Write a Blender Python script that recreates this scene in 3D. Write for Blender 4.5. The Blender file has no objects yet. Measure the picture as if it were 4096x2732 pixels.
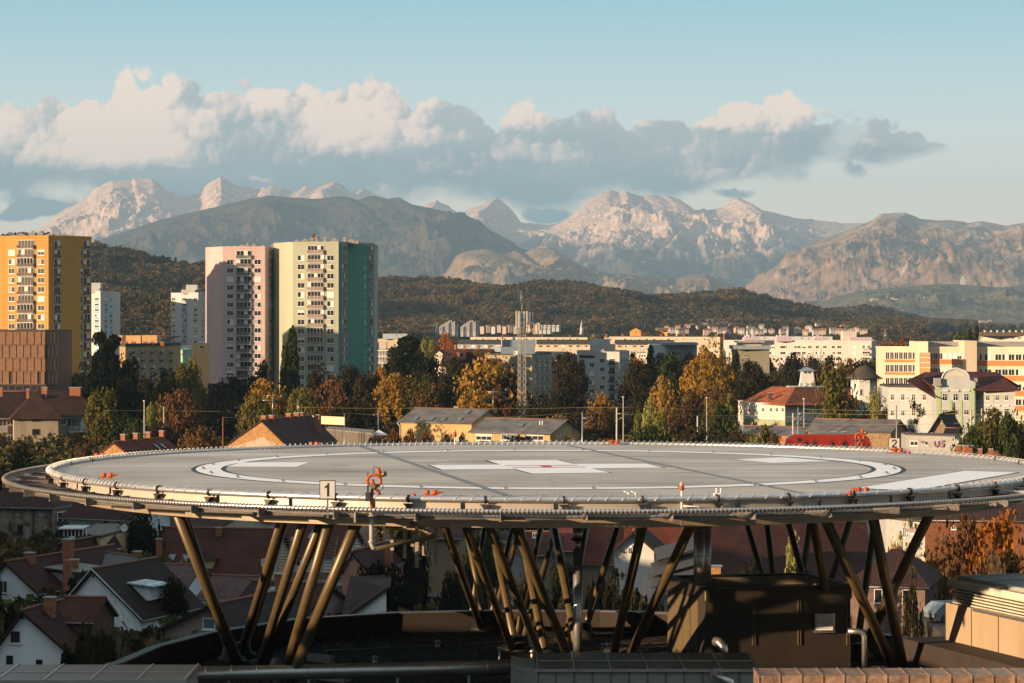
import bpy, math, random
import numpy as np
from mathutils import Vector, Matrix
R = math.radians
C = bpy.context.scene.collection
SC = bpy.context.scene

# ---------------------------------------------------------------- camera
F = 10770.0            # focal length in pixels of a 4096 px wide frame
CAMZ = 33.0
HY = 1270.0            # row of the horizon in a 4096 x 2732 frame
cam_d = bpy.data.cameras.new('camera'); cam = bpy.data.objects.new('camera', cam_d); C.objects.link(cam)
cam.location = (0, 0, CAMZ); cam.rotation_euler = (R(90), 0, 0)
cam_d.sensor_width = 36.0; cam_d.lens = 36.0 * F / 4096.0
cam_d.shift_y = -(1366.0 - HY) / 4096.0
cam_d.clip_start = 1.0; cam_d.clip_end = 120000.0
SC.camera = cam
SC.view_settings.view_transform = 'Standard'; SC.view_settings.look = 'None'
SC.view_settings.exposure = 0.9; SC.view_settings.gamma = 1.0
SC.view_settings.use_curve_mapping = False
SC.render.engine = 'CYCLES'
SC.cycles.use_denoising = True
SC.cycles.max_bounces = 6; SC.cycles.diffuse_bounces = 2; SC.cycles.glossy_bounces = 3
SC.cycles.transparent_max_bounces = 8; SC.cycles.volume_bounces = 0
SC.cycles.sample_clamp_indirect = 4.0

# ---------------------------------------------------------------- sun
SUN_EL = R(9.0)
SUN_DIR = Vector((0.862 * math.cos(SUN_EL), 0.507 * math.cos(SUN_EL), -math.sin(SUN_EL)))   # the way the light travels
sd = bpy.data.lights.new('sun', 'SUN'); so = bpy.data.objects.new('sun', sd); C.objects.link(so)
sd.energy = 5.0; sd.angle = R(0.53); sd.color = (1.0, 0.69, 0.42)
so.rotation_euler = SUN_DIR.to_track_quat('-Z', 'Y').to_euler()
so.location = (-300, -200, 400)

# ---------------------------------------------------------------- world: Nishita sky with a bank of cumulus
W = bpy.data.worlds.new('World'); SC.world = W; W.use_nodes = True
NT = W.node_tree; NT.nodes.clear()
class S:
    """a socket one can calculate with"""
    def __init__(s, sock): s.k = sock
    def _m(a, op, b=None, c=None, clamp=False):
        n = NT.nodes.new('ShaderNodeMath'); n.operation = op; n.use_clamp = clamp
        for i, v in enumerate((a, b, c)):
            if v is None: continue
            if isinstance(v, S): NT.links.new(v.k, n.inputs[i])
            else: n.inputs[i].default_value = float(v)
        return S(n.outputs[0])
    def __add__(a, b): return S._m(a, 'ADD', b)
    __radd__ = __add__
    def __sub__(a, b): return S._m(a, 'SUBTRACT', b)
    def __rsub__(a, b): return S._m(b, 'SUBTRACT', a)
    def __mul__(a, b): return S._m(a, 'MULTIPLY', b)
    __rmul__ = __mul__
    def __truediv__(a, b): return S._m(a, 'DIVIDE', b)
def ss(v, lo, hi, a=0.0, b=1.0):
    n = NT.nodes.new('ShaderNodeMapRange'); n.interpolation_type = 'SMOOTHSTEP'
    NT.links.new(v.k, n.inputs['Value'])
    for k, q in (('From Min', lo), ('From Max', hi), ('To Min', a), ('To Max', b)): n.inputs[k].default_value = q
    return S(n.outputs[0])
def curve(v, pts, x0, x1, y0, y1):
    n = NT.nodes.new('ShaderNodeFloatCurve'); cm = n.mapping; cu = cm.curves[0]
    P_ = [((p[0] - x0) / (x1 - x0), (p[1] - y0) / (y1 - y0)) for p in pts]
    while len(cu.points) < len(P_): cu.points.new(0.5, 0.5)
    for q, p in zip(cu.points, P_): q.location = p; q.handle_type = 'AUTO'
    cm.update()
    NT.links.new(((v - x0) * (1.0 / (x1 - x0))).k, n.inputs['Value'])
    return S(n.outputs[0]) * (y1 - y0) + y0
def vec(x, y, z=0.0):
    n = NT.nodes.new('ShaderNodeCombineXYZ')
    for i, v in enumerate((x, y, z)):
        if isinstance(v, S): NT.links.new(v.k, n.inputs[i])
        else: n.inputs[i].default_value = v
    return n.outputs[0]
def noise(v, scale, detail=4.0, rough=0.5, seed=0.0):
    n = NT.nodes.new('ShaderNodeTexNoise'); n.noise_dimensions = '2D'
    NT.links.new(v, n.inputs['Vector']); n.inputs['Scale'].default_value = scale
    n.inputs['Detail'].default_value = detail; n.inputs['Roughness'].default_value = rough
    return S(n.outputs[0]) - 0.5
def puffs(v, scale):
    n = NT.nodes.new('ShaderNodeTexVoronoi'); n.feature = 'F1'; n.voronoi_dimensions = '2D'
    NT.links.new(v, n.inputs['Vector']); n.inputs['Scale'].default_value = scale
    q = S(n.outputs[0]); return q * q
def gauss(X, Y, cx, cy, rx, ry, a):
    dx = (X - cx) * (1.0 / rx); dy = (Y - cy) * (1.0 / ry)
    return ss(dx * dx + dy * dy, 0.0, 2.6, a, 0.0)
tc = NT.nodes.new('ShaderNodeTexCoord'); sp = NT.nodes.new('ShaderNodeSeparateXYZ')
NT.links.new(tc.outputs['Generated'], sp.inputs[0])
dx_, dy_, dz_ = (S(sp.outputs[i]) for i in range(3))
ysafe = S._m(dy_, 'MAXIMUM', 0.05)
U = dx_ / ysafe * 10.77 + 2.048            # azimuth, in thousandths of the focal length
V = 1.27 - dz_ / ysafe * 10.77
p2 = vec(U, V * 1.25, 0)
n1 = noise(p2, 2.6, 1.0, 0.5); n2 = noise(p2, 7.0, 8.0, 0.66)
p2b = vec(U + 7.3, V * 1.25, 0)
n4 = noise(p2b, 5.0, 6.0, 0.62)
n5 = noise(vec(U * 0.8, V * 3.2), 3.0, 4.0, 0.55)
Uw = U + n4 * 0.07 + n2 * 0.03
Vw = V + n1 * 0.05 + n2 * 0.065
def billow(x, y):
    return puffs(vec(x, y), 5.0) * 0.13 + puffs(vec(x + 3.1, y), 12.0) * 0.07 + puffs(vec(x + 5.7, y), 27.0) * 0.028
bulge = billow(Uw, Vw)
top = [(-0.6, .40), (0, .385), (.11, .41), (.17, .375), (.235, .325), (.29, .372), (.39, .35), (.46, .29), (.56, .262), (.64, .28), (.69, .315),
       (.83, .335), (.89, .36), (.97, .315), (1.1, .335), (1.2, .315), (1.29, .375), (1.36, .35), (1.45, .305), (1.52, .285), (1.61, .33), (1.75, .375),
       (1.9, .41), (2.12, .4), (2.22, .475), (2.31, .44), (2.44, .45), (2.6, .475), (2.8, .45), (2.95, .41), (3.1, .37), (3.2, .385), (3.29, .45),
       (3.39, .42), (3.52, .46), (3.66, .52), (3.8, .575), (3.9, .66), (4.3, .7)]
bot = [(-0.6, .84), (0, .80), (.1, .78), (.2, .745), (.34, .76), (.5, .84), (.9, .85), (1.6, .83), (1.76, .785), (1.9, .80), (2.06, .84), (2.22, .845),
       (2.36, .80), (2.5, .775), (2.7, .80), (2.86, .75), (3.05, .70), (3.2, .71), (3.3, .655), (3.42, .665), (3.5, .66), (3.58, .625), (3.72, .61), (3.82, .59), (3.9, .60), (4.3, .6)]
T_ = curve(Uw, top, -0.6, 4.3, 0.2, 0.9); B_ = curve(Uw, bot, -0.6, 4.3, 0.2, 0.9)
dtop = Vw + 0.030 - bulge - T_              # depth below the cloud top
dbot = B_ - Vw + n2 * 0.16 + n5 * 0.10
dens = ss(dtop, -0.006, 0.016) * ss(dbot, -0.03, 0.07)
# gaps in the thin right end, and loose scraps
gap = gauss(Uw, Vw, 3.40, .52, .06, .05, 0.6) + gauss(Uw, Vw, 3.35, .60, .05, .04, .4)
dens = dens * (1.0 - S._m(gap, 'MINIMUM', 1.0))
scr = gauss(Uw, Vw, .06, .865, .085, .022, .8) + gauss(Uw, Vw, .2, .83, .12, .03, .55) + gauss(Uw, Vw, 2.95, .77, .07, .018, .7) \
    + gauss(Uw, Vw, 2.2, .86, .10, .03, .8) + gauss(Uw, Vw, 3.42, .69, .05, .03, .6) + gauss(Uw, Vw, .14, .78, .16, .06, .6)
dens = S._m(dens, 'MAXIMUM', ss(scr + n2 * 1.1, 0.25, 0.75))
dens = dens * ss(dy_, 0.3, 0.5)
# sunlit masses: the light comes from the left, low
lit = None
for g in ((.13, .45, .20, .13, .62), (.02, .55, .14, .10, .45), (.50, .42, .20, .20, .95), (.60, .32, .13, .09, .6), (.45, .56, .20, .10, .6), (.66, .55, .13, .12, .35),
          (.96, .385, .13, .09, .75), (1.17, .385, .12, .08, .75), (.81, .50, .055, .05, .75), (.74, .62, .09, .05, .4), (1.48, .42, .20, .15, 1.05), (1.22, .53, .13, .06, .35), (1.36, .52, .15, .08, .5),
          (2.02, .43, .12, .06, .6), (2.15, .45, .11, .06, .7), (1.74, .55, .14, .03, .5), (2.17, .60, .16, .04, .45), (2.25, .66, .12, .05, .3), (2.42, .455, .06, .03, .6), (2.57, .485, .06, .02, .5),
          (2.86, .46, .12, .05, .75), (3.04, .45, .22, .07, 1.0), (3.17, .40, .10, .05, .75), (2.85, .62, .22, .07, .38), (2.78, .70, .14, .05, .25), (1.85, .66, .16, .05, .3), (1.62, .775, .16, .035, .5),
          (3.38, .44, .10, .035, .55), (3.52, .56, .05, .02, .4), (1.05, .71, .05, .012, .5), (.30, .62, .20, .05, .35), (1.75, .40, .08, .03, .3), (1.0, .6, .3, .06, .25)):
    q = gauss(Uw, Vw, *g)
    lit = q if lit is None else lit + q
# relief of the billows: brightness drops where the bulge falls away from the sun
rel = (billow(Uw - 0.016, Vw - 0.010) - bulge) * 9.0
low = ss(V, 0.48, 0.80)
lit2 = ss(lit * 1.0 + 0.10 + rel * 1.6 * (1.0 - low * 0.75) + n2 * 0.85 - low * 0.12 + n5 * 0.55 + n4 * 0.3 - 0.02, 0.0, 1.45)
def mixc(f, a, b):
    n = NT.nodes.new('ShaderNodeMix'); n.data_type = 'RGBA'
    NT.links.new(f.k, n.inputs[0]) if isinstance(f, S) else setattr(n.inputs[0], 'default_value', f)
    for i, v in ((6, a), (7, b)):
        if isinstance(v, tuple): n.inputs[i].default_value = (*v, 1)
        else: NT.links.new(v, n.inputs[i])
    return n.outputs[2]
EXPK = 1.0 / (2 ** 0.9)
def ec(r, g, b):                            # a display colour -> scene light at this exposure
    def l(c): c /= 255.0; return (c / 12.92 if c < 0.04045 else ((c + 0.055) / 1.055) ** 2.4) * EXPK
    return (l(r), l(g), l(b))
shade = mixc(ss(V + n5 * 0.25 + n1 * 0.15, 0.42, 0.80), ec(170, 180, 182), ec(118, 148, 160))
mid = mixc(ss(lit2, 0.0, 0.55), shade, ec(214, 202, 196))
ccol = mixc(ss(lit2, 0.40, 0.95), mid, ec(255, 229, 210))
sky = NT.nodes.new('ShaderNodeTexSky'); sky.sky_type = 'NISHITA'; sky.sun_disc = False
sky.sun_elevation = SUN_EL; sky.sun_rotation = R(239.5); sky.altitude = 300; sky.air_density = 1.0; sky.dust_density = 1.2; sky.ozone_density = 1.0
hz = ss(dz_, -0.02, 0.13)
g1 = mixc(ss(dz_, 0.055, 0.135), mixc(ss(dz_, 0.015, 0.085), ec(236, 226, 208), ec(206, 222, 230)), ec(130, 192, 210))
g0 = mixc(ss(dz_, 0.03, 0.14), (1.45, 1.36, 1.25), (1.22, 1.18, 1.18))
gm_ = NT.nodes.new('ShaderNodeMix'); gm_.data_type = 'RGBA'; gm_.blend_type = 'MULTIPLY'; gm_.clamp_result = False; gm_.inputs[0].default_value = 1.0
NT.links.new(g1, gm_.inputs[6]); NT.links.new(g0, gm_.inputs[7])
g2 = mixc(ss(dz_, 0.30, 0.62), mixc(ss(dy_, 0.80, 0.97), (.045, .078, .10), gm_.outputs[2]), (.30, .325, .34))
tint = NT.nodes.new('ShaderNodeMix'); tint.data_type = 'RGBA'; tint.inputs[0].default_value = 0.90
nm = NT.nodes.new('ShaderNodeVectorMath'); nm.operation = 'SCALE'; NT.links.new(sky.outputs[0], nm.inputs[0]); nm.inputs['Scale'].default_value = 0.12
NT.links.new(nm.outputs[0], tint.inputs[6]); NT.links.new(g2, tint.inputs[7])
bg = NT.nodes.new('ShaderNodeBackground'); bg.inputs['Strength'].default_value = 1.0

BG = bg
NT.links.new(tint.outputs[2], bg.inputs[0])
bc = NT.nodes.new('ShaderNodeBackground'); NT.links.new(ccol, bc.inputs[0]); bc.inputs['Strength'].default_value = 1.22
mx = NT.nodes.new('ShaderNodeMixShader'); NT.links.new((dens * 0.97).k, mx.inputs[0])
NT.links.new(bg.outputs[0], mx.inputs[1]); NT.links.new(bc.outputs[0], mx.inputs[2])
wo = NT.nodes.new('ShaderNodeOutputWorld'); NT.links.new(mx.outputs[0], wo.inputs[0])
W.cycles.sampling_method = 'MANUAL'; W.cycles.sample_map_resolution = 512

# ================================================================ materials
def nodes(name):
    m = bpy.data.materials.new(name); m.use_nodes = True; nt = m.node_tree
    return m, nt, nt.nodes['Principled BSDF']
def NN(nt, kind, **kw):
    n = nt.nodes.new(kind)
    for k, v in kw.items():
        if k in n.inputs: n.inputs[k].default_value = v
        else: setattr(n, k, v)
    return n
def ramp(nt, fac, stops):
    n = nt.nodes.new('ShaderNodeValToRGB'); cr = n.color_ramp
    while len(cr.elements) < len(stops): cr.elements.new(0.5)
    for e, (p, c) in zip(cr.elements, stops):
        e.position = p; e.color = (*c, 1) if len(c) == 3 else c
    if fac is not None: nt.links.new(fac, n.inputs[0])
    return n.outputs[0]
def mixn(nt, f, a, b, mode='MIX'):
    n = nt.nodes.new('ShaderNodeMix'); n.data_type = 'RGBA'; n.blend_type = mode
    for i, v in ((0, f), (6, a), (7, b)):
        if isinstance(v, (int, float)): n.inputs[i].default_value = v
        elif isinstance(v, tuple): n.inputs[i].default_value = (*v, 1)
        else: nt.links.new(v, n.inputs[i])
    return n.outputs[2]
def coords(nt, kind='Object'):
    return nt.nodes.new('ShaderNodeTexCoord').outputs[kind]
_M = {}
def plain(name, col, rough=0.75, metal=0.0, var=0.12, scale=1.5, bump=0.0, spec=0.4, streak=False, coat=0.0):
    """painted, plastered or metal surface with a little blotchy variation"""
    if name in _M: return _M[name]
    m, nt, b = nodes(name)
    co = coords(nt)
    if streak:
        mp = NN(nt, 'ShaderNodeMapping'); mp.inputs['Scale'].default_value = (1, 1, 0.22); nt.links.new(co, mp.inputs[0]); co = mp.outputs[0]
    n = NN(nt, 'ShaderNodeTexNoise', Scale=scale, Detail=6.0, Roughness=0.6); nt.links.new(co, n.inputs[0])
    lo = tuple(max(0, c * (1 - var * 2)) for c in col); hi = tuple(min(1, c * (1 + var)) for c in col)
    nt.links.new(ramp(nt, n.outputs[0], [(0.28, lo), (0.5, col), (0.75, hi)]), b.inputs['Base Color'])
    b.inputs['Roughness'].default_value = rough; b.inputs['Metallic'].default_value = metal
    b.inputs['Specular IOR Level'].default_value = spec; b.inputs['Coat Weight'].default_value = coat
    if bump:
        bp = NN(nt, 'ShaderNodeBump', Strength=bump, Distance=0.05); nt.links.new(n.outputs[0], bp.inputs['Height']); nt.links.new(bp.outputs[0], b.inputs['Normal'])
    _M[name] = m
    return m
def tiles(name, col, rowh=0.34, colw=0.25, var=0.5):
    """roof tiles: courses across the slope and rounded columns down it, on generated wall-free coordinates (uv)"""
    if name in _M: return _M[name]
    m, nt, b = nodes(name)
    uv = nt.nodes.new('ShaderNodeUVMap').outputs[0]
    br = NN(nt, 'ShaderNodeTexBrick', Scale=1.0); br.inputs['Brick Width'].default_value = colw; br.inputs['Row Height'].default_value = rowh
    br.inputs['Mortar Size'].default_value = 0.035; br.inputs['Mortar Smooth'].default_value = 0.6; br.offset = 0.0
    br.inputs['Color1'].default_value = (*col, 1); br.inputs['Color2'].default_value = (*[c * (1 - var) for c in col], 1)
    br.inputs['Mortar'].default_value = (*[c * 0.45 for c in col], 1); br.inputs['Bias'].default_value = -0.2
    nt.links.new(uv, br.inputs[0])
    n = NN(nt, 'ShaderNodeTexNoise', Scale=0.35, Detail=5.0); nt.links.new(uv, n.inputs[0])
    c2 = mixn(nt, 1.0, br.outputs[0], ramp(nt, n.outputs[0], [(0.3, (0.55, 0.55, 0.6)), (0.6, (1, 1, 1)), (0.8, (1.25, 1.2, 1.1))]), 'MULTIPLY')
    nt.links.new(c2, b.inputs['Base Color']); b.inputs['Roughness'].default_value = 0.8; b.inputs['Specular IOR Level'].default_value = 0.25
    bp = NN(nt, 'ShaderNodeBump', Strength=0.9, Distance=0.06); nt.links.new(br.outputs[1], bp.inputs['Height']); bp.invert = True
    nt.links.new(bp.outputs[0], b.inputs['Normal'])
    _M[name] = m
    return m

# ================================================================ mesh helpers
def tag(o, label=None, cat=None, group=None, kind=None):
    if label: o['label'] = label
    if cat: o['category'] = cat
    if group: o['group'] = group
    if kind: o['kind'] = kind
    return o
def empty(name, loc=(0, 0, 0), rz=0.0, label=None, cat=None, group=None, scale=None):
    o = bpy.data.objects.new(name, None); C.objects.link(o); o.location = loc; o.rotation_euler = (0, 0, rz)
    o.empty_display_size = 0.1
    if scale: o.scale = scale
    return tag(o, label, cat, group)
def link(me, name, mat=None, parent=None, loc=None, rz=None):
    o = bpy.data.objects.new(name, me); C.objects.link(o)
    if parent is not None: o.parent = parent
    if loc is not None: o.location = loc
    if rz is not None: o.rotation_euler = (0, 0, rz)
    return o
def np_mesh(name, verts, faces, mats=(), smooth=False, n=4):
    """fast mesh from arrays; faces all with n corners"""
    me = bpy.data.meshes.new(name)
    verts = np.asarray(verts, dtype=np.float32).reshape(-1, 3); faces = np.asarray(faces, dtype=np.int32).reshape(-1, n)
    me.vertices.add(len(verts)); me.vertices.foreach_set('co', verts.ravel())
    me.loops.add(faces.size); me.loops.foreach_set('vertex_index', faces.ravel())
    me.polygons.add(len(faces)); me.polygons.foreach_set('loop_start', np.arange(0, faces.size, n, dtype=np.int32))
    me.polygons.foreach_set('loop_total', np.full(len(faces), n, dtype=np.int32))
    if smooth: me.polygons.foreach_set('use_smooth', np.ones(len(faces), dtype=bool))
    for m in mats: me.materials.append(m)
    me.update(calc_edges=True)
    return me
class MB:
    def __init__(s): s.v = []; s.f = []; s.uv = {}; s.sm = set()
    def quad(s, a, b, c, d, uv=None):
        i = len(s.v); s.v += [tuple(a), tuple(b), tuple(c), tuple(d)]; s.f.append((i, i + 1, i + 2, i + 3))
        if uv: s.uv[len(s.f) - 1] = uv
        return s
    def poly(s, pts, uv=None):
        i = len(s.v); s.v += [tuple(p) for p in pts]; s.f.append(tuple(range(i, i + len(pts))))
        if uv: s.uv[len(s.f) - 1] = uv
        return s
    def box(s, x0, x1, y0, y1, z0, z1):
        i = len(s.v)
        s.v += [(x0, y0, z0), (x1, y0, z0), (x1, y1, z0), (x0, y1, z0), (x0, y0, z1), (x1, y0, z1), (x1, y1, z1), (x0, y1, z1)]
        for q in ((0, 3, 2, 1), (4, 5, 6, 7), (0, 1, 5, 4), (1, 2, 6, 5), (2, 3, 7, 6), (3, 0, 4, 7)): s.f.append(tuple(i + k for k in q))
        return s
    def obox(s, p, ax, ay, az):
        """box from a corner and three edge vectors"""
        p, ax, ay, az = map(Vector, (p, ax, ay, az)); i = len(s.v)
        if ax.cross(ay).dot(az) < 0: ax, ay = ay, ax
        for k in (p, p + ax, p + ax + ay, p + ay): s.v.append(tuple(k))
        for k in (p, p + ax, p + ax + ay, p + ay): s.v.append(tuple(k + az))
        for q in ((0, 3, 2, 1), (4, 5, 6, 7), (0, 1, 5, 4), (1, 2, 6, 5), (2, 3, 7, 6), (3, 0, 4, 7)): s.f.append(tuple(i + k for k in q))
        return s
    def prism(s, pts, z0, z1):
        """upright prism over a counter-clockwise plan"""
        n = len(pts); i = len(s.v)
        s.v += [(x, y, z0) for x, y in pts] + [(x, y, z1) for x, y in pts]
        s.f.append(tuple(i + n + k for k in range(n))); s.f.append(tuple(i + n - 1 - k for k in range(n)))
        for k in range(n): j = (k + 1) % n; s.f.append((i + k, i + j, i + n + j, i + n + k))
        return s
    def tube(s, pts, r, n=8, closed=False, caps=True, r1=None):
        pts = [Vector(p) for p in pts]; m = len(pts); i = len(s.v); up = None
        for k, p in enumerate(pts):
            if closed: t = pts[(k + 1) % m] - pts[k - 1]
            else: t = pts[min(k + 1, m - 1)] - pts[max(k - 1, 0)]
            t.normalize()
            if up is None:
                up = Vector((0, 0, 1)) if abs(t.z) < 0.9 else Vector((1, 0, 0))
            a = t.cross(up); a = a.normalized() if a.length > 1e-5 else Vector((1, 0, 0)); b = a.cross(t)
            up = b.copy()
            rr = r if r1 is None else r + (r1 - r) * k / max(1, m - 1)
            for j in range(n):
                w = 2 * math.pi * j / n; s.v.append(tuple(p + a * (math.cos(w) * rr) + b * (math.sin(w) * rr)))
        for k in range(m if closed else m - 1):
            for j in range(n):
                q = (i + k * n + j, i + k * n + (j + 1) % n, i + ((k + 1) % m) * n + (j + 1) % n, i + ((k + 1) % m) * n + j)
                s.f.append(q); s.sm.add(len(s.f) - 1)
        if caps and not closed:
            s.f.append(tuple(i + j for j in range(n))[::-1]); s.f.append(tuple(i + (m - 1) * n + j for j in range(n)))
        return s
    def lathe(s, prof, c=(0, 0, 0), n=16, axis=None):
        """profile (r, h) turned about z, or about an axis vector"""
        c = Vector(c); q = Vector((0, 0, 1)).rotation_difference(Vector(axis)) if axis is not None else None; i = len(s.v)
        for r, h in prof:
            for j in range(n):
                w = 2 * math.pi * j / n; p = Vector((r * math.cos(w), r * math.sin(w), h))
                if q: p = q @ p
                s.v.append(tuple(c + p))
        for k in range(len(prof) - 1):
            for j in range(n):
                s.f.append((i + k * n + j, i + k * n + (j + 1) % n, i + (k + 1) * n + (j + 1) % n, i + (k + 1) * n + j)); s.sm.add(len(s.f) - 1)
        s.f.append(tuple(i + j for j in range(n))[::-1]); s.f.append(tuple(i + (len(prof) - 1) * n + j for j in range(n)))
        return s
    def mesh(s, name, mat=None):
        me = bpy.data.meshes.new(name); me.from_pydata(s.v, [], s.f)
        if s.uv:
            u = me.uv_layers.new(name='UVMap')
            for k, c in s.uv.items():
                for li, q in zip(me.polygons[k].loop_indices, c): u.data[li].uv = q
        for k in s.sm: me.polygons[k].use_smooth = True
        if mat: me.materials.append(mat)
        me.update()
        return me
    def build(s, name, mat, parent=None, loc=None, rz=None): return link(s.mesh(name, mat), name, mat, parent, loc, rz)
def PX(px, py, Y):                          # the point at distance Y that stands behind a pixel of the photograph
    return Vector(((px - 2048) / F * Y, Y, CAMZ - (py - HY) / F * Y))
def XX(px, Y): return (px - 2048) / F * Y
def ZZ(py, Y): return CAMZ - (py - HY) / F * Y

# ================================================================ noise on arrays
def vnoise(x, y, seed=0):
    xi = np.floor(x).astype(np.int64); yi = np.floor(y).astype(np.int64); xf = x - xi; yf = y - yi
    def h(a, b):
        n = (a * 374761393 + b * 668265263 + seed * 974634777) & 0xffffffff
        n = ((n ^ (n >> 13)) * 1274126177) & 0xffffffff
        return ((n ^ (n >> 16)) & 0xffff) / 65535.0
    u = xf * xf * xf * (xf * (xf * 6 - 15) + 10); v = yf * yf * yf * (yf * (yf * 6 - 15) + 10)
    a = h(xi, yi); b = h(xi + 1, yi); c = h(xi, yi + 1); d = h(xi + 1, yi + 1)
    return a + (b - a) * u + (c - a) * v + (a - b - c + d) * u * v
def fbm(x, y, o=5, seed=0, g=0.5):
    s = 0; a = 1.0; t = 0
    for k in range(o): s = s + a * (vnoise(x * 2 ** k, y * 2 ** k, seed + k) - 0.5); t += a; a *= g
    return s / t
def ridged(x, y, o=5, seed=0, g=0.5):
    s = 0; a = 1.0; t = 0; w = 1.0
    for k in range(o):
        n = 1 - np.abs(2 * vnoise(x * 2 ** k + 17 * k, y * 2 ** k, seed + k) - 1); n = n * n
        s = s + a * n * w; w = np.clip(n * 1.6, 0, 1); t += a; a *= g
    return s / t

# ================================================================ terrain
def terrain(name, prof, Yr, Yf, relief, scale, mat, seed, p=1.25, back=0.35, step=4, rows=150, zbase=0.0, x0=-500, x1=4600, jag=3.0, spur=1.0, hfun=None, fan=0.6):
    """a range of hills: crest line given as it stands on the horizon at distance Yr, running down to the plain at Yf"""
    px = np.arange(x0, x1 + 1, step, dtype=float)
    pp = np.array(prof, float)
    t = np.concatenate([-np.linspace(1, 0.0, 14)[:-1] * back, np.linspace(0, 1, rows) ** 1.15])
    PXs, T = np.meshgrid(px, t)
    Y = Yr + (Yf - Yr) * T
    X = (PXs - 2048) / F * (Yr + (Yf - Yr) * np.clip(T, 0, 1) * fan)
    warp = fbm(X / (scale * 2.2), Y / (scale * 2.2), 4, seed + 50) * 2
    q = PXs + warp * scale / Yr * F * 0.9 * np.clip(T * 3, 0, 1)
    py = np.interp(q, pp[:, 0], pp[:, 1])
    Zr = (HY - py) / F * Yr + CAMZ
    Zr = Zr - zbase
    T0 = np.clip(T, 0, 1)
    base = Zr * (1 - T0) ** p
    base = np.where(T < 0, Zr * (1 + T * 1.4), base)
    wx = fbm(X / scale, Y / scale, 4, seed + 70) * 0.9
    rg = ridged(X / scale + 3.1 + wx, Y / (scale * spur) + wx, 8, seed, 0.66) - 0.42
    env = np.clip((T0 - .05) * 3.2, 0, 1) * (1 - T0) ** 0.8 * np.clip(Zr / (np.max(Zr) * 0.4 + 1), 0.0, 1)
    Z = base + relief * rg * env + jag * Yr / F * fbm(X / (scale * 0.08), Y / (scale * 0.08), 3, seed + 9) * 2 * (np.abs(T) < 1e-6)
    if hfun is not None: Z = Z + hfun(X, Y, T)
    Z = np.where(Zr < 2, np.minimum(Z, -3.0), Z)
    Z = np.maximum(Z, -3.0) + zbase
    V = np.stack([X, Y, Z], -1).reshape(-1, 3)
    nr, nc = X.shape
    idx = np.arange(nr * nc).reshape(nr, nc)
    f = np.stack([idx[:-1, :-1], idx[1:, :-1], idx[1:, 1:], idx[:-1, 1:]], -1).reshape(-1, 4)
    o = link(np_mesh(name, V, f, (mat,), smooth=True), name)
    tag(o, kind='structure')
    return o, (X, Y, Z)

def mountain_mat(name, rock, rock2, wood, wood2, z0, z1, ns=0.0016, slope=0.0, meadow=None, bump=25.0):
    m, nt, b = nodes(name)
    g = nt.nodes.new('ShaderNodeNewGeometry'); co = g.outputs['Position']
    sx = nt.nodes.new('ShaderNodeSeparateXYZ'); nt.links.new(co, sx.inputs[0])
    n = NN(nt, 'ShaderNodeTexNoise', Scale=ns, Detail=9.0, Roughness=0.62); nt.links.new(co, n.inputs[0])
    n2 = NN(nt, 'ShaderNodeTexNoise', Scale=ns * 5, Detail=7.0, Roughness=0.65); nt.links.new(co, n2.inputs[0])
    h = nt.nodes.new('ShaderNodeMath'); h.operation = 'MULTIPLY_ADD'; nt.links.new(n.outputs[0], h.inputs[0]); h.inputs[1].default_value = (z1 - z0) * 3.0
    nt.links.new(sx.outputs[2], h.inputs[2])
    h2 = nt.nodes.new('ShaderNodeMath'); h2.operation = 'MULTIPLY_ADD'; nt.links.new(n2.outputs[0], h2.inputs[0]); h2.inputs[1].default_value = (z1 - z0) * 1.4
    nt.links.new(h.outputs[0], h2.inputs[2])
    mr = NN(nt, 'ShaderNodeMapRange'); nt.links.new(h2.outputs[0], mr.inputs[0]); off = (z1 - z0) * 2.2
    mr.inputs[1].default_value = z0 + off; mr.inputs[2].default_value = z1 + off
    fr = mr.outputs[0]
    if slope > 0:
        sn = nt.nodes.new('ShaderNodeSeparateXYZ'); nt.links.new(g.outputs['Normal'], sn.inputs[0])
        ms = NN(nt, 'ShaderNodeMapRange'); nt.links.new(sn.outputs[2], ms.inputs[0]); ms.inputs[1].default_value = slope + 0.1; ms.inputs[2].default_value = slope - 0.12
        mm = nt.nodes.new('ShaderNodeMath'); mm.operation = 'MAXIMUM'; nt.links.new(fr, mm.inputs[0]); nt.links.new(ms.outputs[0], mm.inputs[1]); fr = mm.outputs[0]
    n4 = NN(nt, 'ShaderNodeTexNoise', Scale=ns * 16, Detail=5.0, Roughness=0.7); mp4 = NN(nt, 'ShaderNodeMapping'); mp4.inputs['Scale'].default_value = (1, 1, .3); nt.links.new(co, mp4.inputs[0]); nt.links.new(mp4.outputs[0], n4.inputs[0])
    rk = mixn(nt, 1.0, ramp(nt, n2.outputs[0], [(0.35, rock2), (0.62, rock)]), ramp(nt, n4.outputs[0], [(.38, (.62, .60, .60)), (.56, (1.1, 1.1, 1.1))]), 'MULTIPLY')
    wd = ramp(nt, n2.outputs[0], [(0.38, wood), (0.60, wood2)])
    if meadow:
        n3 = NN(nt, 'ShaderNodeTexNoise', Scale=ns * 1.8, Detail=4.0); nt.links.new(co, n3.inputs[0])
        wd = mixn(nt, ramp(nt, n3.outputs[0], [(0.58, (0, 0, 0)), (0.64, (1, 1, 1))]), wd, meadow)
    nt.links.new(mixn(nt, fr, wd, rk), b.inputs['Base Color'])
    b.inputs['Roughness'].default_value = 0.95; b.inputs['Specular IOR Level'].default_value = 0.1
    bp = NN(nt, 'ShaderNodeBump', Strength=1.0, Distance=bump); nt.links.new(n2.outputs[0], bp.inputs['Height']); nt.links.new(bp.outputs[0], b.inputs['Normal'])
    return m

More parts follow.
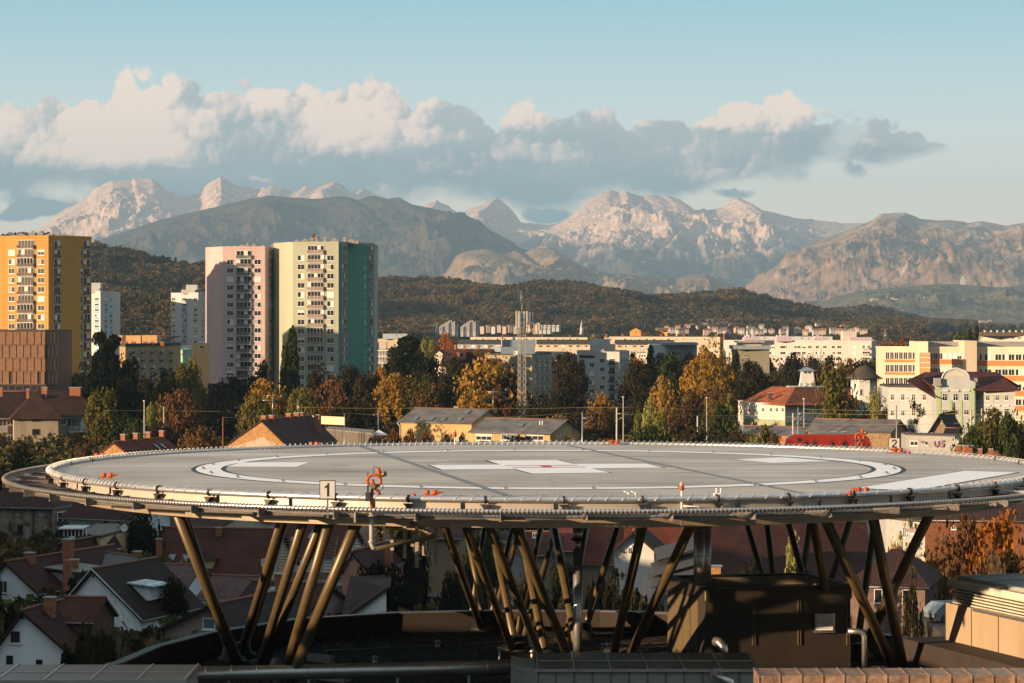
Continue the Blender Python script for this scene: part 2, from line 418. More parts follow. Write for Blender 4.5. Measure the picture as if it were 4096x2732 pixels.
alps = [(-500, 1180), (0, 1060), (131, 938), (197, 891), (240, 850), (286, 825), (345, 796), (381, 754), (447, 721), (524, 723), (536, 712), (575, 714), (607, 712), (631, 730),
        (673, 763), (738, 784), (798, 775), (812, 765), (822, 742), (850, 722), (881, 705), (911, 724), (953, 745), (1000, 748), (1036, 760), (1060, 748), (1090, 741), (1132, 751), (1170, 765),
        (1197, 763), (1210, 750), (1227, 745), (1257, 751), (1275, 750), (1298, 739), (1325, 729), (1340, 727), (1370, 742), (1407, 772), (1430, 760), (1452, 755), (1480, 765), (1520, 784), (1600, 810), (1660, 832),
        (1693, 822), (1720, 812), (1747, 803), (1776, 815), (1836, 852), (1848, 853), (1880, 836), (1925, 819), (1960, 803), (1985, 794), (2010, 805), (2033, 825), (2060, 858), (2080, 888), (2098, 891), (2150, 900),
        (2181, 903), (2220, 896), (2253, 885), (2290, 860), (2312, 843), (2330, 825), (2348, 807), (2370, 792), (2390, 781), (2415, 768), (2440, 761), (2479, 772), (2503, 763), (2540, 778), (2568, 787),
        (2590, 780), (2610, 781), (2652, 790), (2670, 785), (2714, 795), (2745, 815), (2772, 839), (2800, 840), (2812, 832), (2825, 840), (2854, 836), (2886, 828), (2915, 805), (2937, 793), (2969, 795), (3000, 815),
        (3033, 836), (3103, 852), (3173, 871), (3250, 880), (3300, 884), (3364, 893), (3427, 892), (3600, 900), (4096, 930), (4600, 980)]
M_alps = mountain_mat('limestone_and_forest', (.74, .56, .46), (.56, .44, .37), (.05, .06, .045), (.13, .10, .08), 600, 900, bump=40.0)
terrain('alpine_mountains', alps, 30000, 23500, 760, 900, M_alps, 3, p=0.95, jag=7, spur=1.9, rows=230)
ridge2 = [(-500, 1300), (200, 1120), (375, 968), (450, 940), (536, 915), (640, 880), (750, 852), (820, 838), (893, 819), (977, 799), (1030, 790), (1072, 780), (1161, 790), (1268, 795), (1300, 793), (1350, 785), (1389, 787), (1430, 800), (1485, 784), (1520, 790),
          (1550, 796), (1598, 790), (1651, 819), (1717, 831), (1770, 843), (1824, 855), (1872, 885), (1955, 938), (2015, 980), (2074, 1000), (2150, 1040), (2250, 1080), (2400, 1130), (2600, 1180), (2800, 1240), (3000, 1290), (4600, 1300)]
M_mid = mountain_mat('forested_slope', (.34, .31, .27), (.22, .20, .17), (.02, .028, .02), (.10, .075, .05), 1250, 1500, ns=.002, meadow=(.10, .085, .06), bump=30.0)
terrain('forest_mountain', ridge2, 20500, 16200, 900, 1000, M_mid, 21, p=1.1, jag=3, spur=1.6, rows=170, x0=-500, x1=3300)
ridge3 = [(1600, 1290), (1700, 1180), (1790, 1080), (1825, 1022), (1855, 1008), (1880, 1003), (1930, 997), (1962, 1000), (2000, 1012), (2030, 1012), (2060, 1003), (2090, 1018), (2120, 1000), (2160, 992), (2200, 990), (2235, 1012), (2300, 1050), (2380, 1083),
          (2420, 1090), (2460, 1095), (2520, 1100), (2560, 1104), (2640, 1110), (2690, 1108), (2705, 1118), (2740, 1102), (2780, 1097), (2825, 1095), (2850, 1108), (2880, 1125), (2950, 1145), (3050, 1180), (3200, 1240), (3400, 1300), (4600, 1300)]
M_low = mountain_mat('brown_wooded_slope', (.42, .36, .30), (.30, .25, .20), (.17, .13, .09), (.32, .235, .16), 640, 800, ns=.003, bump=14.0)
terrain('brown_foothills', ridge3, 15300, 12400, 260, 480, M_low, 33, p=0.9, jag=2, spur=1.8, x0=1500, x1=3600, rows=130)
ridge4 = [(2500, 1300), (2850, 1270), (2960, 1200), (3040, 1140), (3110, 1070), (3160, 1020), (3220, 985), (3300, 950), (3364, 930), (3427, 905), (3470, 890), (3491, 880), (3523, 858), (3570, 853), (3618, 850), (3650, 862), (3682, 877), (3745, 882), (3796, 879),
          (3840, 885), (3873, 893), (3923, 884), (3960, 890), (4019, 903), (4096, 893), (4200, 900), (4600, 930)]
M_right = mountain_mat('rocky_brown_slope', (.60, .52, .44), (.40, .31, .25), (.13, .095, .065), (.34, .225, .15), 640, 900, ns=.0022, slope=0.42, bump=22.0)
terrain('rocky_range', ridge4, 20500, 14200, 700, 1000, M_right, 45, p=1.0, jag=4, spur=1.5, x0=2400, x1=4700, rows=190)
ridge5 = [(2900, 1300), (3180, 1240), (3260, 1215), (3330, 1190), (3420, 1166), (3500, 1158), (3600, 1150), (3700, 1140), (3800, 1135), (3900, 1142), (4000, 1150), (4096, 1140), (4600, 1120)]
M_green = mountain_mat('green_valley_slope', (.12, .11, .06), (.10, .09, .05), (.06, .065, .035), (.19, .15, .085), 1500, 1800, ns=.004, meadow=(.15, .17, .07), bump=16.0)
terrain('valley_slope', ridge5, 13800, 9500, 190, 520, M_green, 57, p=1.0, jag=2, x0=2800, x1=4700, rows=110)

# near wooded hills
def hill_mat():
    m, nt, b = nodes('woodland_floor')
    g = nt.nodes.new('ShaderNodeNewGeometry'); n = NN(nt, 'ShaderNodeTexNoise', Scale=0.012, Detail=6.0); nt.links.new(g.outputs['Position'], n.inputs[0])
    nt.links.new(ramp(nt, n.outputs[0], [(0.4, (.035, .035, .02)), (0.6, (.075, .055, .03))]), b.inputs['Base Color']); b.inputs['Roughness'].default_value = 1.0
    return m
M_hill = hill_mat()
hillA = [(-900, 992), (-200, 987), (200, 982), (366, 1014), (430, 1029), (500, 1042), (560, 1054), (640, 1074), (690, 1086), (750, 1090), (820, 1094), (950, 1122), (1100, 1182), (1300, 1312), (1350, 1312), (4600, 1312)]
_, HA = terrain('wooded_hill', hillA, 3700, 2500, 40, 420, M_hill, 61, fan=1.0, p=1.0, jag=0, x0=-900, x1=1800, rows=90, step=8, back=0.2)
hillB = [(-900, 1258), (300, 1253), (440, 1266), (490, 1250), (530, 1236), (600, 1231), (640, 1230), (680, 1233), (740, 1243), (820, 1250), (950, 1278), (1100, 1312), (4600, 1312)]
_, HB = terrain('wooded_knoll', hillB, 2350, 1950, 9, 160, M_hill, 62, fan=1.0, p=0.9, jag=0, x0=-900, x1=1200, rows=60, step=8, back=0.2)
hillC = [(900, 1312), (1150, 1312), (1250, 1222), (1400, 1150), (1495, 1150), (1560, 1145), (1650, 1149), (1700, 1148), (1800, 1152), (1850, 1161), (1900, 1172), (1950, 1178), (2010, 1182), (2060, 1177), (2120, 1164), (2180, 1160), (2260, 1162), (2330, 1167), (2400, 1186),
         (2440, 1202), (2480, 1212), (2560, 1229), (2600, 1222), (2700, 1217), (2760, 1212), (2830, 1207), (2890, 1200), (2960, 1194), (3020, 1212), (3100, 1232), (3200, 1255), (3260, 1265), (3320, 1279), (3450, 1310), (3600, 1312), (4600, 1312)]
_, HC = terrain('long_wooded_hill', hillC, 4700, 3500, 34, 380, M_hill, 63, fan=1.0, p=0.95, jag=0, x0=900, x1=3700, rows=100, step=8, back=0.2)
hillD = [(3000, 1312), (3250, 1280), (3340, 1265), (3400, 1258), (3470, 1251), (3520, 1260), (3580, 1270), (3640, 1286), (3690, 1304), (3800, 1312), (4600, 1312)]
_, HD = terrain('far_wooded_hill', hillD, 6500, 5600, 18, 400, M_hill, 64, fan=1.0, p=0.9, jag=0, x0=2900, x1=3900, rows=60, step=8, back=0.2)

# the plain
gm, gnt, gb = nodes('city_ground')
gg = gnt.nodes.new('ShaderNodeNewGeometry')
gn = NN(gnt, 'ShaderNodeTexNoise', Scale=0.02, Detail=8.0); gnt.links.new(gg.outputs['Position'], gn.inputs[0])
gnt.links.new(ramp(gnt, gn.outputs[0], [(0.35, (.03, .032, .02)), (0.5, (.05, .045, .035)), (0.68, (.07, .06, .05))]), gb.inputs['Base Color']); gb.inputs['Roughness'].default_value = 0.95
tag(MB().quad((-26000, -800, 0), (26000, -800, 0), (26000, 42000, 0), (-26000, 42000, 0)).build('ground', gm), kind='structure')

# air: haze that turns far things blue
hm = bpy.data.materials.new('thin_haze'); hm.use_nodes = True; hnt = hm.node_tree
hnt.nodes.remove(hnt.nodes['Principled BSDF']); hv = hnt.nodes.new('ShaderNodeVolumePrincipled')
hv.inputs['Color'].default_value = (.44, .70, .98, 1); hv.inputs['Density'].default_value = 3.4e-5; hv.inputs['Anisotropy'].default_value = 0.0
hnt.links.new(hv.outputs[0], hnt.nodes['Material Output'].inputs['Volume'])
HAZE = hv
tag(MB().box(-9000, 9000, -900, 32500, -8, 1680).build('haze', hm), kind='stuff')

# ================================================================ trees
def leaf_mat(name, a, b, c=None):
    m = bpy.data.materials.new(name); m.use_nodes = True; nt = m.node_tree; nt.nodes.clear()
    oi = nt.nodes.new('ShaderNodeObjectInfo'); co = nt.nodes.new('ShaderNodeTexCoord').outputs['Object']
    n = NN(nt, 'ShaderNodeTexNoise', Scale=9.0, Detail=4.0, Roughness=0.7); nt.links.new(co, n.inputs[0])
    ad = nt.nodes.new('ShaderNodeMath'); ad.operation = 'MULTIPLY_ADD'; nt.links.new(oi.outputs['Random'], ad.inputs[0]); ad.inputs[1].default_value = 0.34
    nt.links.new(n.outputs[0], ad.inputs[2])
    if name.startswith('hill'):
        ln_ = NN(nt, 'ShaderNodeTexNoise', Scale=0.007, Detail=3.0); nt.links.new(oi.outputs['Location'], ln_.inputs[0]); a2 = nt.nodes.new('ShaderNodeMath'); a2.operation = 'MULTIPLY_ADD'; nt.links.new(ln_.outputs[0], a2.inputs[0]); a2.inputs[1].default_value = 1.3; nt.links.new(ad.outputs[0], a2.inputs[2]); a3 = nt.nodes.new('ShaderNodeMath'); a3.operation = 'SUBTRACT'; nt.links.new(a2.outputs[0], a3.inputs[0]); a3.inputs[1].default_value = .62; ad = a3
    col = ramp(nt, ad.outputs[0], [(0.42, a), (0.72, b), (0.95, c or b)])
    d = nt.nodes.new('ShaderNodeBsdfDiffuse'); t = nt.nodes.new('ShaderNodeBsdfTranslucent'); mx_ = nt.nodes.new('ShaderNodeMixShader'); mx_.inputs[0].default_value = 0.22
    nt.links.new(col, d.inputs[0]); nt.links.new(col, t.inputs[0]); nt.links.new(d.outputs[0], mx_.inputs[1]); nt.links.new(t.outputs[0], mx_.inputs[2])
    nt.links.new(mx_.outputs[0], nt.nodes.new('ShaderNodeOutputMaterial').inputs[0])
    return m
LEAF = {
    'gold': leaf_mat('golden_leaves', (.13, .085, .018), (.30, .17, .03), (.36, .22, .05)),
    'orange': leaf_mat('orange_leaves', (.20, .07, .015), (.36, .13, .02), (.42, .18, .03)),
    'olive': leaf_mat('olive_leaves', (.045, .045, .012), (.12, .105, .024), (.19, .15, .04)),
    'green': leaf_mat('green_leaves', (.02, .03, .010), (.055, .07, .02), (.09, .09, .03)),
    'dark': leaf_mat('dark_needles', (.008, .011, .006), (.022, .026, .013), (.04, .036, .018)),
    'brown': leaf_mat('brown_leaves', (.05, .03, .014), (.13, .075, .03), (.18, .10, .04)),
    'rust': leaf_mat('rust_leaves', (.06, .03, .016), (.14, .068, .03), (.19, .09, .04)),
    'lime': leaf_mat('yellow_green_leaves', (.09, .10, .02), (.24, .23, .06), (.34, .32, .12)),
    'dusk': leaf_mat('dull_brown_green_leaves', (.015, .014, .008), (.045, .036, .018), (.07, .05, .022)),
    'woodA': leaf_mat('hill_conifers', (.012, .016, .009), (.052, .056, .026), (.10, .09, .04)),
    'woodB': leaf_mat('hill_broadleaves', (.04, .028, .013), (.15, .095, .042), (.23, .135, .055)),
    'woodC': leaf_mat('hill_olive_broadleaves', (.028, .028, .013), (.095, .08, .034), (.16, .12, .045)),
}
BARK = plain('bark', (.07, .05, .035), rough=0.95, scale=8.0, var=0.3)
BARKL = plain('pale_bark', (.16, .11, .07), rough=0.95, scale=8.0, var=0.3)

def leaves(centres, normals, size, rng, aspect=1.0):
    """one small quad per centre, facing roughly outwards"""
    k = len(centres); nrm = normals + rng.normal(0, 0.75, (k, 3)); nrm /= np.linalg.norm(nrm, axis=1, keepdims=True) + 1e-9
    a = np.cross(nrm, rng.normal(0, 1, (k, 3))); a /= np.linalg.norm(a, axis=1, keepdims=True) + 1e-9; b = np.cross(nrm, a)
    s = (size * rng.uniform(0.55, 1.35, (k, 1)))
    a = a * s; b = b * s * aspect
    bend = nrm * s * 0.35
    v = np.stack([centres - a - b * .6, centres + a * .7 - b + bend, centres + a + b * .7, centres - a * .8 + b + bend], 1).reshape(-1, 3)
    return v, np.arange(k * 4).reshape(k, 4)
def blob_points(c, r, n, rng, inner=0.25):
    d = rng.normal(0, 1, (n, 3)); d /= np.linalg.norm(d, axis=1, keepdims=True)
    q = np.where(rng.random((n, 1)) < inner, rng.random((n, 1)) ** 0.5 * 0.8, rng.uniform(0.78, 1.12, (n, 1)))
    return c + d * r * q, d
def tree_parts(style, seed, leafn=3200, size=0.021):
    """crown and trunk meshes of a tree one metre high standing on the origin; crown about one metre wide before scaling"""
    rng = np.random.default_rng(seed); P_ = []; N_ = []; tr = MB()
    def limb(a, b, r0, r1, n=5, k=4, sag=0.03):
        a = Vector(a); b = Vector(b); pts = [a.lerp(b, i / k) + Vector(rng.normal(0, sag * (a - b).length, 3) * (0 < i < k)) for i in range(k + 1)]
        tr.tube(pts, r0, n, r1=r1, caps=False)
    if style in ('round', 'wide', 'tall', 'ragged', 'weeping'):
        nb = {'round': 22, 'wide': 26, 'tall': 22, 'ragged': 26, 'weeping': 20}[style]
        zc, rz, rx = {'round': (.62, .34, .40), 'wide': (.60, .33, .46), 'tall': (.60, .38, .30), 'ragged': (.60, .36, .42), 'weeping': (.62, .32, .38)}[style]
        limb((0, 0, 0), (0.01, 0.01, .42), .022, .014, 7)
        for i in range(nb):
            d = rng.normal(0, 1, 3); d /= np.linalg.norm(d); q = rng.uniform(0.45, 0.95) if i > 3 else 0.2
            c = np.array([d[0] * rx * q, d[1] * rx * q, zc + d[2] * rz * q])
            if style == 'weeping': c[2] = zc + abs(d[2]) * rz * q - 0.12
            r = rng.uniform(.09, .17) * (0.75 if style == 'ragged' else 1.0)
            rr = np.array([r, r, r * (0.8 if style != 'weeping' else 1.5)])
            m = int(leafn / nb * (r / .13) ** 2)
            p, n = blob_points(c, rr, m, rng, .2 if style != 'ragged' else .35)
            P_.append(p); N_.append(n)
            limb((0, 0, rng.uniform(.22, .42)), tuple(c), .011, .003, 4)
            if style == 'ragged':
                for _ in range(3):
                    e = c + rng.normal(0, .09, 3); limb(tuple(c), tuple(e), .003, .001, 3, 3)
        # stray sprays that break the outline
        k = int(leafn * .10); d = rng.normal(0, 1, (k, 3)); d /= np.linalg.norm(d, axis=1, keepdims=True)
        P_.append(np.array([0, 0, zc]) + d * np.array([rx, rx, rz]) * rng.uniform(.95, 1.22, (k, 1))); N_.append(d)
    elif style == 'poplar':
        limb((0, 0, 0), (0, 0, .9), .014, .003, 6)
        for i in range(34):
            z = rng.uniform(.08, .96); w = .10 * math.sin(math.pi * min(1, max(0.02, z)) ** 0.7) + .02
            a = rng.uniform(0, 6.28); c = np.array([math.cos(a) * w * .7, math.sin(a) * w * .7, z])
            p, n = blob_points(c, np.array([.045, .045, .085]), int(leafn / 34), rng, .2); P_.append(p); N_.append(n)
            limb((0, 0, max(.03, z - .12)), tuple(c), .005, .002, 3, 3)
    elif style == 'spruce':
        limb((0, 0, 0), (0, 0, .97), .016, .003, 6)
        for i in range(26):
            z = .08 + .90 * i / 26; w = .24 * (1 - z) ** 0.85 + .012
            for j in range(max(4, int(11 * (1 - z)) + 3)):
                a = rng.uniform(0, 6.28); L = w * rng.uniform(.65, 1.12); m = max(3, int(leafn / 190))
                t = rng.random((m, 1)) ** .6; e = np.array([math.cos(a), math.sin(a), -.28])
                p = np.array([0, 0, z]) + e * L * t + rng.normal(0, .012, (m, 3)); P_.append(p); N_.append(np.tile(np.array([math.cos(a) * .4, math.sin(a) * .4, .9]), (m, 1)))
    elif style == 'pine':
        limb((0, 0, 0), (0.02, 0, .85), .022, .006, 6)
        for i in range(30):
            z = rng.uniform(.30, .97); w = .26 * (1 - (z - .3) * 1.15) + .05; a = rng.uniform(0, 6.28); q = rng.uniform(.4, 1)
            c = np.array([math.cos(a) * w * q, math.sin(a) * w * q, z]); p, n = blob_points(c, np.array([.085, .085, .045]), int(leafn / 30), rng, .3); P_.append(p); N_.append(n)
            limb((0, 0, max(.1, z - .06)), tuple(c), .006, .002, 3, 3)
    elif style in ('bare', 'sparse'):
        ends = []
        def grow(a, d, L, r, k):
            b = a + d * L; limb(a, b, r, r * .62, 4 if r > .004 else 3, 3, .05)
            if k == 0: ends.append(b); return
            for _ in range(3 if k > 1 else 2):
                e = (d + Vector(rng.normal(0, .50, 3)) + Vector((0, 0, .12))).normalized(); grow(a.lerp(b, rng.uniform(.6, 1)), e, L * rng.uniform(.62, .86), r * .6, k - 1)
        grow(Vector((0, 0, 0)), Vector((0, 0, 1)), .26, .020, 5)
        zm = max(e.z for e in ends)
        tr.v = [(x / zm, y / zm, z / zm) for x, y, z in tr.v]
        if style == 'sparse':
            ee = np.array([tuple(e) for e in ends]) / zm; pick = ee[rng.integers(0, len(ee), int(leafn * .45))]
            P_.append(pick + rng.normal(0, .022, pick.shape)); N_.append(rng.normal(0, 1, pick.shape))
    elif style == 'bush':
        for i in range(9):
            c = np.array([rng.uniform(-.4, .4), rng.uniform(-.4, .4), rng.uniform(.3, .72)]); p, n = blob_points(c, np.array([.24, .24, .28]), leafn // 9, rng, .2); P_.append(p); N_.append(n)
        for i in range(8): limb((rng.uniform(-.1, .1), rng.uniform(-.1, .1), 0), (rng.uniform(-.4, .4), rng.uniform(-.4, .4), rng.uniform(.6, 1.05)), .012, .003, 3)
    crown = None
    if P_:
        P_ = np.concatenate(P_); N_ = np.concatenate(N_)
        if style == 'weeping': v, f = leaves(P_, N_, size * .7, rng, 2.2)
        else: v, f = leaves(P_, N_, size, rng)
        crown = np_mesh('crown', v, f, (LEAF['olive'],))
    return crown, tr.mesh('trunk', BARK)
TREES = {}
def proto(style, k=0):
    if (style, k) not in TREES:
        ln = {'spruce': 3600, 'poplar': 4200, 'pine': 4200, 'bush': 2600, 'wide': 5200, 'round': 4600, 'tall': 4600, 'ragged': 3600, 'weeping': 5200, 'sparse': 2600, 'bare': 0}[style]
        TREES[(style, k)] = tree_parts(style, hash((len(style), k)) % 1000 + 7 * k + len(style) * 131, ln, .0165 if style in ('spruce', 'poplar', 'weeping', 'pine') else (.05 if style == 'bush' else .0185))
    return TREES[(style, k)]
_tn = [0]
def plant(style, colour, px, ytop, Y, wpx, label, cat='tree', z0=0.0, bark=None, group=None, name=None):
    """a tree whose top reaches a given height in the view and whose crown is wpx wide there"""
    _tn[0] += 1; k = _tn[0] % 3
    cr, tk = proto(style, k)
    h = ZZ(ytop, Y) - z0; w = wpx / F * Y
    if style in ('round', 'wide', 'tall', 'ragged'): w *= 1.18
    unit = {'round': .96, 'wide': 1.06, 'tall': .76, 'ragged': 1.0, 'poplar': .26, 'spruce': .50, 'pine': .62, 'bare': .95, 'sparse': .95, 'bush': 1.2, 'weeping': .9}[style]
    nm = name or {'poplar': 'poplar_tree', 'spruce': 'spruce_tree', 'pine': 'pine_tree', 'bush': 'bush', 'bare': 'bare_tree'}.get(style, 'leafy_tree')
    e = empty(nm, (XX(px, Y), Y, z0), _tn[0] * 2.399, label, cat, group, scale=(w / unit, w / unit, h))
    t = link(tk, 'stem' if style == 'bush' else 'trunk', parent=e)
    if bark: t.material_slots[0].link = 'OBJECT'; t.material_slots[0].material = bark
    if cr:
        c = link(cr, 'foliage' if style == 'bush' else 'crown', parent=e); c.material_slots[0].link = 'OBJECT'; c.material_slots[0].material = LEAF[colour]
    return e

# forests too thick to count: points that carry small whole trees
def small_tree(style, colour, seed, n, size):
    cr, tk = tree_parts(style, seed, n, size)
    me = bpy.data.meshes.new('wood_tree'); nv = len(cr.vertices)
    v = np.empty(nv * 3, np.float32); cr.vertices.foreach_get('co', v)
    me = np_mesh('wood_tree', v, np.arange(nv).reshape(-1, 4), (LEAF[colour],))
    return bpy.data.objects.new('wood_tree', me)
def wood_set(name, specs):
    col = bpy.data.collections.new(name)
    for i, (st, c, n, sz) in enumerate(specs): col.objects.link(small_tree(st, c, 900 + i * 13 + len(name), n, sz))
    return col
WOOD = wood_set('mixed wood kinds', [('spruce', 'woodA', 420, .045), ('spruce', 'woodA', 420, .045), ('round', 'woodB', 420, .055), ('tall', 'woodB', 420, .055), ('round', 'woodC', 420, .055), ('tall', 'woodC', 420, .055), ('spruce', 'woodC', 420, .045)])
PLAIN_WOOD = wood_set('valley tree kinds', [('round', 'woodC', 420, .05), ('wide', 'olive', 420, .05), ('round', 'green', 420, .05), ('tall', 'woodB', 420, .05), ('spruce', 'dark', 420, .045), ('round', 'woodC', 420, .05), ('round', 'dusk', 420, .05), ('poplar', 'woodC', 300, .04)])
def scatter(name, pts, col, smin, smax, seed):
    me = bpy.data.meshes.new(name); me.from_pydata([tuple(p) for p in pts], [], [])
    o = bpy.data.objects.new(name, me); C.objects.link(o)
    ng = bpy.data.node_groups.new(name + '_spread', 'GeometryNodeTree')
    ng.interface.new_socket('Geometry', in_out='INPUT', socket_type='NodeSocketGeometry'); ng.interface.new_socket('Geometry', in_out='OUTPUT', socket_type='NodeSocketGeometry')
    gi = ng.nodes.new('NodeGroupInput'); go = ng.nodes.new('NodeGroupOutput'); ip = ng.nodes.new('GeometryNodeInstanceOnPoints')
    ci = ng.nodes.new('GeometryNodeCollectionInfo'); ci.inputs['Collection'].default_value = col; ci.inputs['Separate Children'].default_value = True; ci.inputs['Reset Children'].default_value = True
    def rnd(kind, lo, hi, sd_):
        r = ng.nodes.new('FunctionNodeRandomValue'); r.data_type = kind
        outs = {'FLOAT': 1, 'INT': 2, 'FLOAT_VECTOR': 0}[kind]
        ins = [s for s in r.inputs if s.enabled]
        ins[0].default_value = lo; ins[1].default_value = hi
        r.inputs['Seed'].default_value = sd_
        return [s for s in r.outputs if s.enabled][0]
    ip.inputs['Pick Instance'].default_value = True
    ng.links.new(gi.outputs[0], ip.inputs['Points']); ng.links.new(ci.outputs[0], ip.inputs['Instance'])
    ng.links.new(rnd('INT', 0, len(col.objects) - 1, seed), ip.inputs['Instance Index'])
    ng.links.new(rnd('FLOAT_VECTOR', (0, 0, 0), (0, 0, 6.28), seed + 1), ip.inputs['Rotation'])
    ng.links.new(rnd('FLOAT', smin, smax, seed + 2), ip.inputs['Scale'])
    ng.links.new(ip.outputs[0], go.inputs[0])
    md = o.modifiers.new('spread', 'NODES'); md.node_group = ng
    tag(o, kind='stuff')
    return o
def hill_points(grid, spacing, seed, tmin=0.0, clear=None, sink=0.5):
    X, Y, Z = grid; rng = np.random.default_rng(seed)
    ax = (X[1:, 1:] - X[:-1, :-1]); ay = (Y[1:, :-1] - Y[:-1, :-1])
    area = np.abs((X[:-1, 1:] - X[:-1, :-1]) * ay).ravel(); good = (Z[:-1, :-1] > 0.5).ravel(); area = np.where(good, area, 0)
    n = int(area.sum() / spacing ** 2); cell = rng.choice(len(area), n, p=area / area.sum())
    r, c = np.unravel_index(cell, (X.shape[0] - 1, X.shape[1] - 1)); u = rng.random(n); v = rng.random(n)
    def bl(A): return A[r, c] * (1 - u) * (1 - v) + A[r, c + 1] * u * (1 - v) + A[r + 1, c] * (1 - u) * v + A[r + 1, c + 1] * u * v
    P_ = np.stack([bl(X), bl(Y), bl(Z) - sink], -1)
    if clear is not None: P_ = P_[~clear(P_)]
    return P_
def clearA(p):                              # meadow below the houses on the left hill
    px = p[:, 0] / p[:, 1] * F + 2048; py = HY - (p[:, 2] - CAMZ) / p[:, 1] * F
    return ((px > 600) & (px < 800) & (py > 1090) & (py < 1112) & (vnoise(px / 20, py / 8, 3) > .35))
def clearC(p):                              # the mown strips under the power line
    px = p[:, 0] / p[:, 1] * F + 2048; py = HY - (p[:, 2] - CAMZ) / p[:, 1] * F
    return (((px - 1890) / 62) ** 2 + ((py - 1247) / 20) ** 2 < 1) | (((px - 2050) / 70) ** 2 + ((py - 1240) / 17) ** 2 < 1) | ((np.abs(py - 1275 + (px - 2050) * .1) < 9) & (px > 2130) & (px < 2260))
scatter('hill_forest', hill_points(HA, 8.5, 1, clear=clearA), WOOD, 13, 21, 11)
scatter('knoll_forest', hill_points(HB, 7.5, 2), WOOD, 9, 15, 12)
scatter('long_hill_forest', hill_points(HC, 8.5, 3, clear=clearC), WOOD, 13, 22, 13)
scatter('far_hill_forest', hill_points(HD, 11, 4), WOOD, 16, 24, 14)
KEEP = []                                   # plan rectangles kept free of scattered trees
def plain_points(n, Y0, Y1, seed, x0=-300, x1=4400, thr=.42, power=1.0):
    rng = np.random.default_rng(seed); Yd = Y0 + (Y1 - Y0) * rng.random(n * 3) ** power; px = rng.uniform(x0, x1, n * 3); X = (px - 2048) / F * Yd
    m = vnoise(X / 60, Yd / 160, seed) > thr
    for (a, b, c, d) in KEEP: m &= ~((X > a) & (X < b) & (Yd > c) & (Yd < d))
    return np.stack([X[m], Yd[m], np.zeros(m.sum())], -1)[:n]

# ================================================================ buildings
GLASS = plain('dark_window_glass', (.018, .022, .026), rough=0.12, var=0.3, spec=0.6)
GLASSB = plain('blue_window_glass', (.10, .16, .20), rough=0.10, var=0.3, spec=0.7)
WHITEF = plain('white_window_frame', (.68, .68, .66), rough=0.5, var=0.04)
DARKF = plain('dark_window_frame', (.05, .04, .035), rough=0.6, var=0.1)
BLIND = plain('pale_roller_blind', (.66, .65, .62), rough=0.7, var=0.05)
CURT = plain('thin_curtain', (.36, .34, .30), rough=0.9, var=0.2, scale=3.0)
GREY = plain('grey_concrete', (.33, .32, .30), rough=0.9, scale=0.6, var=0.15)
DGREY = plain('dark_roof_felt', (.055, .05, .048), rough=0.9, scale=0.5)
BRICK = plain('brick_red', (.30, .115, .06), rough=0.9, scale=3.0, var=0.25)
METAL = plain('galvanised_steel', (.45, .45, .44), rough=0.35, metal=0.85, var=0.08, scale=2.0)
RAILW = plain('grey_balcony_rail', (.40, .36, .33), rough=0.7, var=0.1)
PLASTW = plain('white_plaster', (.58, .57, .54), rough=0.9, scale=0.5, var=0.08, streak=True)
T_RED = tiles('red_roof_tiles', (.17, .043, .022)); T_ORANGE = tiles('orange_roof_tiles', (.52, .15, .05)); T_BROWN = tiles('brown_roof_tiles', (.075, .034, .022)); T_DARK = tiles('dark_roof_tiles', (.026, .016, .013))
T_SHEET = tiles('grey_ribbed_sheet', (.17, .165, .16), rowh=60.0, colw=0.42, var=0.12)
rngB = random.Random(5)

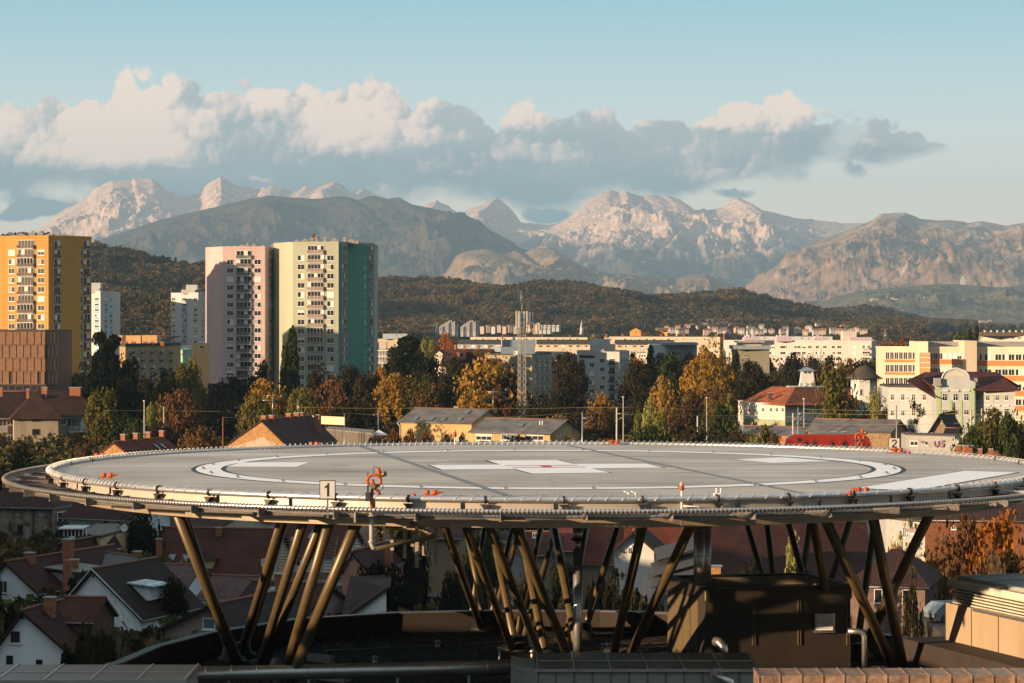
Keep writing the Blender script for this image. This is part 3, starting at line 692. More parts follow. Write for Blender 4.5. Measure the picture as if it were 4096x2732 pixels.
class Bld:
    """a building over a plan whose visible fronts run left to right through (pixel column, distance) points"""
    def __init__(s, name, label, cat, pts, ztop, wall, z0=0.0, depth=12.0, group=None, roof=DGREY, roofn='roof', parapet=0.0, para_mat=None, back=None):
        s.p = [Vector((XX(a, b), b)) for a, b in pts]
        a, b = s.p[0], s.p[-1]; s.ztop = ztop; s.z0 = z0
        if back: bk = [Vector((XX(*q), q[1])) for q in back]
        elif len(pts) == 2: bk = [Vector((b.x + (b.x / b.y) * depth * .2, b.y + depth)), Vector((a.x + (a.x / a.y) * depth * .2, a.y + depth))]
        else: yb = max(a.y, b.y) + depth; bk = [Vector((b.x, yb)), Vector((a.x, yb))]
        s.plan = s.p + bk
        c = sum(s.plan, Vector((0, 0))) / len(s.plan)
        s.root = empty(name, (c.x, c.y, z0), 0, label, cat, group); s.off = (-c.x, -c.y, -z0)
        s.wall_mat = wall
        s.add('wall', MB().prism([tuple(q) for q in s.plan], z0, ztop), wall)
        if roof:
            e = MB()
            if parapet:
                n = len(s.plan)
                for i in range(n):
                    u, v = s.plan[i], s.plan[(i + 1) % n]; d = (v - u); L = d.length
                    if L < .3: continue
                    d /= L; nr = Vector((d.y, -d.x))
                    e.obox((*(u + nr * .06), ztop - .12), (*(d * L), 0), (*(-nr * .30), 0), (0, 0, parapet + .12))
                s.add('parapet', e, para_mat or wall)
            s.add(roofn, MB().prism([tuple(c + (q - c) * .985) for q in s.plan], ztop, ztop + (.06 if parapet else .22)), roof)
    def add(s, name, mb, mat, parent=None):
        o = mb.build(name, mat, parent or s.root, loc=s.off if parent is None else None); return o
    def hit(s, seg, px):
        """where the sight line through a pixel column meets a front"""
        a, b = s.plan[seg], s.plan[(seg + 1) % len(s.plan)]; k = (px - 2048) / F; d = b - a
        t = (k * a.y - a.x) / (d.x - k * d.y); return a + d * t
    def frame3(s, seg):
        a, b = s.plan[seg], s.plan[(seg + 1) % len(s.plan)]; d = (b - a).normalized(); return d, Vector((d.y, -d.x))
    def slab(s, name, seg, x0, x1, y0, y1, mat, out=.12, inn=.05, parent=None):
        """a plate on a front between two pixel columns and two pixel rows"""
        p, q = s.hit(seg, x0), s.hit(seg, x1); d, nr = s.frame3(seg); Y = (p.y + q.y) / 2
        za, zb = ZZ(y1, Y), ZZ(y0, Y)
        return s.add(name, MB().obox((*(p - nr * inn), za), (*(q - p), 0), (*(nr * (out + inn)), 0), (0, 0, zb - za)), mat)
    def window(s, seg, x0, x1, y0, y1, kind=None, fmat=None, mull=1, name='window', arch=False, zz=None, sill=True):
        p, q = s.hit(seg, x0), s.hit(seg, x1); d, nr = s.frame3(seg); Y = (p.y + q.y) / 2; w = (q - p).length
        za, zb = zz if zz else (ZZ(y1, Y), ZZ(y0, Y)); h = zb - za; t = max(.05, min(.09, w * .07))
        e = MB()
        def bar(u0, u1, v0, v1, o=.10):
            e.obox((*(p + d * u0 - nr * .02), za + v0), (*(d * (u1 - u0)), 0), (*(nr * o), 0), (0, 0, v1 - v0))
        bar(0, t, 0, h); bar(w - t, w, 0, h); bar(t, w - t, 0, t); bar(t, w - t, h - t, h)
        for k in range(mull): x = w * (k + 1) / (mull + 1); bar(x - t * .45, x + t * .45, t, h - t, .09)
        if arch: bar(t, w - t, h * .62, h * .62 + t * .8, .09)
        if sill: bar(-t, w + t, -t * 1.3, 0, .16)
        f = s.add(name, e, fmat or WHITEF)
        kind = kind or rngB.choice(('dark', 'dark', 'dark', 'curtain', 'blind', 'half', 'dark', 'side'))
        g = MB()
        def plate(u0, u1, v0, v1, o):
            m_ = MB(); m_.obox((*(p + d * u0 - nr * .01), za + v0), (*(d * (u1 - u0)), 0), (*(nr * o), 0), (0, 0, v1 - v0)); return m_
        plate(t, w - t, t, h - t, .03).build('pane', GLASS, f)
        if kind == 'blind': plate(t, w - t, t, h - t, .06).build('blind', BLIND, f)
        if kind == 'half': plate(t, w - t, h * rngB.uniform(.35, .7), h - t, .06).build('blind', BLIND, f)
        if kind == 'curtain': plate(t, w * .5, t, h - t, .05).build('curtain', CURT, f); 
        if kind == 'side': plate(w * .52, w - t, t, h - t, .05).build('blind', BLIND, f)
        if kind == 'blue': plate(t, w - t, t, h - t, .05).build('pane', GLASSB, f)
        return f
    def balcony(s, seg, x0, x1, y_rail, y_floor, y_top, glz=None, rail=None, out=1.1, recess=True, name='balcony', dark=False):
        """slab, railing and the glazing of the room behind"""
        p, q = s.hit(seg, x0), s.hit(seg, x1); d, nr = s.frame3(seg); Y = (p.y + q.y) / 2; w = (q - p).length
        zr, zf, zt = ZZ(y_rail, Y), ZZ(y_floor, Y), ZZ(y_top, Y); e = MB()
        def bx_(u0, u1, o0, o1, a, b): e.obox((*(p + d * u0 + nr * o0), a), (*(d * (u1 - u0)), 0), (*(nr * (o1 - o0)), 0), (0, 0, b - a))
        bx_(0, w, .0, out, zf - .18, zf)                                  # slab
        f = s.add(name, e, PLASTW)
        e = MB(); bx_(0, w, out - .06, out, zr - .07, zr); bx_(0, w, out - .05, out - .01, zf + .05, zf + .11)
        n = max(3, int(w / .16))
        for i in range(n + 1):
            u = (w - .04) * i / n; e.obox((*(p + d * u + nr * (out - .05)), zf + .05), (*(d * .085), 0), (*(nr * .03), 0), (0, 0, zr - zf - .08))
        bx_(0, .05, 0, out, zf, zr); bx_(w - .05, w, 0, out, zf, zr)
        e.build('railing', rail or RAILW, f)
        e = MB(); bx_(.04, w - .04, 0, .06, zf, zt); e.build('pane', GLASS, f)
        g = glz if glz is not None else rngB.choice((0, 1, 1, 2, 3))
        e = MB(); nb = max(2, int(w / .95))
        for i in range(nb + 1):
            u = (w - .07) * i / nb; o = .12 if g != 2 else out - .1
            e.obox((*(p + d * u + nr * .05), zf), (*(d * .07), 0), (*(nr * (o - .02)), 0), (0, 0, zt - zf))
        bx_(0, w, .05, .12, zt - .1, zt)
        e.build('window_frame', WHITEF, f)
        if rngB.random() < .22 and w > 1.5: MB().obox((*(p + d * (w - .9 if rngB.random() < .6 else .1) + nr * .15), zf + .05), (*(d * .75), 0), (*(nr * .3), 0), (0, 0, .55)).build('air_conditioner', PLASTW, f)
        if g in (1, 3) and w > 2:
            k = rngB.randrange(nb); e = MB(); u = w * k / nb; bx_(u + .08, u + w / nb - .04, .08, .14, zf + (zt - zf) * rngB.choice((0, .3, .5)), zt - .1); e.build('blind', BLIND, f)
        return f
    def chimney(s, x0, x1, y0, y1, Y, mat=BRICK, dd=None, cap=True, name='chimney', n=1):
        a, b = XX(x0, Y), XX(x1, Y); dd = dd or (b - a) * .9; e = MB().box(a, b, Y, Y + dd, ZZ(y1, Y), ZZ(y0, Y))
        o = s.add(name, e, mat)
        if cap: k = (b - a) * .08; MB().box(a - k, b + k, Y - k, Y + dd + k, ZZ(y0, Y), ZZ(y0, Y) + .12).build('cap', GREY, o)
        return o
def slope_faces(faces, mat, thick=.22):
    """roof faces as 3-D polygons, each with tile courses laid level across its slope"""
    mb = MB()
    for f in faces:
        P_ = [Vector(p) for p in f]; n = (P_[1] - P_[0]).cross(P_[2] - P_[0]).normalized()
        if n.z < 0: P_.reverse(); n = -n
        h = Vector((0, 0, 1)).cross(n); h = h.normalized() if h.length > 1e-4 else Vector((1, 0, 0)); u = n.cross(h)
        mb.poly(P_, [(p.dot(h), p.dot(u)) for p in P_])
        Q = [p - n * thick for p in P_]; mb.poly(Q[::-1], [(0, 0)] * len(Q))
        for i in range(len(P_)):
            j = (i + 1) % len(P_); mb.quad(P_[i], Q[i], Q[j], P_[j], [(0, 0), (0, .2), (.2, .2), (.2, 0)])
    return mb
def house(name, label, A, B, L, ze, zr, wall, roof, z0=0.0, gable=True, hip=0.0, over=.45, peak=.5, cat='house', group=None, gmat=None):
    """a pitched-roof house: front wall from A to B (pixel column, distance), running back L metres.
    gable: the front is a gable; otherwise the ridge is parallel to the front. hip: metres the ridge is cut back at each end"""
    a = Vector((XX(*A), A[1])); b = Vector((XX(*B), B[1])); d = (b - a).normalized(); nb = Vector((-d.y, d.x)); w = (b - a).length
    c = (a + b) / 2 + nb * L / 2
    H = Bld.__new__(Bld); H.p = [a, b]; H.plan = [a, b, b + nb * L, a + nb * L]; H.z0 = z0; H.ztop = ze
    H.root = empty(name, (c.x, c.y, z0), 0, label, cat, group); H.off = (-c.x, -c.y, -z0); H.wall_mat = wall
    def P3(u, v, z): q = a + d * u + nb * v; return Vector((q.x, q.y, z))
    wm = MB().prism([tuple(q) for q in H.plan], z0, ze)
    sl = (zr - ze)
    if gable:
        k = w * peak
        if hip == 0:
            for v in (0, L): wm.poly([P3(0, v, ze), P3(w, v, ze), P3(k, v, zr)])
            wm.quad(P3(0, 0, ze), P3(k, 0, zr - .05), P3(k, L, zr - .05), P3(0, L, ze)); wm.quad(P3(w, 0, ze), P3(w, L, ze), P3(k, L, zr - .05), P3(k, 0, zr - .05))
        s1, s2 = sl / k * over, sl / (w - k) * over
        up = .12
        fs = [[P3(-over, -over + hip * 0, ze - s1 + up), P3(k, -over + hip, zr + up), P3(k, L + over - hip, zr + up), P3(-over, L + over, ze - s1 + up)],
              [P3(w + over, -over, ze - s2 + up), P3(w + over, L + over, ze - s2 + up), P3(k, L + over - hip, zr + up), P3(k, -over + hip, zr + up)]]
        if hip: fs += [[P3(-over, -over, ze - s1 + up), P3(w + over, -over, ze - s2 + up), P3(k, -over + hip, zr + up)], [P3(w + over, L + over, ze - s2 + up), P3(-over, L + over, ze - s1 + up), P3(k, L + over - hip, zr + up)]]
    else:
        k = L * peak; s1 = sl / k * over; up = .12
        if hip == 0:
            for u in (0, w): wm.poly([P3(u, 0, ze), P3(u, L, ze), P3(u, k, zr)])
        fs = [[P3(-over, -over, ze - s1 + up), P3(w + over, -over, ze - s1 + up), P3(w + over - hip, k, zr + up), P3(-over + hip, k, zr + up)],
              [P3(w + over, L + over, ze - s1 + up), P3(-over, L + over, ze - s1 + up), P3(-over + hip, k, zr + up), P3(w + over - hip, k, zr + up)]]
        if hip: fs += [[P3(-over, L + over, ze - s1 + up), P3(-over, -over, ze - s1 + up), P3(-over + hip, k, zr + up)], [P3(w + over, -over, ze - s1 + up), P3(w + over, L + over, ze - s1 + up), P3(w + over - hip, k, zr + up)]]
    H.add('wall', wm, wall)
    H.roof = H.add('roof', slope_faces(fs, roof), roof)
    if a.y < 640:                           # gutters along the eaves, cap tiles along the ridge
        g = MB(); c_ = MB(); zg = lambda s_: ze - s_ + .02
        if gable:
            for u, s_ in ((-over, s1), (w + over, s2)): g.tube([P3(u, -over, zg(s_)), P3(u, L + over, zg(s_))], .075, 5)
            c_.tube([P3(k, -over + hip, zr + up + .02), P3(k, L + over - hip, zr + up + .02)], .13, 5)
        else:
            for v in (-over, L + over): g.tube([P3(-over, v, zg(s1)), P3(w + over, v, zg(s1))], .075, 5)
            c_.tube([P3(-over + hip, k, zr + up + .02), P3(w + over - hip, k, zr + up + .02)], .13, 5)
        g.build('gutter', plain('zinc_gutter', (.22, .22, .21), rough=.5, metal=.4), H.roof); c_.build('ridge_cap', plain('ridge_tile', (.22, .10, .065), rough=.9, scale=4), H.roof)
    H.P3 = P3; H.w = w; H.L = L; H.d2 = d; H.nb = nb; H.zr = zr; H.ze = ze
    return H
def stack(H, u, v, z0, z1, s=.6, mat=BRICK, cap=True):
    """a chimney standing through a roof at plan position u, v"""
    p = H.P3(u, v, 0); o = H.add('chimney', MB().obox((p.x, p.y, z0), (*(H.d2 * s), 0), (*(H.nb * s * .9), 0), (0, 0, z1 - z0)), mat)
    if cap:
        q = p - Vector((*(H.d2 * .08), 0)) - Vector((*(H.nb * .08), 0)); MB().obox((q.x, q.y, z1), (*(H.d2 * (s + .16)), 0), (*(H.nb * (s * .9 + .16)), 0), (0, 0, .12)).build('cap', GREY, o)
    return o
def skylight(H, u0, u1, t0, t1, side=0):
    """roof window on the front slope of a ridge-parallel house (t from eave 0 to ridge 1)"""
    k = H.L * .5
    def q(u, t, o): p = H.P3(u, k * t, H.ze + (H.zr - H.ze) * t + .14 + o); return p
    m_ = MB(); a, b, c, d = q(u0, t0, 0), q(u1, t0, 0), q(u1, t1, 0), q(u0, t1, 0); m_.obox(a, b - a, d - a, (0, 0, .14)); f = H.add('roof_window', m_, DARKF)
    a, b, d = q(u0 + .08, t0 + .02, .1), q(u1 - .08, t0 + .02, .1), q(u0 + .08, t1 - .02, .1); MB().obox(a, b - a, d - a, (0, 0, .07)).build('pane', GLASSB, f)

# ---------------------------------------------------------------- tower blocks
def roof_bits(b, xs, ytop, Y):
    for (x0, x1, h) in xs:
        e = MB(); a, c = XX(x0, Y), XX(x1, Y); zb = b.ztop; zt = zb + h
        e.box(a, c, Y + 3, Y + 5, zb, zt * .0 + zb + h * .55); e.box(a - .15, c + .15, Y + 2.8, Y + 5.2, zb + h * .55, zb + h * .75); e.box(a + (c - a) * .3, a + (c - a) * .7, Y + 3.4, Y + 4.6, zb + h * .75, zb + h)
        b.add('roof_vent', e, GREY)
ORANGE_P = plain('ochre_render', (.50, .27, .065), rough=0.9, scale=0.12, var=0.10, streak=True)
PINK_P = plain('pink_render', (.52, .39, .38), rough=0.9, scale=0.12, var=0.05, streak=True)
MINT_P = plain('mint_render', (.36, .385, .29), rough=0.9, scale=0.10, var=0.07, streak=True)
SHADE_P = plain('teal_shade_paint', (.10, .27, .225), rough=0.9, scale=0.10, var=0.08, streak=True)  # teal tone of the shaded side, held as a colour
b = Bld('tower_block', 'tall ochre yellow tower block at the edge of the view with brown balconies', 'tower block', [(-70, 808.5), (17, 806), (194, 800), (366, 812.5)], ZZ(950, 806), ORANGE_P, back=[(-70, 810.5)], parapet=.5)
for r in range(14):
    y = 999 + 36.97 * r
    b.window(1, 34, 60, y, y + 22); b.window(1, 151, 178, y, y + 22)
    b.window(2, 322, 330, y + 2, y + 25, mull=0)
for r in range(-1, 14):
    y = 1017 + 36.97 * r; b.balcony(1, 73, 138, y, y + 13, y - 20, out=.9, rail=plain('brown_balcony_rail', (.20, .15, .12), var=.1))
    b.balcony(2, 217, 240, y + 3, y + 15, y - 17, out=.5, rail=plain('brown_balcony_rail', (.20, .15, .12), var=.1)); b.balcony(2, 334, 357, y + 3, y + 15, y - 17, out=.6, rail=plain('brown_balcony_rail', (.20, .15, .12), var=.1))
roof_bits(b, [(32, 54, 1.0), (60, 90, 1.4), (108, 132, 2.2), (142, 164, 2.0), (180, 205, 1.4), (212, 232, 1.9), (236, 262, 1.3), (268, 286, 1.0)], 940, 806)
b = Bld('tower_block', 'tall pink tower block half in shade, joined to the shoulder of the mint green one', 'tower block', [(822, 848.5), (891, 835), (1060, 833.5), (1120, 852.5)], ZZ(993, 838), PINK_P, depth=26, parapet=.5)
for r in range(15):
    y = 1038 + 34.2 * r; b.window(1, 908, 934, y, y + 20); b.window(1, 1017, 1044, y, y + 20)
for r in range(-1, 15):
    y = 1055 + 34.2 * r; b.balcony(1, 946, 1006, y, y + 13, y - 18, out=.7, rail=plain('grey_green_balcony_rail', (.22, .24, .23), var=.1)); b.balcony(2, 1075, 1094, y, y + 12, y - 17, out=.4)
roof_bits(b, [(900, 918, 1.0), (926, 948, 1.1), (955, 972, 1.5), (978, 992, 1.9), (1005, 1020, 1.8), (1038, 1058, 1.3), (1080, 1094, 1.6)], 985, 845)
b = Bld('tower_block', 'tall mint green tower block with cream lit side and deep teal shaded side', 'tower block', [(1095, 840), (1172, 826), (1354, 822), (1467, 838), (1495, 842)], ZZ(973, 824), MINT_P, depth=26, parapet=.5)
for r in range(15):
    y = 1020.5 + 36.7 * r; b.window(1, 1190, 1218, y, y + 22); b.window(1, 1308, 1336, y, y + 22)
    b.window(2, 1456, 1463, y + 2, y + 22, mull=0)
for r in range(-1, 15):
    y = 1037 + 36.7 * r; b.balcony(1, 1231, 1296, y, y + 14, y - 18, out=.9, rail=plain('beige_balcony_rail', (.46, .38, .32), var=.1)); b.balcony(2, 1367, 1386, y, y + 13, y - 18, out=.4)
    b.balcony(3, 1475, 1490, y + 3, y + 15, y - 16, out=.7)
roof_bits(b, [(1175, 1192, 1.2), (1205, 1230, 1.5), (1236, 1252, 1.9), (1256, 1270, 2.6), (1290, 1304, 2.6), (1322, 1350, 1.6), (1370, 1382, 2.4), (1390, 1416, 1.4), (1418, 1432, 1.1)], 965, 824)
b.slab('teal_shade_panel', 2, 1354, 1365, 976, 1690, SHADE_P, out=.05); b.slab('teal_shade_panel', 2, 1388, 1467, 976, 1690, SHADE_P, out=.05); b.slab('teal_shade_panel', 3, 1467, 1474, 980, 1690, SHADE_P, out=.05); b.slab('teal_shade_panel', 3, 1491, 1495, 980, 1690, SHADE_P, out=.05)  # shade of the right-hand faces painted on as thin teal panels
pf = PX(1404, 962, 832); b.add('antenna', MB().tube([(pf.x, pf.y, b.ztop), (pf.x, pf.y, ZZ(897, 832))], .09, 6, r1=.04), METAL)
pf = PX(1257, 955, 826); b.add('satellite_dish', MB().lathe([(.02, -.2), (.5, -.05), (.75, .15), (.72, .15), (.3, .0)], (pf.x, pf.y, b.ztop + 2.3), 16, (-.3, -1, .4)), DARKF)

WHT = plain('white_panel', (.50, .50, .49), rough=0.8, scale=0.2, var=0.05, streak=True)
YEL = plain('ochre_panel', (.62, .40, .14), rough=0.8, var=.05); BLU = plain('sky_blue_panel', (.20, .42, .62), rough=0.8, var=.05)
b = Bld('tower_block', 'white tower block with ochre panels beside the pink tower', 'tower block', [(684, 1424), (793, 1412), (824, 1424)], ZZ(1175, 1415), WHT, depth=20, parapet=.6)
for r in range(15):
    y = 1192 + 21.3 * r
    for x0, x1 in ((687, 701), (775, 789)): b.window(0, x0, x1, y, y + 9, kind=rngB.choice(('dark', 'curtain', 'blind')), sill=False); b.slab('coloured_panel', 0, x0, x1, y + 10, y + 18, YEL, out=.05)
    b.window(1, 806, 815, y, y + 9, sill=False); b.slab('coloured_panel', 1, 806, 815, y + 10, y + 18, YEL, out=.05)
    b.balcony(0, 729, 748, y + 9, y + 15, y, out=.6, rail=PLASTW)
b.add('penthouse', MB().box(XX(725, 1416), XX(780, 1416), 1416, 1426, b.ztop, ZZ(1159, 1416)), WHT)
b.add('machine_room', MB().box(XX(744, 1418), XX(789, 1418), 1418, 1425, ZZ(1159, 1418), ZZ(1139, 1418)), WHT)
b = Bld('tower_block', 'white and sky blue tower block beside the ochre tower', 'tower block', [(330, 1398), (402, 1377), (452, 1392)], ZZ(1169, 1380), WHT, depth=20, parapet=.6)
for r in range(12):
    y = 1192 + 21.9 * r
    b.window(0, 380, 395, y, y + 8, sill=False); b.slab('coloured_panel', 0, 380, 395, y + 9, y + 18, BLU, out=.05)
    for x0, x1 in ((418, 428), (439, 449)): b.window(1, x0, x1, y, y + 10, sill=False); b.slab('coloured_panel', 1, x0, x1, y + 11, y + 19, BLU, out=.05)
b.add('machine_room', MB().box(XX(366, 1384), XX(402, 1384), 1384, 1391, ZZ(1152, 1384), ZZ(1131, 1384)), WHT)
b.add('penthouse', MB().box(XX(360, 1383), XX(398, 1383), 1383, 1393, b.ztop, ZZ(1152, 1383)), WHT)

# unseen blocks added beyond the view to cast long shadows across it
def plain_block(name, label, x0, x1, y0, y1, h, wall, rows, pitch, cat='building'):
    e = empty(name, ((x0 + x1) / 2, (y0 + y1) / 2, 0), 0, label, cat); off = (-(x0 + x1) / 2, -(y0 + y1) / 2, 0)
    MB().box(x0, x1, y0, y1, 0, h).build('wall', wall, e, off); MB().box(x0 - .2, x1 + .2, y0 - .2, y1 + .2, h, h + .5).build('roof', DGREY, e, off)
    w = MB()
    for r in range(rows):
        y = y0 + 3
        while y < y1 - 3: w.box(x1, x1 + .06, y, y + 1.8, 2 + r * pitch, 3.5 + r * pitch); y += 4.2
    w.build('window_row', GLASS, e, off)
plain_block('apartment_block', 'unseen beige block left of the ochre tower, added to shade the mint tower', -176, -155, 748, 772, 46.5, plain('beige_render', (.5, .42, .32)), 13, 2.9, 'apartment block')
plain_block('shade_block', 'unseen long white hospital wing left of the helipad, added for its shade', -108, -84, 100, 330, 25.5, PLASTW, 6, 3.3, 'building')
plain_block('shade_tower', 'unseen white hospital tower beside the helipad roof, added for its shade', -78, -50, 42, 86, 28.3, PLASTW, 7, 3.5, 'building')

plain_block('roof_shade_block', 'unseen small block on the hospital roof, added to shade the ventilation unit', -34, -21, 66, 79.5, 26.3, PLASTW, 7, 3.4, 'building')  # added caster that keeps the ventilation unit in shade

# ---------------------------------------------------------------- brown screen-clad building
BRONZE = plain('bronze_screen', (.20, .105, .055), rough=0.55, scale=1.2, var=0.18); BRONZED = plain('dark_bronze_fin', (.06, .035, .022), rough=0.6)
b = Bld('office_building', 'brown office block clad in patterned vertical screens', 'office building', [(-120, 652), (184, 650), (230, 664)], ZZ(1325, 650), BRONZED, depth=22, parapet=.3)
for s_, (x0, x1, st) in ((0, (-118, 182, 14.2)), (1, (186, 229, 7.5))):
    for k, (ya, yb) in enumerate(((1327, 1377), (1380, 1430), (1433, 1483), (1486, 1535))):
        x = x0; j = 0
        while x < x1 - 1:
            if not (k == 3 and s_ == 0 and (j % 8 == 3)): b.slab('screen_panel', s_, x, min(x + st * .92, x1), ya, yb, BRONZE, out=.12 + .14 * ((j + k) % 2))
            x += st; j += 1
    for ya in (1378, 1430.5, 1483.5, 1535): b.slab('floor_band', s_, x0, x1, ya, ya + 2.5, BRONZE, out=.45)
for j in range(10): b.window(0, -110 + j * 29, -110 + j * 29 + 24, 1541, 1564, kind='dark', fmat=DARKF, sill=False)

# ---------------------------------------------------------------- old apartment house, left
STUC = plain('grey_brown_stucco', (.36, .30, .23), rough=0.95, scale=0.35, var=0.22, streak=True)
h = house('apartment_house', 'long grey stucco apartment house with brown hipped roof and brick chimneys', (-80, 606), (405, 616), 12, ZZ(1661, 610), ZZ(1566, 617), STUC, T_BROWN, gable=False, hip=5.5, over=.8, cat='apartment house')
h.seg = 0
for x0, x1, y0, y1 in ((30, 54, 1674, 1700), (28, 55, 1740, 1764), (245, 262, 1678, 1698), (316, 333, 1678, 1697), (335, 352, 1678, 1697), (362, 381, 1675, 1698), (30, 40, 1815, 1836), (296, 312, 1678, 1712), (362, 381, 1736, 1758), (245, 262, 1736, 1758)): h.window(0, x0, x1, y0, y1, kind='dark')
h.balcony(0, -5, 26, 1702, 1727, 1676, rail=WHITEF, out=1.0, glz=0); h.balcony(0, 268, 358, 1702, 1725, 1676, out=1.3, glz=1)
h.chimney(105, 116, 1557, 1596, 606); h.chimney(166, 189, 1550, 1575, 612); h.chimney(278, 321, 1551, 1584, 612); h.chimney(-6, 10, 1553, 1586, 610); h.chimney(176, 187, 1560, 1596, 604)
wg = house('apartment_house', 'grey stucco stair wing with pointed hipped roof projecting from the long house', (56, 598), (233, 600), 10, ZZ(1661, 599), ZZ(1568, 604), STUC, T_BROWN, gable=True, hip=5.2, over=.9, cat='apartment house')
for y0, y1 in ((1664, 1684), (1716, 1738), (1770, 1812)): wg.window(0, 129, 158, y0, y1, kind='dark', fmat=DARKF, mull=2)
wg.slab('canopy', 0, 112, 176, 1828, 1834, GREY, out=1.2)

# ---------------------------------------------------------------- brick gabled houses in the sun
BRICKO = plain('orange_old_brick', (.40, .22, .09), rough=0.95, scale=4.0, var=0.35, bump=.4)  # old brick in one orange brown tone
PATCH = plain('pale_peeling_plaster', (.46, .36, .26), rough=0.95, scale=0.8, var=0.2)
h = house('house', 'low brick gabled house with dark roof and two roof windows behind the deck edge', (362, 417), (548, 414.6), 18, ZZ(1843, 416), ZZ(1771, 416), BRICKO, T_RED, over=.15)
for k, v in enumerate((3, 7.5, 12, 17)): stack(h, h.w * .5 - .3, v, h.zr - 1, h.zr + 1.1, .75)
q = h.P3(h.w * .78, 12, 0)
for v in (11, 13.2):
    f = h.add('roof_window', MB().obox(h.P3(h.w * .68, v, h.zr - (h.zr - h.ze) * .36 + .16), (*(h.d2 * h.w * .14), -(h.zr - h.ze) * .28), (*(h.nb * .9), 0), (0, 0, .15)), DARKF)
    MB().obox(h.P3(h.w * .69, v + .1, h.zr - (h.zr - h.ze) * .38 + .33), (*(h.d2 * h.w * .12), -(h.zr - h.ze) * .24), (*(h.nb * .7), 0), (0, 0, .03)).build('pane', GLASSB, f)
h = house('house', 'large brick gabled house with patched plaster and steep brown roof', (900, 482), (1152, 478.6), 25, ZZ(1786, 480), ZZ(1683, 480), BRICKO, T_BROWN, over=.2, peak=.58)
p0_ = h.P3(1.0, -.03, h.ze - 3); pat = MB().poly([h.P3(u, -.03, z) for u, z in ((.6, h.ze - 4), (10.4, h.ze - 4), (10.0, h.ze + .1), (9.2, h.ze + .9), (8.2, h.ze + 1.1), (7.6, h.ze + 1.7), (6.2, h.ze + 1.6), (5.5, h.ze + 1.0), (4.0, h.ze + .7), (2.6, h.ze + .1), (1.4, h.ze - .1))])
h.add('plaster_patch', pat, PATCH)
for v in (.6, 4.5, 13, 17, 19.5): stack(h, h.w * .58 - .4, v, h.zr - 1, h.zr + .75, .95)
stack(h, h.w * .78, 20, h.zr - 3.5, h.zr + .3, 1.1)
b_ = empty('billboard', PX(1310, 1730, 520), 0, 'blank cream billboard on posts behind the brick gabled house', 'billboard'); of = -b_.location
MB().obox(PX(1238, 1694, 520), (XX(1378, 512) - XX(1238, 520), -8, 0), (.1, .2, 0), (0, 0, 32 / F * 520)).build('board', plain('cream_board', (.62, .50, .34), var=.05), b_, of)
for x in (1262, 1305, 1340, 1372): MB().box(XX(x, 521) - .07, XX(x, 521) + .07, 520.6, 520.9, 0, ZZ(1690, 520)).build('post', METAL, b_, of)
b = Bld('shed', 'low flat concrete roofed shed left of the white market tent', 'shed', [(1300, 540), (1490, 520)], ZZ(1728, 530), plain('dim_concrete_shed', (.13, .11, .09)), depth=14, roof=plain('weathered_roof_slab', (.22, .19, .15)))
e = empty('market_tent', PX(1516, 1800, 500), 0, 'small white peaked tent beside the orange bushes', 'tent')
a = PX(1516, 1740, 500) - e.location; w_ = 1.6
MB().poly([(-w_, -w_, a.z), (w_, -w_, a.z), (0, 0, a.z + 1.0)]).poly([(w_, -w_, a.z), (w_, w_, a.z), (0, 0, a.z + 1.0)]).poly([(w_, w_, a.z), (-w_, w_, a.z), (0, 0, a.z + 1.0)]).poly([(-w_, w_, a.z), (-w_, -w_, a.z), (0, 0, a.z + 1.0)]).build('canopy', PLASTW, e)
for sx in (-1, 1):
    for sy in (-1, 1): MB().box(sx * w_ - .04, sx * w_ + .04, sy * w_ - .04, sy * w_ + .04, -6.5, a.z).build('leg', METAL, e)

# ---------------------------------------------------------------- yellow halls just behind the helipad
YELW = plain('yellow_render', (.46, .34, .15), rough=0.9, scale=0.5, var=0.12, streak=True)
h = house('warehouse', 'higher yellow hall with grey roof, four roof windows and orange bushes in front', (1600, 584), (1886, 576), 15, ZZ(1689, 580), ZZ(1637, 586), YELW, T_SHEET, gable=False, over=.5, cat='hall')
for u in (2.5, 6.4, 9.4, 13.4): skylight(h, u, u + 1.2, .08, .28)
skylight(h, 12.8, 14.2, .62, .85)
h.window(0, 1834, 1856, 1744, 1765, kind='dark'); h.chimney(1815, 1832, 1627, 1642, 590, mat=GREY)
h.add('downpipe', MB().tube([h.P3(-.4, -.5, h.ze - .3), h.P3(.1, -.2, h.ze - 1.0), h.P3(.1, -.1, 0)], .09, 6), WHITEF)
h = house('warehouse', 'lower yellow hall with grey roof and three wide white windows', (1886, 571), (2200, 562), 14, ZZ(1729, 567), ZZ(1676, 574), YELW, T_SHEET, gable=False, over=.6, cat='hall')
for x0, x1 in ((1904, 1968), (2005, 2070), (2106, 2175)): h.window(0, x0, x1, 1736, 1761, kind='half' if x0 != 2005 else 'blue', mull=2)
skylight(h, 9.5, 10.8, .4, .6)
for u in (14.3, 14.9): p = h.P3(u, 4, 0); h.add('vent_pipe', MB().tube([(p.x, p.y, h.ze + .8), (p.x, p.y, h.ze + 2.4)], .12, 8), WHITEF)
h.window(1, 2237, 2244, 1722, 1748, mull=0); h.window(1, 2251, 2257, 1718, 1738, mull=0); h.window(1, 2291, 2298, 1713, 1740, mull=0)
for x0 in (1964, 2068, 2090): p = h.hit(0, x0); h.add('air_conditioner', MB().box(p.x, p.x + 1.0, p.y - .7, p.y - .2, ZZ(1771, 567), ZZ(1764, 567)), GREY)

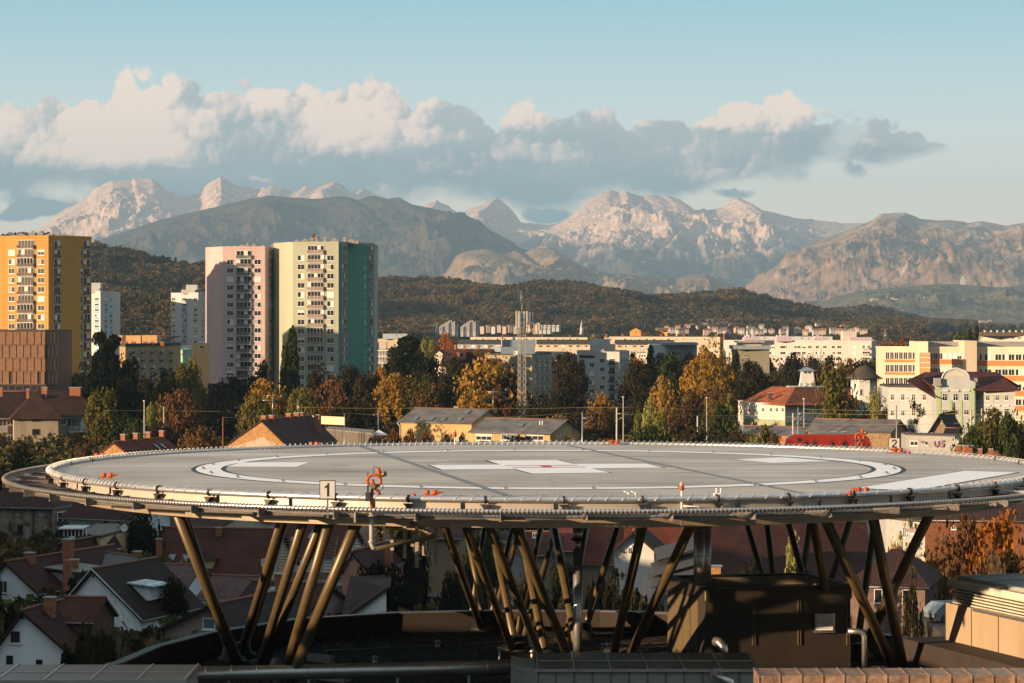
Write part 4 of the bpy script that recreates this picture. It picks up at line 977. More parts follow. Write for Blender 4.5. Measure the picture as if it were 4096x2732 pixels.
# ---------------------------------------------------------------- apartment blocks in the middle
OLIVE_P = plain('olive_grey_render', (.33, .30, .21), rough=0.9, scale=0.25, var=0.12, streak=True); SLATE = plain('slate_blue_render', (.20, .25, .29), rough=0.9, var=.06)
CONC = plain('pale_grey_render', (.42, .43, .40), rough=0.9, scale=0.25, var=0.10, streak=True)
b = Bld('apartment_block', 'olive grey apartment block with slate blue penthouse behind the lattice mast', 'apartment block', [(1940, 846), (2128, 838), (2206, 866)], ZZ(1419, 842), OLIVE_P, depth=24, parapet=.3, para_mat=DGREY)
b.add('penthouse', MB().box(XX(2003, 850), XX(2140, 850), 848, 866, b.ztop, ZZ(1388, 850)), SLATE); b.add('lift_house', MB().box(XX(2008, 852), XX(2143, 852), 853, 864, ZZ(1388, 850), ZZ(1360, 850)), SLATE)
b.window(0, 1953, 1982, 1430, 1447, kind='dark', sill=False)
for r in range(5):
    y = 1448 + 35 * r; b.window(0, 2090, 2107, y, y + 22); b.window(0, 2048, 2064, y + 4, y + 22)
    for k, x in enumerate((2137, 2146, 2156, 2166, 2176, 2186, 2196)):
        if k % 2 == 0: b.window(1, x, x + 5, y - 26, y - 8, mull=0, sill=False)
        else: b.balcony(1, x - 1, x + 7, y - 16, y - 8, y - 30, out=.8, glz=0)
b.window(0, 2055, 2070, 1404, 1416)
b = Bld('apartment_block', 'pale grey apartment block with balconies right of the mast', 'apartment block', [(2318, 872), (2478, 864), (2518, 886)], ZZ(1411, 868), CONC, depth=22, parapet=.4)
b.add('penthouse', MB().box(XX(2365, 874), XX(2462, 874), 873, 888, b.ztop, ZZ(1377, 874)), CONC); b.add('lift_house', MB().box(XX(2366, 878), XX(2440, 878), 876, 886, ZZ(1377, 874), ZZ(1357, 874)), CONC)
b.slab('loggia_opening', 0, 2318, 2378, 1421, 1432, GLASS, out=.03)
for r in range(5):
    y = 1434 + 35 * r; b.window(0, 2400, 2419, y, y + 18); b.window(0, 2358, 2377, y + 17, y + 35); b.balcony(0, 2438, 2460, y + 16, y + 27, y, out=.8, glz=0, rail=DARKF); b.balcony(0, 2320, 2338, y + 16, y + 27, y + 2, out=.7, glz=0, rail=DARKF)
    for k, x in enumerate((2484, 2491, 2498, 2505, 2511)):
        if k % 2: b.window(1, x, x + 4, y - 4, y + 12, mull=0, sill=False)
        else: b.balcony(1, x, x + 5, y + 6, y + 13, y - 6, out=.8, glz=0)
b.window(0, 2406, 2417, 1399, 1409)
BEIGE = plain('beige_wall', (.52, .45, .34), rough=0.9, scale=.2, var=.08); LBLUE = plain('light_blue_render', (.30, .38, .40), rough=.9, var=.05)
def rowhouse(label, x0, x1, Y, ytop, yeave, ybot, wall, n, roof=DGREY, dY=-6, wy=None, name='apartment_block', cat='apartment block', group=None):
    b = Bld(name, label, cat, [(x0, Y), (x1, Y + dY)], ZZ(yeave, Y), wall, depth=12, roof=None, group=group)
    a, c = Vector((XX(x0, Y), Y)), Vector((XX(x1, Y + dY), Y + dY)); ze = ZZ(yeave, Y); zt = ZZ(ytop, Y + 6)
    P_ = lambda q, dy, z: Vector((q.x, q.y + dy, z))
    b.add('roof', slope_faces([[P_(a, -.7, ze), P_(c, -.7, ze), P_(c, 6, zt), P_(a, 6, zt)], [P_(c, 12.7, ze), P_(a, 12.7, ze), P_(a, 6, zt), P_(c, 6, zt)]], roof, .3), roof)
    w0, w1 = wy or (yeave + 6, yeave + 15)
    for i in range(n):
        u = x0 + (x1 - x0) * (i + .3) / n; b.window(0, u, u + min((x1 - x0) / n * .5, 16), w0, w1, sill=False)
    return b
rowhouse('white blue apartment row with dark roof left of the mast', 1830, 2004, 1120, 1358, 1374, 1400, LBLUE, 7)
rowhouse('cream apartment row with dark roof right of the mast', 2146, 2385, 1140, 1358, 1374, 1400, BEIGE, 8)
b = Bld('apartment_block', 'long flat beige attic storey with tiny windows above the row roofs', 'apartment block', [(1881, 1260), (2350, 1240)], ZZ(1349, 1250), BEIGE, depth=10)
for i in range(15): b.window(0, 1900 + i * 29, 1907 + i * 29, 1353, 1359, sill=False, mull=0)
for x in (2007, 2164, 2275): b.chimney(x, x + 7, 1343, 1356, 1249)
b = Bld('apartment_block', 'long cream apartment row in front of the orange gabled hall', 'apartment block', [(2420, 1215), (2880, 1200)], ZZ(1347, 1208), BEIGE, depth=10)
for i in range(15): b.window(0, 2438 + i * 29, 2446 + i * 29, 1354, 1360, sill=False, mull=0)
for x in (2367, 2420, 2485, 2640, 2730, 2860): b.chimney(x, x + 9, 1338, 1350, 1214)
rowhouse('dull brown building with grey roof behind the golden tree', 2462, 2700, 1060, 1359, 1375, 1402, BEIGE, 8)
b = Bld('house', 'brick red boxy rooftop house right of the cream row', 'house', [(2898, 1150), (2916, 1156)], ZZ(1336, 1150), BRICK, depth=8)
h = house('house', 'long red roofed house with chimneys among dark trees', (1775, 970), (1955, 968), 18, ZZ(1424, 970), ZZ(1396, 980), plain('cream_wall', (.5, .42, .32)), T_RED, gable=False, over=.6)
for u in (2.5, 6, 11, 15): stack(h, u, 8, h.zr - 1, h.zr + 1.4, .9)
h = house('house', 'lower red roofed house in front of the long red roof', (1765, 922), (1935, 920), 14, ZZ(1462, 920), ZZ(1425, 928), plain('cream_wall', (.5, .42, .32)), T_BROWN, gable=False, over=.6)
for u in (4.5, 13): stack(h, u, 6, h.zr - 1, h.zr + 1.3, .9)
h = house('house', 'small gabled house with pale front among trees left of the long red roof', (1738, 1005), (1776, 1003), 12, ZZ(1416, 1000), ZZ(1401, 1000), plain('cream_wall', (.5, .42, .32)), T_BROWN, over=.5)
h = house('house', 'orange brick house with bright gable edge behind the olive apartment block', (2196, 902), (2242, 900), 14, ZZ(1471, 900), ZZ(1446, 900), plain('orange_brick_wall', (.42, .16, .06), scale=3), T_RED, over=.6)
h.window(0, 2206, 2222, 1481, 1497)
h = house('house', 'dark roofed house with small gable between the two apartment blocks', (2215, 982), (2262, 980), 14, ZZ(1440, 980), ZZ(1420, 980), plain('olive_wall', (.22, .18, .12)), T_BROWN, over=.6)
# left of the view: beige block, teal house, arena
b = Bld('apartment_block', 'long ochre apartment block with black flat roof behind the tall pine', 'apartment block', [(478, 716), (502, 706), (690, 728)], ZZ(1384, 712), plain('ochre_brown_render', (.36, .25, .13), var=.1, streak=True), depth=18, parapet=.7, para_mat=DGREY)
for i in range(14):
    x = 512 + i * 12.6; 
    for r in range(5):
        y = 1398 + 31 * r
        if i % 3 == 1: b.balcony(1, x, x + 9, y + 12, y + 19, y, out=.6, glz=0, rail=DARKF)
        else: b.window(1, x, x + 5, y, y + 13, mull=0, sill=False)
for (x0, x1, y0, y1, Y) in ((455, 488, 1342, 1384, 730), (503, 562, 1342, 1384, 726), (568, 628, 1341, 1384, 722)): b.add('stair_house', MB().box(XX(x0, Y), XX(x1, Y), Y, Y + 9, ZZ(y1, Y), ZZ(y0, Y)), plain('apricot_render', (.58, .36, .17), var=.06))
for x in (494, 525, 572, 600, 640): b.chimney(x, x + 16, 1366, 1386, 718, cap=False)
b = Bld('house', 'mint green house with glazed top floor beside the ochre apartment block', 'house', [(690, 760), (738, 752), (746, 764)], ZZ(1404, 756), plain('mint_green_wall', (.25, .46, .32), var=.05), depth=14, parapet=.4)
for i in range(5): b.window(0, 691 + i * 9, 698 + i * 9, 1411, 1424, kind='blue', mull=0, sill=False)
b.window(0, 691, 700, 1442, 1456)
b = Bld('arena', 'low arena with pale curved roof before the wooded knoll', 'sports hall', [(560, 1150), (700, 1130)], ZZ(1383, 1140), GREY, depth=40, roof=None)
ar = MB(); N_ = 14
pts = [(XX(600 + 9 * k, 1140), ZZ(1383 - 40 * math.sin(math.pi * k / 28) , 1140)) for k in range(N_ + 1)]
for k in range(N_): ar.quad((pts[k][0], 1132, pts[k][1]), (pts[k + 1][0], 1132, pts[k + 1][1]), (pts[k + 1][0], 1175, pts[k + 1][1]), (pts[k][0], 1175, pts[k][1]))
ar.prism([(pts[0][0], 1133), (pts[-1][0], 1133), (pts[-1][0], 1174), (pts[0][0], 1174)], 1, pts[0][1] - .1)
b.add('curved_roof', ar, plain('pale_membrane', (.55, .56, .55), var=.04))
b = Bld('villa', 'small ochre villa with flat eaves below the white tower', 'house', [(773, 800), (822, 795)], ZZ(1376, 800), plain('apricot_render', (.58, .36, .17)), depth=12, roof=GREY)
b.window(0, 800, 815, 1382, 1396, kind='dark')
b = Bld('apartment_block', 'white balconied apartment block just right of the mint green tower', 'apartment block', [(1480, 960), (1565, 950), (1574, 962)], ZZ(1399, 955), plain('pale_balcony_wall', (.42, .43, .42), var=.1, streak=True), depth=14)
for r in range(3):
    for i in range(6): b.balcony(0, 1496 + i * 11.5, 1505 + i * 11.5, 1415 + 25 * r, 1423 + 25 * r, 1402 + 25 * r, out=.7, glz=1)
b.add('stair_house', MB().box(XX(1490, 958), XX(1512, 958), 957, 965, b.ztop, ZZ(1369, 958)).box(XX(1517, 958), XX(1546, 958), 957, 965, b.ztop, ZZ(1368, 958)), plain('apricot_white_render', (.62, .5, .42)))
b = Bld('apartment_block', 'olive flat block under a white blue roof storey right of the green tower', 'apartment block', [(1496, 1240), (1626, 1225)], ZZ(1356, 1230), OLIVE_P, depth=14)
b.add('roof_storey', MB().box(XX(1532, 1232), XX(1630, 1232), 1230, 1240, b.ztop, ZZ(1335, 1232)), plain('white_blue_render', (.40, .46, .49)))
for x in (1579, 1603, 1622): b.window(0, x, x + 5, 1337, 1343, mull=0, sill=False, zz=(ZZ(1343, 1230), ZZ(1337, 1230)))

# ---------------------------------------------------------------- right of centre
ORW = plain('orange_render', (.62, .30, .08), rough=.9, var=.05)
h = house('hall', 'orange gabled hall with black roof in front of the wooded hill', (2519, 1501), (2563, 1499.5), 22, ZZ(1322, 1500), ZZ(1310, 1500), ORW, DGREY, over=.5, cat='hall')
for x in (2542, 2552): h.window(0, x, x + 6, 1325, 1331, mull=0, sill=False)
b = Bld('hall', 'square orange building with grey hipped top beside the orange gabled hall', 'hall', [(2630, 1515), (2669, 1505)], ZZ(1323, 1510), ORW, depth=12, roof=None)
b.add('roof', MB().box(XX(2630, 1510) - .4, XX(2668, 1510) + .4, 1503, 1528, ZZ(1323, 1510), ZZ(1311, 1510)), plain('olive_grey_roof', (.16, .13, .08)))
WP = plain('cream_white_render', (.57, .51, .45), rough=.9, scale=.15, var=.05, streak=True); MAUVE = plain('mauve_render', (.52, .40, .48), rough=.9, var=.04)
b = Bld('apartment_block', 'long white apartment block with mauve penthouses behind bare trees', 'apartment block', [(2907, 1062), (3388, 1042), (3486, 1038), (3509, 1062)], ZZ(1366, 1050), WP, depth=16, parapet=.4)
for r in range(4):
    y = 1382.5 + 23.8 * r
    for x0, x1 in ((2934, 2942), (3071, 3085), (3088, 3100), (3121, 3142), (3145, 3152), (3173, 3188), (3190, 3203), (3208, 3223), (3232, 3246), (3262, 3276), (3292, 3306), (3326, 3340), (3349, 3365)): b.window(0, x0, x1, y, y + 11.5, sill=False)
    b.window(1, 3413, 3424, y, y + 12, sill=False); b.balcony(1, 3450, 3480, y + 7, y + 13, y - 1, out=.9, rail=PLASTW)
for (x0, x1, y0, n) in ((2973, 3027, 1349, 3), (3100, 3163, 1348, 4), (3249, 3300, 1351, 3), (3392, 3480, 1349, 0)):
    b.add('penthouse', MB().box(XX(x0, 1056), XX(x1, 1056), 1050, 1060, b.ztop, ZZ(y0, 1052)), MAUVE)
    for k in range(n): x = x0 + 4 + k * 13; b.add('roof_vent', MB().box(XX(x, 1056), XX(x + 7, 1056), 1054, 1056, ZZ(y0, 1052), ZZ(y0 - 7 - 2 * (k % 2), 1052)), PLASTW)
b.add('lift_house', MB().box(XX(3370, 1056), XX(3425, 1056), 1055, 1062, b.ztop, ZZ(1326, 1056)), WP)
b = Bld('apartment_block', 'distant blue white attic row behind the mauve penthouses', 'apartment block', [(3020, 1320), (3330, 1310)], ZZ(1346, 1315), plain('white_blue_render', (.40, .46, .49)), depth=10)
for i in range(12): b.window(0, 3030 + i * 25, 3037 + i * 25, 1350, 1355, mull=0, sill=False)
b = Bld('office_building', 'flat topped dark building with lit white rooftop box', 'building', [(2943, 905), (2953, 896), (3078, 894)], ZZ(1397, 896), plain('dark_olive_render', (.20, .19, .14)), depth=16, roof=None)
b.add('roof_slab', MB().box(XX(2942, 896) - .6, XX(3081, 896), 893, 915, b.ztop, ZZ(1393, 896) + .9), plain('blue_grey_sheet', (.26, .31, .33)))
b.add('rooftop_box', MB().box(XX(2957, 899), XX(3045, 899), 899, 910, b.ztop, ZZ(1370, 899)), WP); b.add('rooftop_cover', MB().box(XX(2950, 898), XX(3058, 898), 897, 912, ZZ(1370, 899), ZZ(1364, 899)), GREY)
for x in (2976, 2985): b.window(1, x, x + 7, 1418, 1428, mull=0)
b = Bld('office_building', 'blue white flat roofed building behind the golden trees', 'building', [(2600, 960), (2662, 948), (2788, 944)], ZZ(1379, 950), plain('white_blue_render', (.40, .46, .49)), depth=16, roof=None)
b.add('roof_slab', MB().box(XX(2655, 944) - .5, XX(2790, 944), 941, 966, b.ztop, ZZ(1370, 945)), plain('blue_grey_sheet', (.26, .31, .33)))
b = Bld('workshop', 'white flat building with cluttered roof between grey block and dark conifer', 'building', [(2517, 1020), (2586, 1010)], ZZ(1412, 1015), WP, depth=14)
for i in range(6): b.add('roof_box', MB().box(XX(2520 + i * 11, 1014), XX(2527 + i * 11, 1014), 1016, 1019, b.ztop, b.ztop + .8 + .5 * (i % 3)), PLASTW)
for i in range(7): b.window(0, 2519 + i * 9.5, 2526 + i * 9.5, 1418, 1428, mull=0, sill=False)
b = Bld('apartment_block', 'distant white row with dark attic at the far edge of the view', 'apartment block', [(3920, 1240), (4160, 1225)], ZZ(1344, 1230), WP, depth=12, roof=plain('brown_attic', (.14, .10, .06)))
b.add('attic', MB().box(XX(3922, 1232), XX(4160, 1232), 1229, 1239, b.ztop, ZZ(1329, 1232)), plain('brown_attic', (.14, .10, .06)))
for i in range(9): b.window(0, 3940 + i * 26, 3954 + i * 26, 1348, 1356, sill=False); b.add('roof_vent', MB().box(XX(3935 + i * 25, 1234), XX(3941 + i * 25, 1234), 1233, 1234, ZZ(1329, 1232), ZZ(1321, 1232)), PLASTW)
# the school with orange bands
OB = plain('orange_brick_band', (.52, .20, .07), rough=.85, scale=3, var=.12); CRM = plain('cream_render', (.64, .54, .40), rough=.9, scale=.2, var=.10, streak=True)
b = Bld('school_building', 'cream school wing with brick bands and dark window rows at its shaded end', 'school', [(3537, 706), (3668, 702)], ZZ(1396, 704), CRM, depth=20, parapet=.5)
for ya, yb, yo in ((1408, 1437, 1449), (1458, 1488, 1499), (1510, 1540, 1551)):
    for i in range(7): b.window(0, 3542 + i * 18, 3558 + i * 18, ya, yb, kind='dark', sill=False, mull=1)
    b.slab('brick_band', 0, 3539, 3667, yb + 1, yo, OB, out=.08)
b = Bld('school_building', 'large cream school with orange bands and two tall blank piers', 'school', [(3712, 700), (3851, 697), (3902, 697), (4200, 690)], ZZ(1394, 700), CRM, depth=24, parapet=.5)
for ya, yb, yo in ((1412, 1437, 1456), (1472, 1497, 1516), (1532, 1557, 1576), (1592, 1617, 1636)):
    for i in range(7): b.window(0, 3715 + i * 19, 3732 + i * 19, ya, yb, kind='blind' if i in (3, 4, 5) else None, sill=False)
    b.slab('brick_band', 0, 3713, 3850, yb + 1, yo, OB, out=.08)
    for i, (x0, x1) in enumerate(((3919, 3928), (3938, 3966), (3980, 4006), (4008, 4032), (4034, 4058), (4062, 4086), (4090, 4110))): b.window(2, x0, x1, ya + 4, yb + 5, sill=False, mull=1 if x1 - x0 > 12 else 0)
    b.slab('brick_band', 2, 3908, 4180, yb + 6, yo + 8, OB, out=.08)
b.add('blank_pier', MB().box(XX(3853, 696), XX(3902, 696), 694, 712, 0, ZZ(1363, 694)), CRM)
b.add('penthouse', MB().box(XX(3712, 704), XX(3850, 704), 703, 718, b.ztop, ZZ(1367, 703)), GREY); b.add('penthouse', MB().box(XX(3904, 704), XX(4200, 704), 703, 718, b.ztop, ZZ(1368, 703)), GREY)
b = Bld('stair_tower', 'blank cream stair pier between the two school wings', 'tower', [(3666, 699), (3712, 697)], ZZ(1366, 698), CRM, depth=16)
b = Bld('brick_chimney', 'square brick chimney stack with iron bands in front of the school', 'chimney', [(3683, 690), (3721, 688)], ZZ(1413, 690), plain('warm_brick', (.42, .22, .10), scale=4, var=.25), depth=2.5, roof=GREY)
for y in (1430, 1450, 1470): b.slab('iron_band', 0, 3682.5, 3721.5, y, y + 1.5, METAL, out=.05)
# white monastery-like house with red roofs
CW = plain('cream_white_wall', (.64, .59, .50), rough=.9, scale=.4, var=.08, streak=True)
b = Bld('house', 'white hipped house with bright orange red roof and small paned windows', 'house', [(2972, 634), (3140, 622), (3432, 634)], ZZ(1613, 625), CW, depth=15, roof=None)
fs = [[PX(2958, 1609, 637), PX(3140, 1620, 620), PX(3182, 1549, 632), PX(3089, 1545, 640)], [PX(3140, 1620, 620), PX(3440, 1620, 633), PX(3440, 1550, 648), PX(3182, 1549, 632)], [PX(2958, 1609, 637), PX(3089, 1545, 640), PX(3182, 1549, 632), PX(3440, 1550, 648), PX(3440, 1620, 664), PX(3000, 1600, 660)]]
b.add('roof', slope_faces(fs[:2], T_ORANGE), T_ORANGE)
b.add('rear_roof', slope_faces([[PX(3089, 1545, 640), PX(3182, 1549, 632), PX(3440, 1550, 648), PX(3440, 1605, 662), PX(3000, 1605, 662)]], T_ORANGE), T_ORANGE)
b.chimney(3074, 3090, 1572, 1598, 628, mat=plain('dark_brick', (.10, .05, .035)))
for x in (2989, 3018, 3048, 3079, 3103, 3126): b.window(0, x, x + 10, 1630, 1647, kind='dark', mull=1, arch=True)
for x in (3217, 3263, 3310, 3356): b.window(1, x, x + 12, 1632, 1655, kind='dark', mull=1, arch=True)
for x in (3215, 3300): b.window(1, x, x + 12, 1680, 1697, kind='dark')
b.slab('plinth_band', 0, 2973, 3139, 1676, 1720, plain('sage_plinth', (.30, .33, .20)), out=.05); b.slab('plinth_band', 1, 3141, 3430, 1684, 1720, plain('sage_plinth', (.30, .33, .20)), out=.05)
e = empty('lantern_tower', PX(3228, 1545, 690), 0, 'white tapering lantern turret with small metal pyramid roof', 'turret')
bz = e.location.z; px_ = 690 / F
def quadtower(w0, w1, h, m_, nm, z=0): MB_ = MB(); v = [(-w0, -w0, z), (w0, -w0, z), (w0, w0, z), (-w0, w0, z), (-w1, -w1, z + h), (w1, -w1, z + h), (w1, w1, z + h), (-w1, w1, z + h)]; MB_.v = v; MB_.f = [(0, 3, 2, 1), (4, 5, 6, 7), (0, 1, 5, 4), (1, 2, 6, 5), (2, 3, 7, 6), (3, 0, 4, 7)]; return MB_.build(nm, m_, e)
quadtower(30 * px_, 22 * px_, 62 * px_, PLASTW, 'shaft'); quadtower(34 * px_, 2 * px_, 15 * px_, METAL, 'roof', 62 * px_)
quadtower(75 * px_, 75 * px_, -4, PLASTW, 'base', 0)
for k in (-1, 1): MB().obox((k * 8 * px_ - .32, -28 * px_, 4 * px_), (.64, 0, 0), (0, .3, 0), (0, 4.8 * px_, 44 * px_)).build('window', plain('grey_lantern_pane', (.25, .24, .24)), e)
for k in (-1, 1): MB().obox((k * 8 * px_ - .36, -24.0 * px_, 52 * px_), (.72, 0, 0), (0, .3, 0), (0, 1.0 * px_, 6 * px_)).build('window', GLASS, e)
e = empty('round_tower', PX(3456, 1700, 640), 0, 'white octagonal tower under dark bell shaped metal roof', 'tower'); s_ = 640 / F
MB().prism([(56 * s_ * math.cos(k * math.pi / 4 + .3), 56 * s_ * math.sin(k * math.pi / 4 + .3)) for k in range(8)], -3, 186 * s_).build('wall', PLASTW, e)
MB().lathe([(78 * s_, 186 * s_), (60 * s_, 196 * s_), (46 * s_, 208 * s_), (32 * s_, 224 * s_), (18 * s_, 234 * s_), (2 * s_, 238 * s_)], (0, 0, 0), 16).build('roof', plain('dark_standing_seam', (.06, .047, .032), rough=.8, scale=3), e)
for k in range(16):
    w_ = math.pi * 2 * k / 16; MB().obox((math.cos(w_) * 56 * s_ - .05, math.sin(w_) * 56 * s_ - .05, 172 * s_), (.12, 0, 0), (0, .12, 0), (math.cos(w_) * 1.1, math.sin(w_) * 1.1, 14 * s_)).build('bracket', DARKF, e)
for a_ in (-1.95, -1.17, -2.75):
    c_, n_ = math.cos(a_), math.sin(a_); r_ = 56 * s_ * .93; t_ = Vector((-n_, c_, 0)); q = Vector((c_ * r_, n_ * r_, 118 * s_)) - t_ * .45
    f = MB().obox(q, t_ * .9, Vector((c_, n_, 0)) * .12, (0, 0, 28 * s_)).build('window', WHITEF, e); MB().obox(q + t_ * .1 + Vector((0, 0, .1)), t_ * .7, Vector((c_, n_, 0)) * .14, (0, 0, 28 * s_ - .2)).build('pane', GLASS, f)
# villa with green pilasters
SAGE = plain('sage_pilaster', (.32, .42, .22), rough=.9, var=.06); VW = plain('bluish_white_render', (.38, .40, .40), rough=.9, scale=.4, var=.06)
b = Bld('villa', 'ornate white villa with sage green pilasters and curved central gable', 'villa', [(3744, 560), (3902, 558)], ZZ(1536, 560), VW, depth=14, roof=None)
d, nr = b.frame3(0); g0, g1 = b.plan[0], b.plan[1]; gw = (g1 - g0).length; yy = g0.y - .05
zb = b.ztop; gpts = [(0, 0), (gw, 0), (gw, .4), (gw * .86, .9), (gw * .82, 1.9), (gw * .74, 2.7), (gw * .54, 3.25), (gw * .46, 3.25), (gw * .26, 2.7), (gw * .18, 1.9), (gw * .14, .9), (0, .4)]
G = MB(); f0 = [Vector((*(g0 + d * u), zb + v)) for u, v in gpts]; f1 = [p + Vector((0, 1.2, 0)) for p in f0]; G.poly(f0); G.poly(f1[::-1])
for i in range(len(f0)): j = (i + 1) % len(f0); G.quad(f0[j], f0[i], f1[i], f1[j])
b.add('gable', G, VW)
tp = [p + Vector((0, -.12, .04)) for p in f0[3:11]]; b.add('gable_moulding', MB().tube(tp, .16, 6), PLASTW)
b.add('gable_panel', MB().poly([Vector((*(g0 + d * gw * u), zb + v)) + Vector((0, -.06, 0)) for u, v in ((.26, 1.75), (.74, 1.75), (.5, 2.95))]), BEIGE)
for x in (3737, 3884): b.add('urn_block', MB().box(XX(x, 559), XX(x + 25, 559), 558.6, 560, zb, zb + 1.25).box(XX(x - 3, 559), XX(x + 28, 559), 558.4, 560.2, zb - .35, zb - .002), GREY)
for x0, x1 in ((3746, 3764), (3797, 3808), (3839, 3850), (3881, 3899)): b.slab('pilaster', 0, x0, x1, 1545 if x0 in (3746, 3881) else 1600, 1720, SAGE, out=.12)
for x in (3769, 3812, 3855): b.window(0, x, x + 21, 1574, 1603, kind='dark', mull=1, arch=True); b.slab('window_hood', 0, x - 3, x + 24, 1560, 1566, PLASTW, out=.35); b.window(0, x, x + 21, 1637, 1660, kind='dark', mull=1, arch=True)
b.add('roof', slope_faces([[PX(3690, 1512, 563), PX(3744, 1560, 561), PX(3800, 1490, 572), PX(3700, 1488, 574)], [PX(3896, 1560, 557), PX(4082, 1560, 555), PX(3985, 1488, 568), PX(3850, 1486, 570)], [PX(3700, 1488, 574), PX(3985, 1488, 568), PX(4082, 1545, 580), PX(3640, 1545, 584)], [PX(3625, 1522, 566), PX(3744, 1592, 558), PX(3700, 1488, 574)]], T_BROWN), tiles('dark_red_tiles', (.13, .035, .025)))
b = Bld('villa_wing', 'right wing of the ornate villa with small arched windows', 'villa', [(3902, 560), (4060, 556)], ZZ(1558, 560), VW, depth=14, roof=None)
for x in (3906, 3943, 3981, 4018): b.window(0, x, x + 16, 1580, 1602, kind='dark', arch=True); b.window(0, x - 2, x + 18, 1633, 1658, kind='dark', arch=True); b.slab('window_hood', 0, x - 4, x + 20, 1620, 1625, PLASTW, out=.3)
for x in (3928, 3966, 4003, 4040): b.slab('ornament', 0, x, x + 9, 1580, 1596, SAGE, out=.06)
b = Bld('villa_wing', 'low left wing of the villa with flat dark roof and green frieze', 'villa', [(3555, 575), (3725, 568), (3748, 562)], ZZ(1549, 570), VW, depth=14, parapet=.3, para_mat=DGREY)
for x in (3562, 3604, 3647, 3690): b.window(0, x, x + 15, 1576, 1601, kind='dark', arch=True); b.window(0, x, x + 15, 1640, 1664, kind='dark', arch=True)
for x in (3580, 3625, 3668, 3706): b.slab('frieze_panel', 0, x, x + 16, 1556, 1564, SAGE, out=.06)
# railway sheds, locomotive, graffiti building
BRK2 = plain('yellow_brown_brick', (.26, .18, .10), rough=.95, scale=2.5, var=.3)
h = house('railway_shed', 'long brick railway shed with ribbed grey roof behind the red locomotive', (3232, 524), (3563, 516), 9, ZZ(1724, 520), ZZ(1681, 523), BRK2, T_SHEET, gable=False, over=.4, cat='shed')
for i in range(6): h.window(0, 3265 + i * 28, 3286 + i * 28, 1729, 1741, kind='blue', mull=0, sill=False, fmat=DARKF)
h = house('railway_shed', 'low brick shed with ribbed roof left of the long railway shed', (2935, 534), (3210, 526), 8, ZZ(1736, 530), ZZ(1708, 533), plain('orange_brick_wall', (.42, .16, .06), scale=3), T_SHEET, gable=False, over=.4, cat='shed')
e = empty('locomotive', PX(3310, 1800, 500), -.03, 'bright red electric locomotive standing in front of the shed', 'locomotive'); L_ = 340 / F * 500 / 2; px_ = 500 / F
RED = plain('locomotive_red', (.26, .020, .010), rough=.45, var=.10, coat=.3)
bd = MB(); prof = [(-L_, .9), (-L_ + .2, 1.9), (-L_ + 1.0, 2.7), (-L_ + 1.6, 2.95), (L_ - 1.6, 2.95), (L_ - 1.0, 2.7), (L_ - .2, 1.9), (L_, .9), (L_, .45), (-L_, .45)]
bd.poly([(x, -1.45, z) for x, z in prof][::-1]); bd.poly([(x, 1.45, z) for x, z in prof])
for i in range(len(prof)): j = (i + 1) % len(prof); bd.quad((prof[i][0], -1.45, prof[i][1]), (prof[j][0], -1.45, prof[j][1]), (prof[j][0], 1.45, prof[j][1]), (prof[i][0], 1.45, prof[i][1]))
bd.build('body', RED, e)
MB().box(-L_ + 1.4, L_ - 1.4, -1.48, 1.48, .62, .72).build('stripe', PLASTW, e); MB().box(-L_ + .5, L_ - .5, -1.2, 1.2, -.2, .44).build('underframe', DARKF, e)
for sx in (-1, 1):
    MB().obox((sx * (L_ - .2), -1.3, 1.95), (-sx * .75, 0, .72), (0, 2.6, 0), (sx * .1, 0, .08)).build('windscreen', GLASSB, e)
    MB().box(sx * (L_ - 2.6) - .4, sx * (L_ - 2.6) + .4, -1.5, -1.40, 1.6, 2.3).build('side_window', GLASS, e)
    pg = MB().tube([(sx * 3.6 - .8, 0, 3.1), (sx * 3.6 + .9, 0, 3.6), (sx * 3.6 - .5, 0, 4.1)], .05, 5); pg.box(sx * 3.6 - .6, sx * 3.6 - .4, -.9, .9, 4.1, 4.18).build('pantograph', DARKF, e)
    for k in (-1, 1): MB().lathe([(.5, -.1), (.55, 0), (.5, .1)], (sx * 4.2 + k * 1.2, -1.2, 0), 12, (0, 1, 0)).build('wheel', DARKF, e)
MB().box(-3, 3, -.7, .7, 2.95, 3.3).build('roof_equipment', METAL, e)
b = Bld('signal_house', 'low white graffiti covered railway building beside the number two sign', 'building', [(3625, 486), (3830, 480)], ZZ(1744, 483), plain('dirty_white_wall', (.30, .30, .29), var=.12), depth=8, roof=plain('brown_eaves', (.09, .06, .05)))
b.window(0, 3641, 3673, 1764, 1783, kind='dark'); b.window(0, 3700, 3713, 1764, 1781, kind='dark', mull=0)
GRAF = plain('faded_purple_paint', (.20, .08, .12), var=.2)
def ink(mb, pts, r=.14):
    P_ = []
    for x, y in pts: q = b.hit(0, x); P_.append((q.x, q.y - .03, ZZ(y, q.y)))
    mb.tube(P_, r, 5)
g_ = MB(); ink(g_, [(3739, 1765), (3741, 1783), (3750, 1786), (3757, 1780), (3756, 1764)], .22); ink(g_, [(3780, 1765), (3768, 1766), (3767, 1774), (3779, 1777), (3778, 1786), (3765, 1786)], .2); b.add('graffiti', g_, GRAF)
g_ = MB()
for k in range(3): ink(g_, [(3680 + k * 6, 1762 + 3 * k), (3684 + k * 6, 1770), (3689 + k * 5, 1763), (3692 + k * 3, 1774 - k)], .04)
b.add('graffiti', g_, DARKF)
h = house('house', 'dark brown gabled roof standing between villa and graffiti building', (3730, 502), (3790, 501.2), 16, ZZ(1708, 500), ZZ(1661, 500), plain('brown_plaster', (.24, .17, .11)), T_DARK, over=.8)
h.window(0, 3764, 3770, 1680, 1695, mull=0)
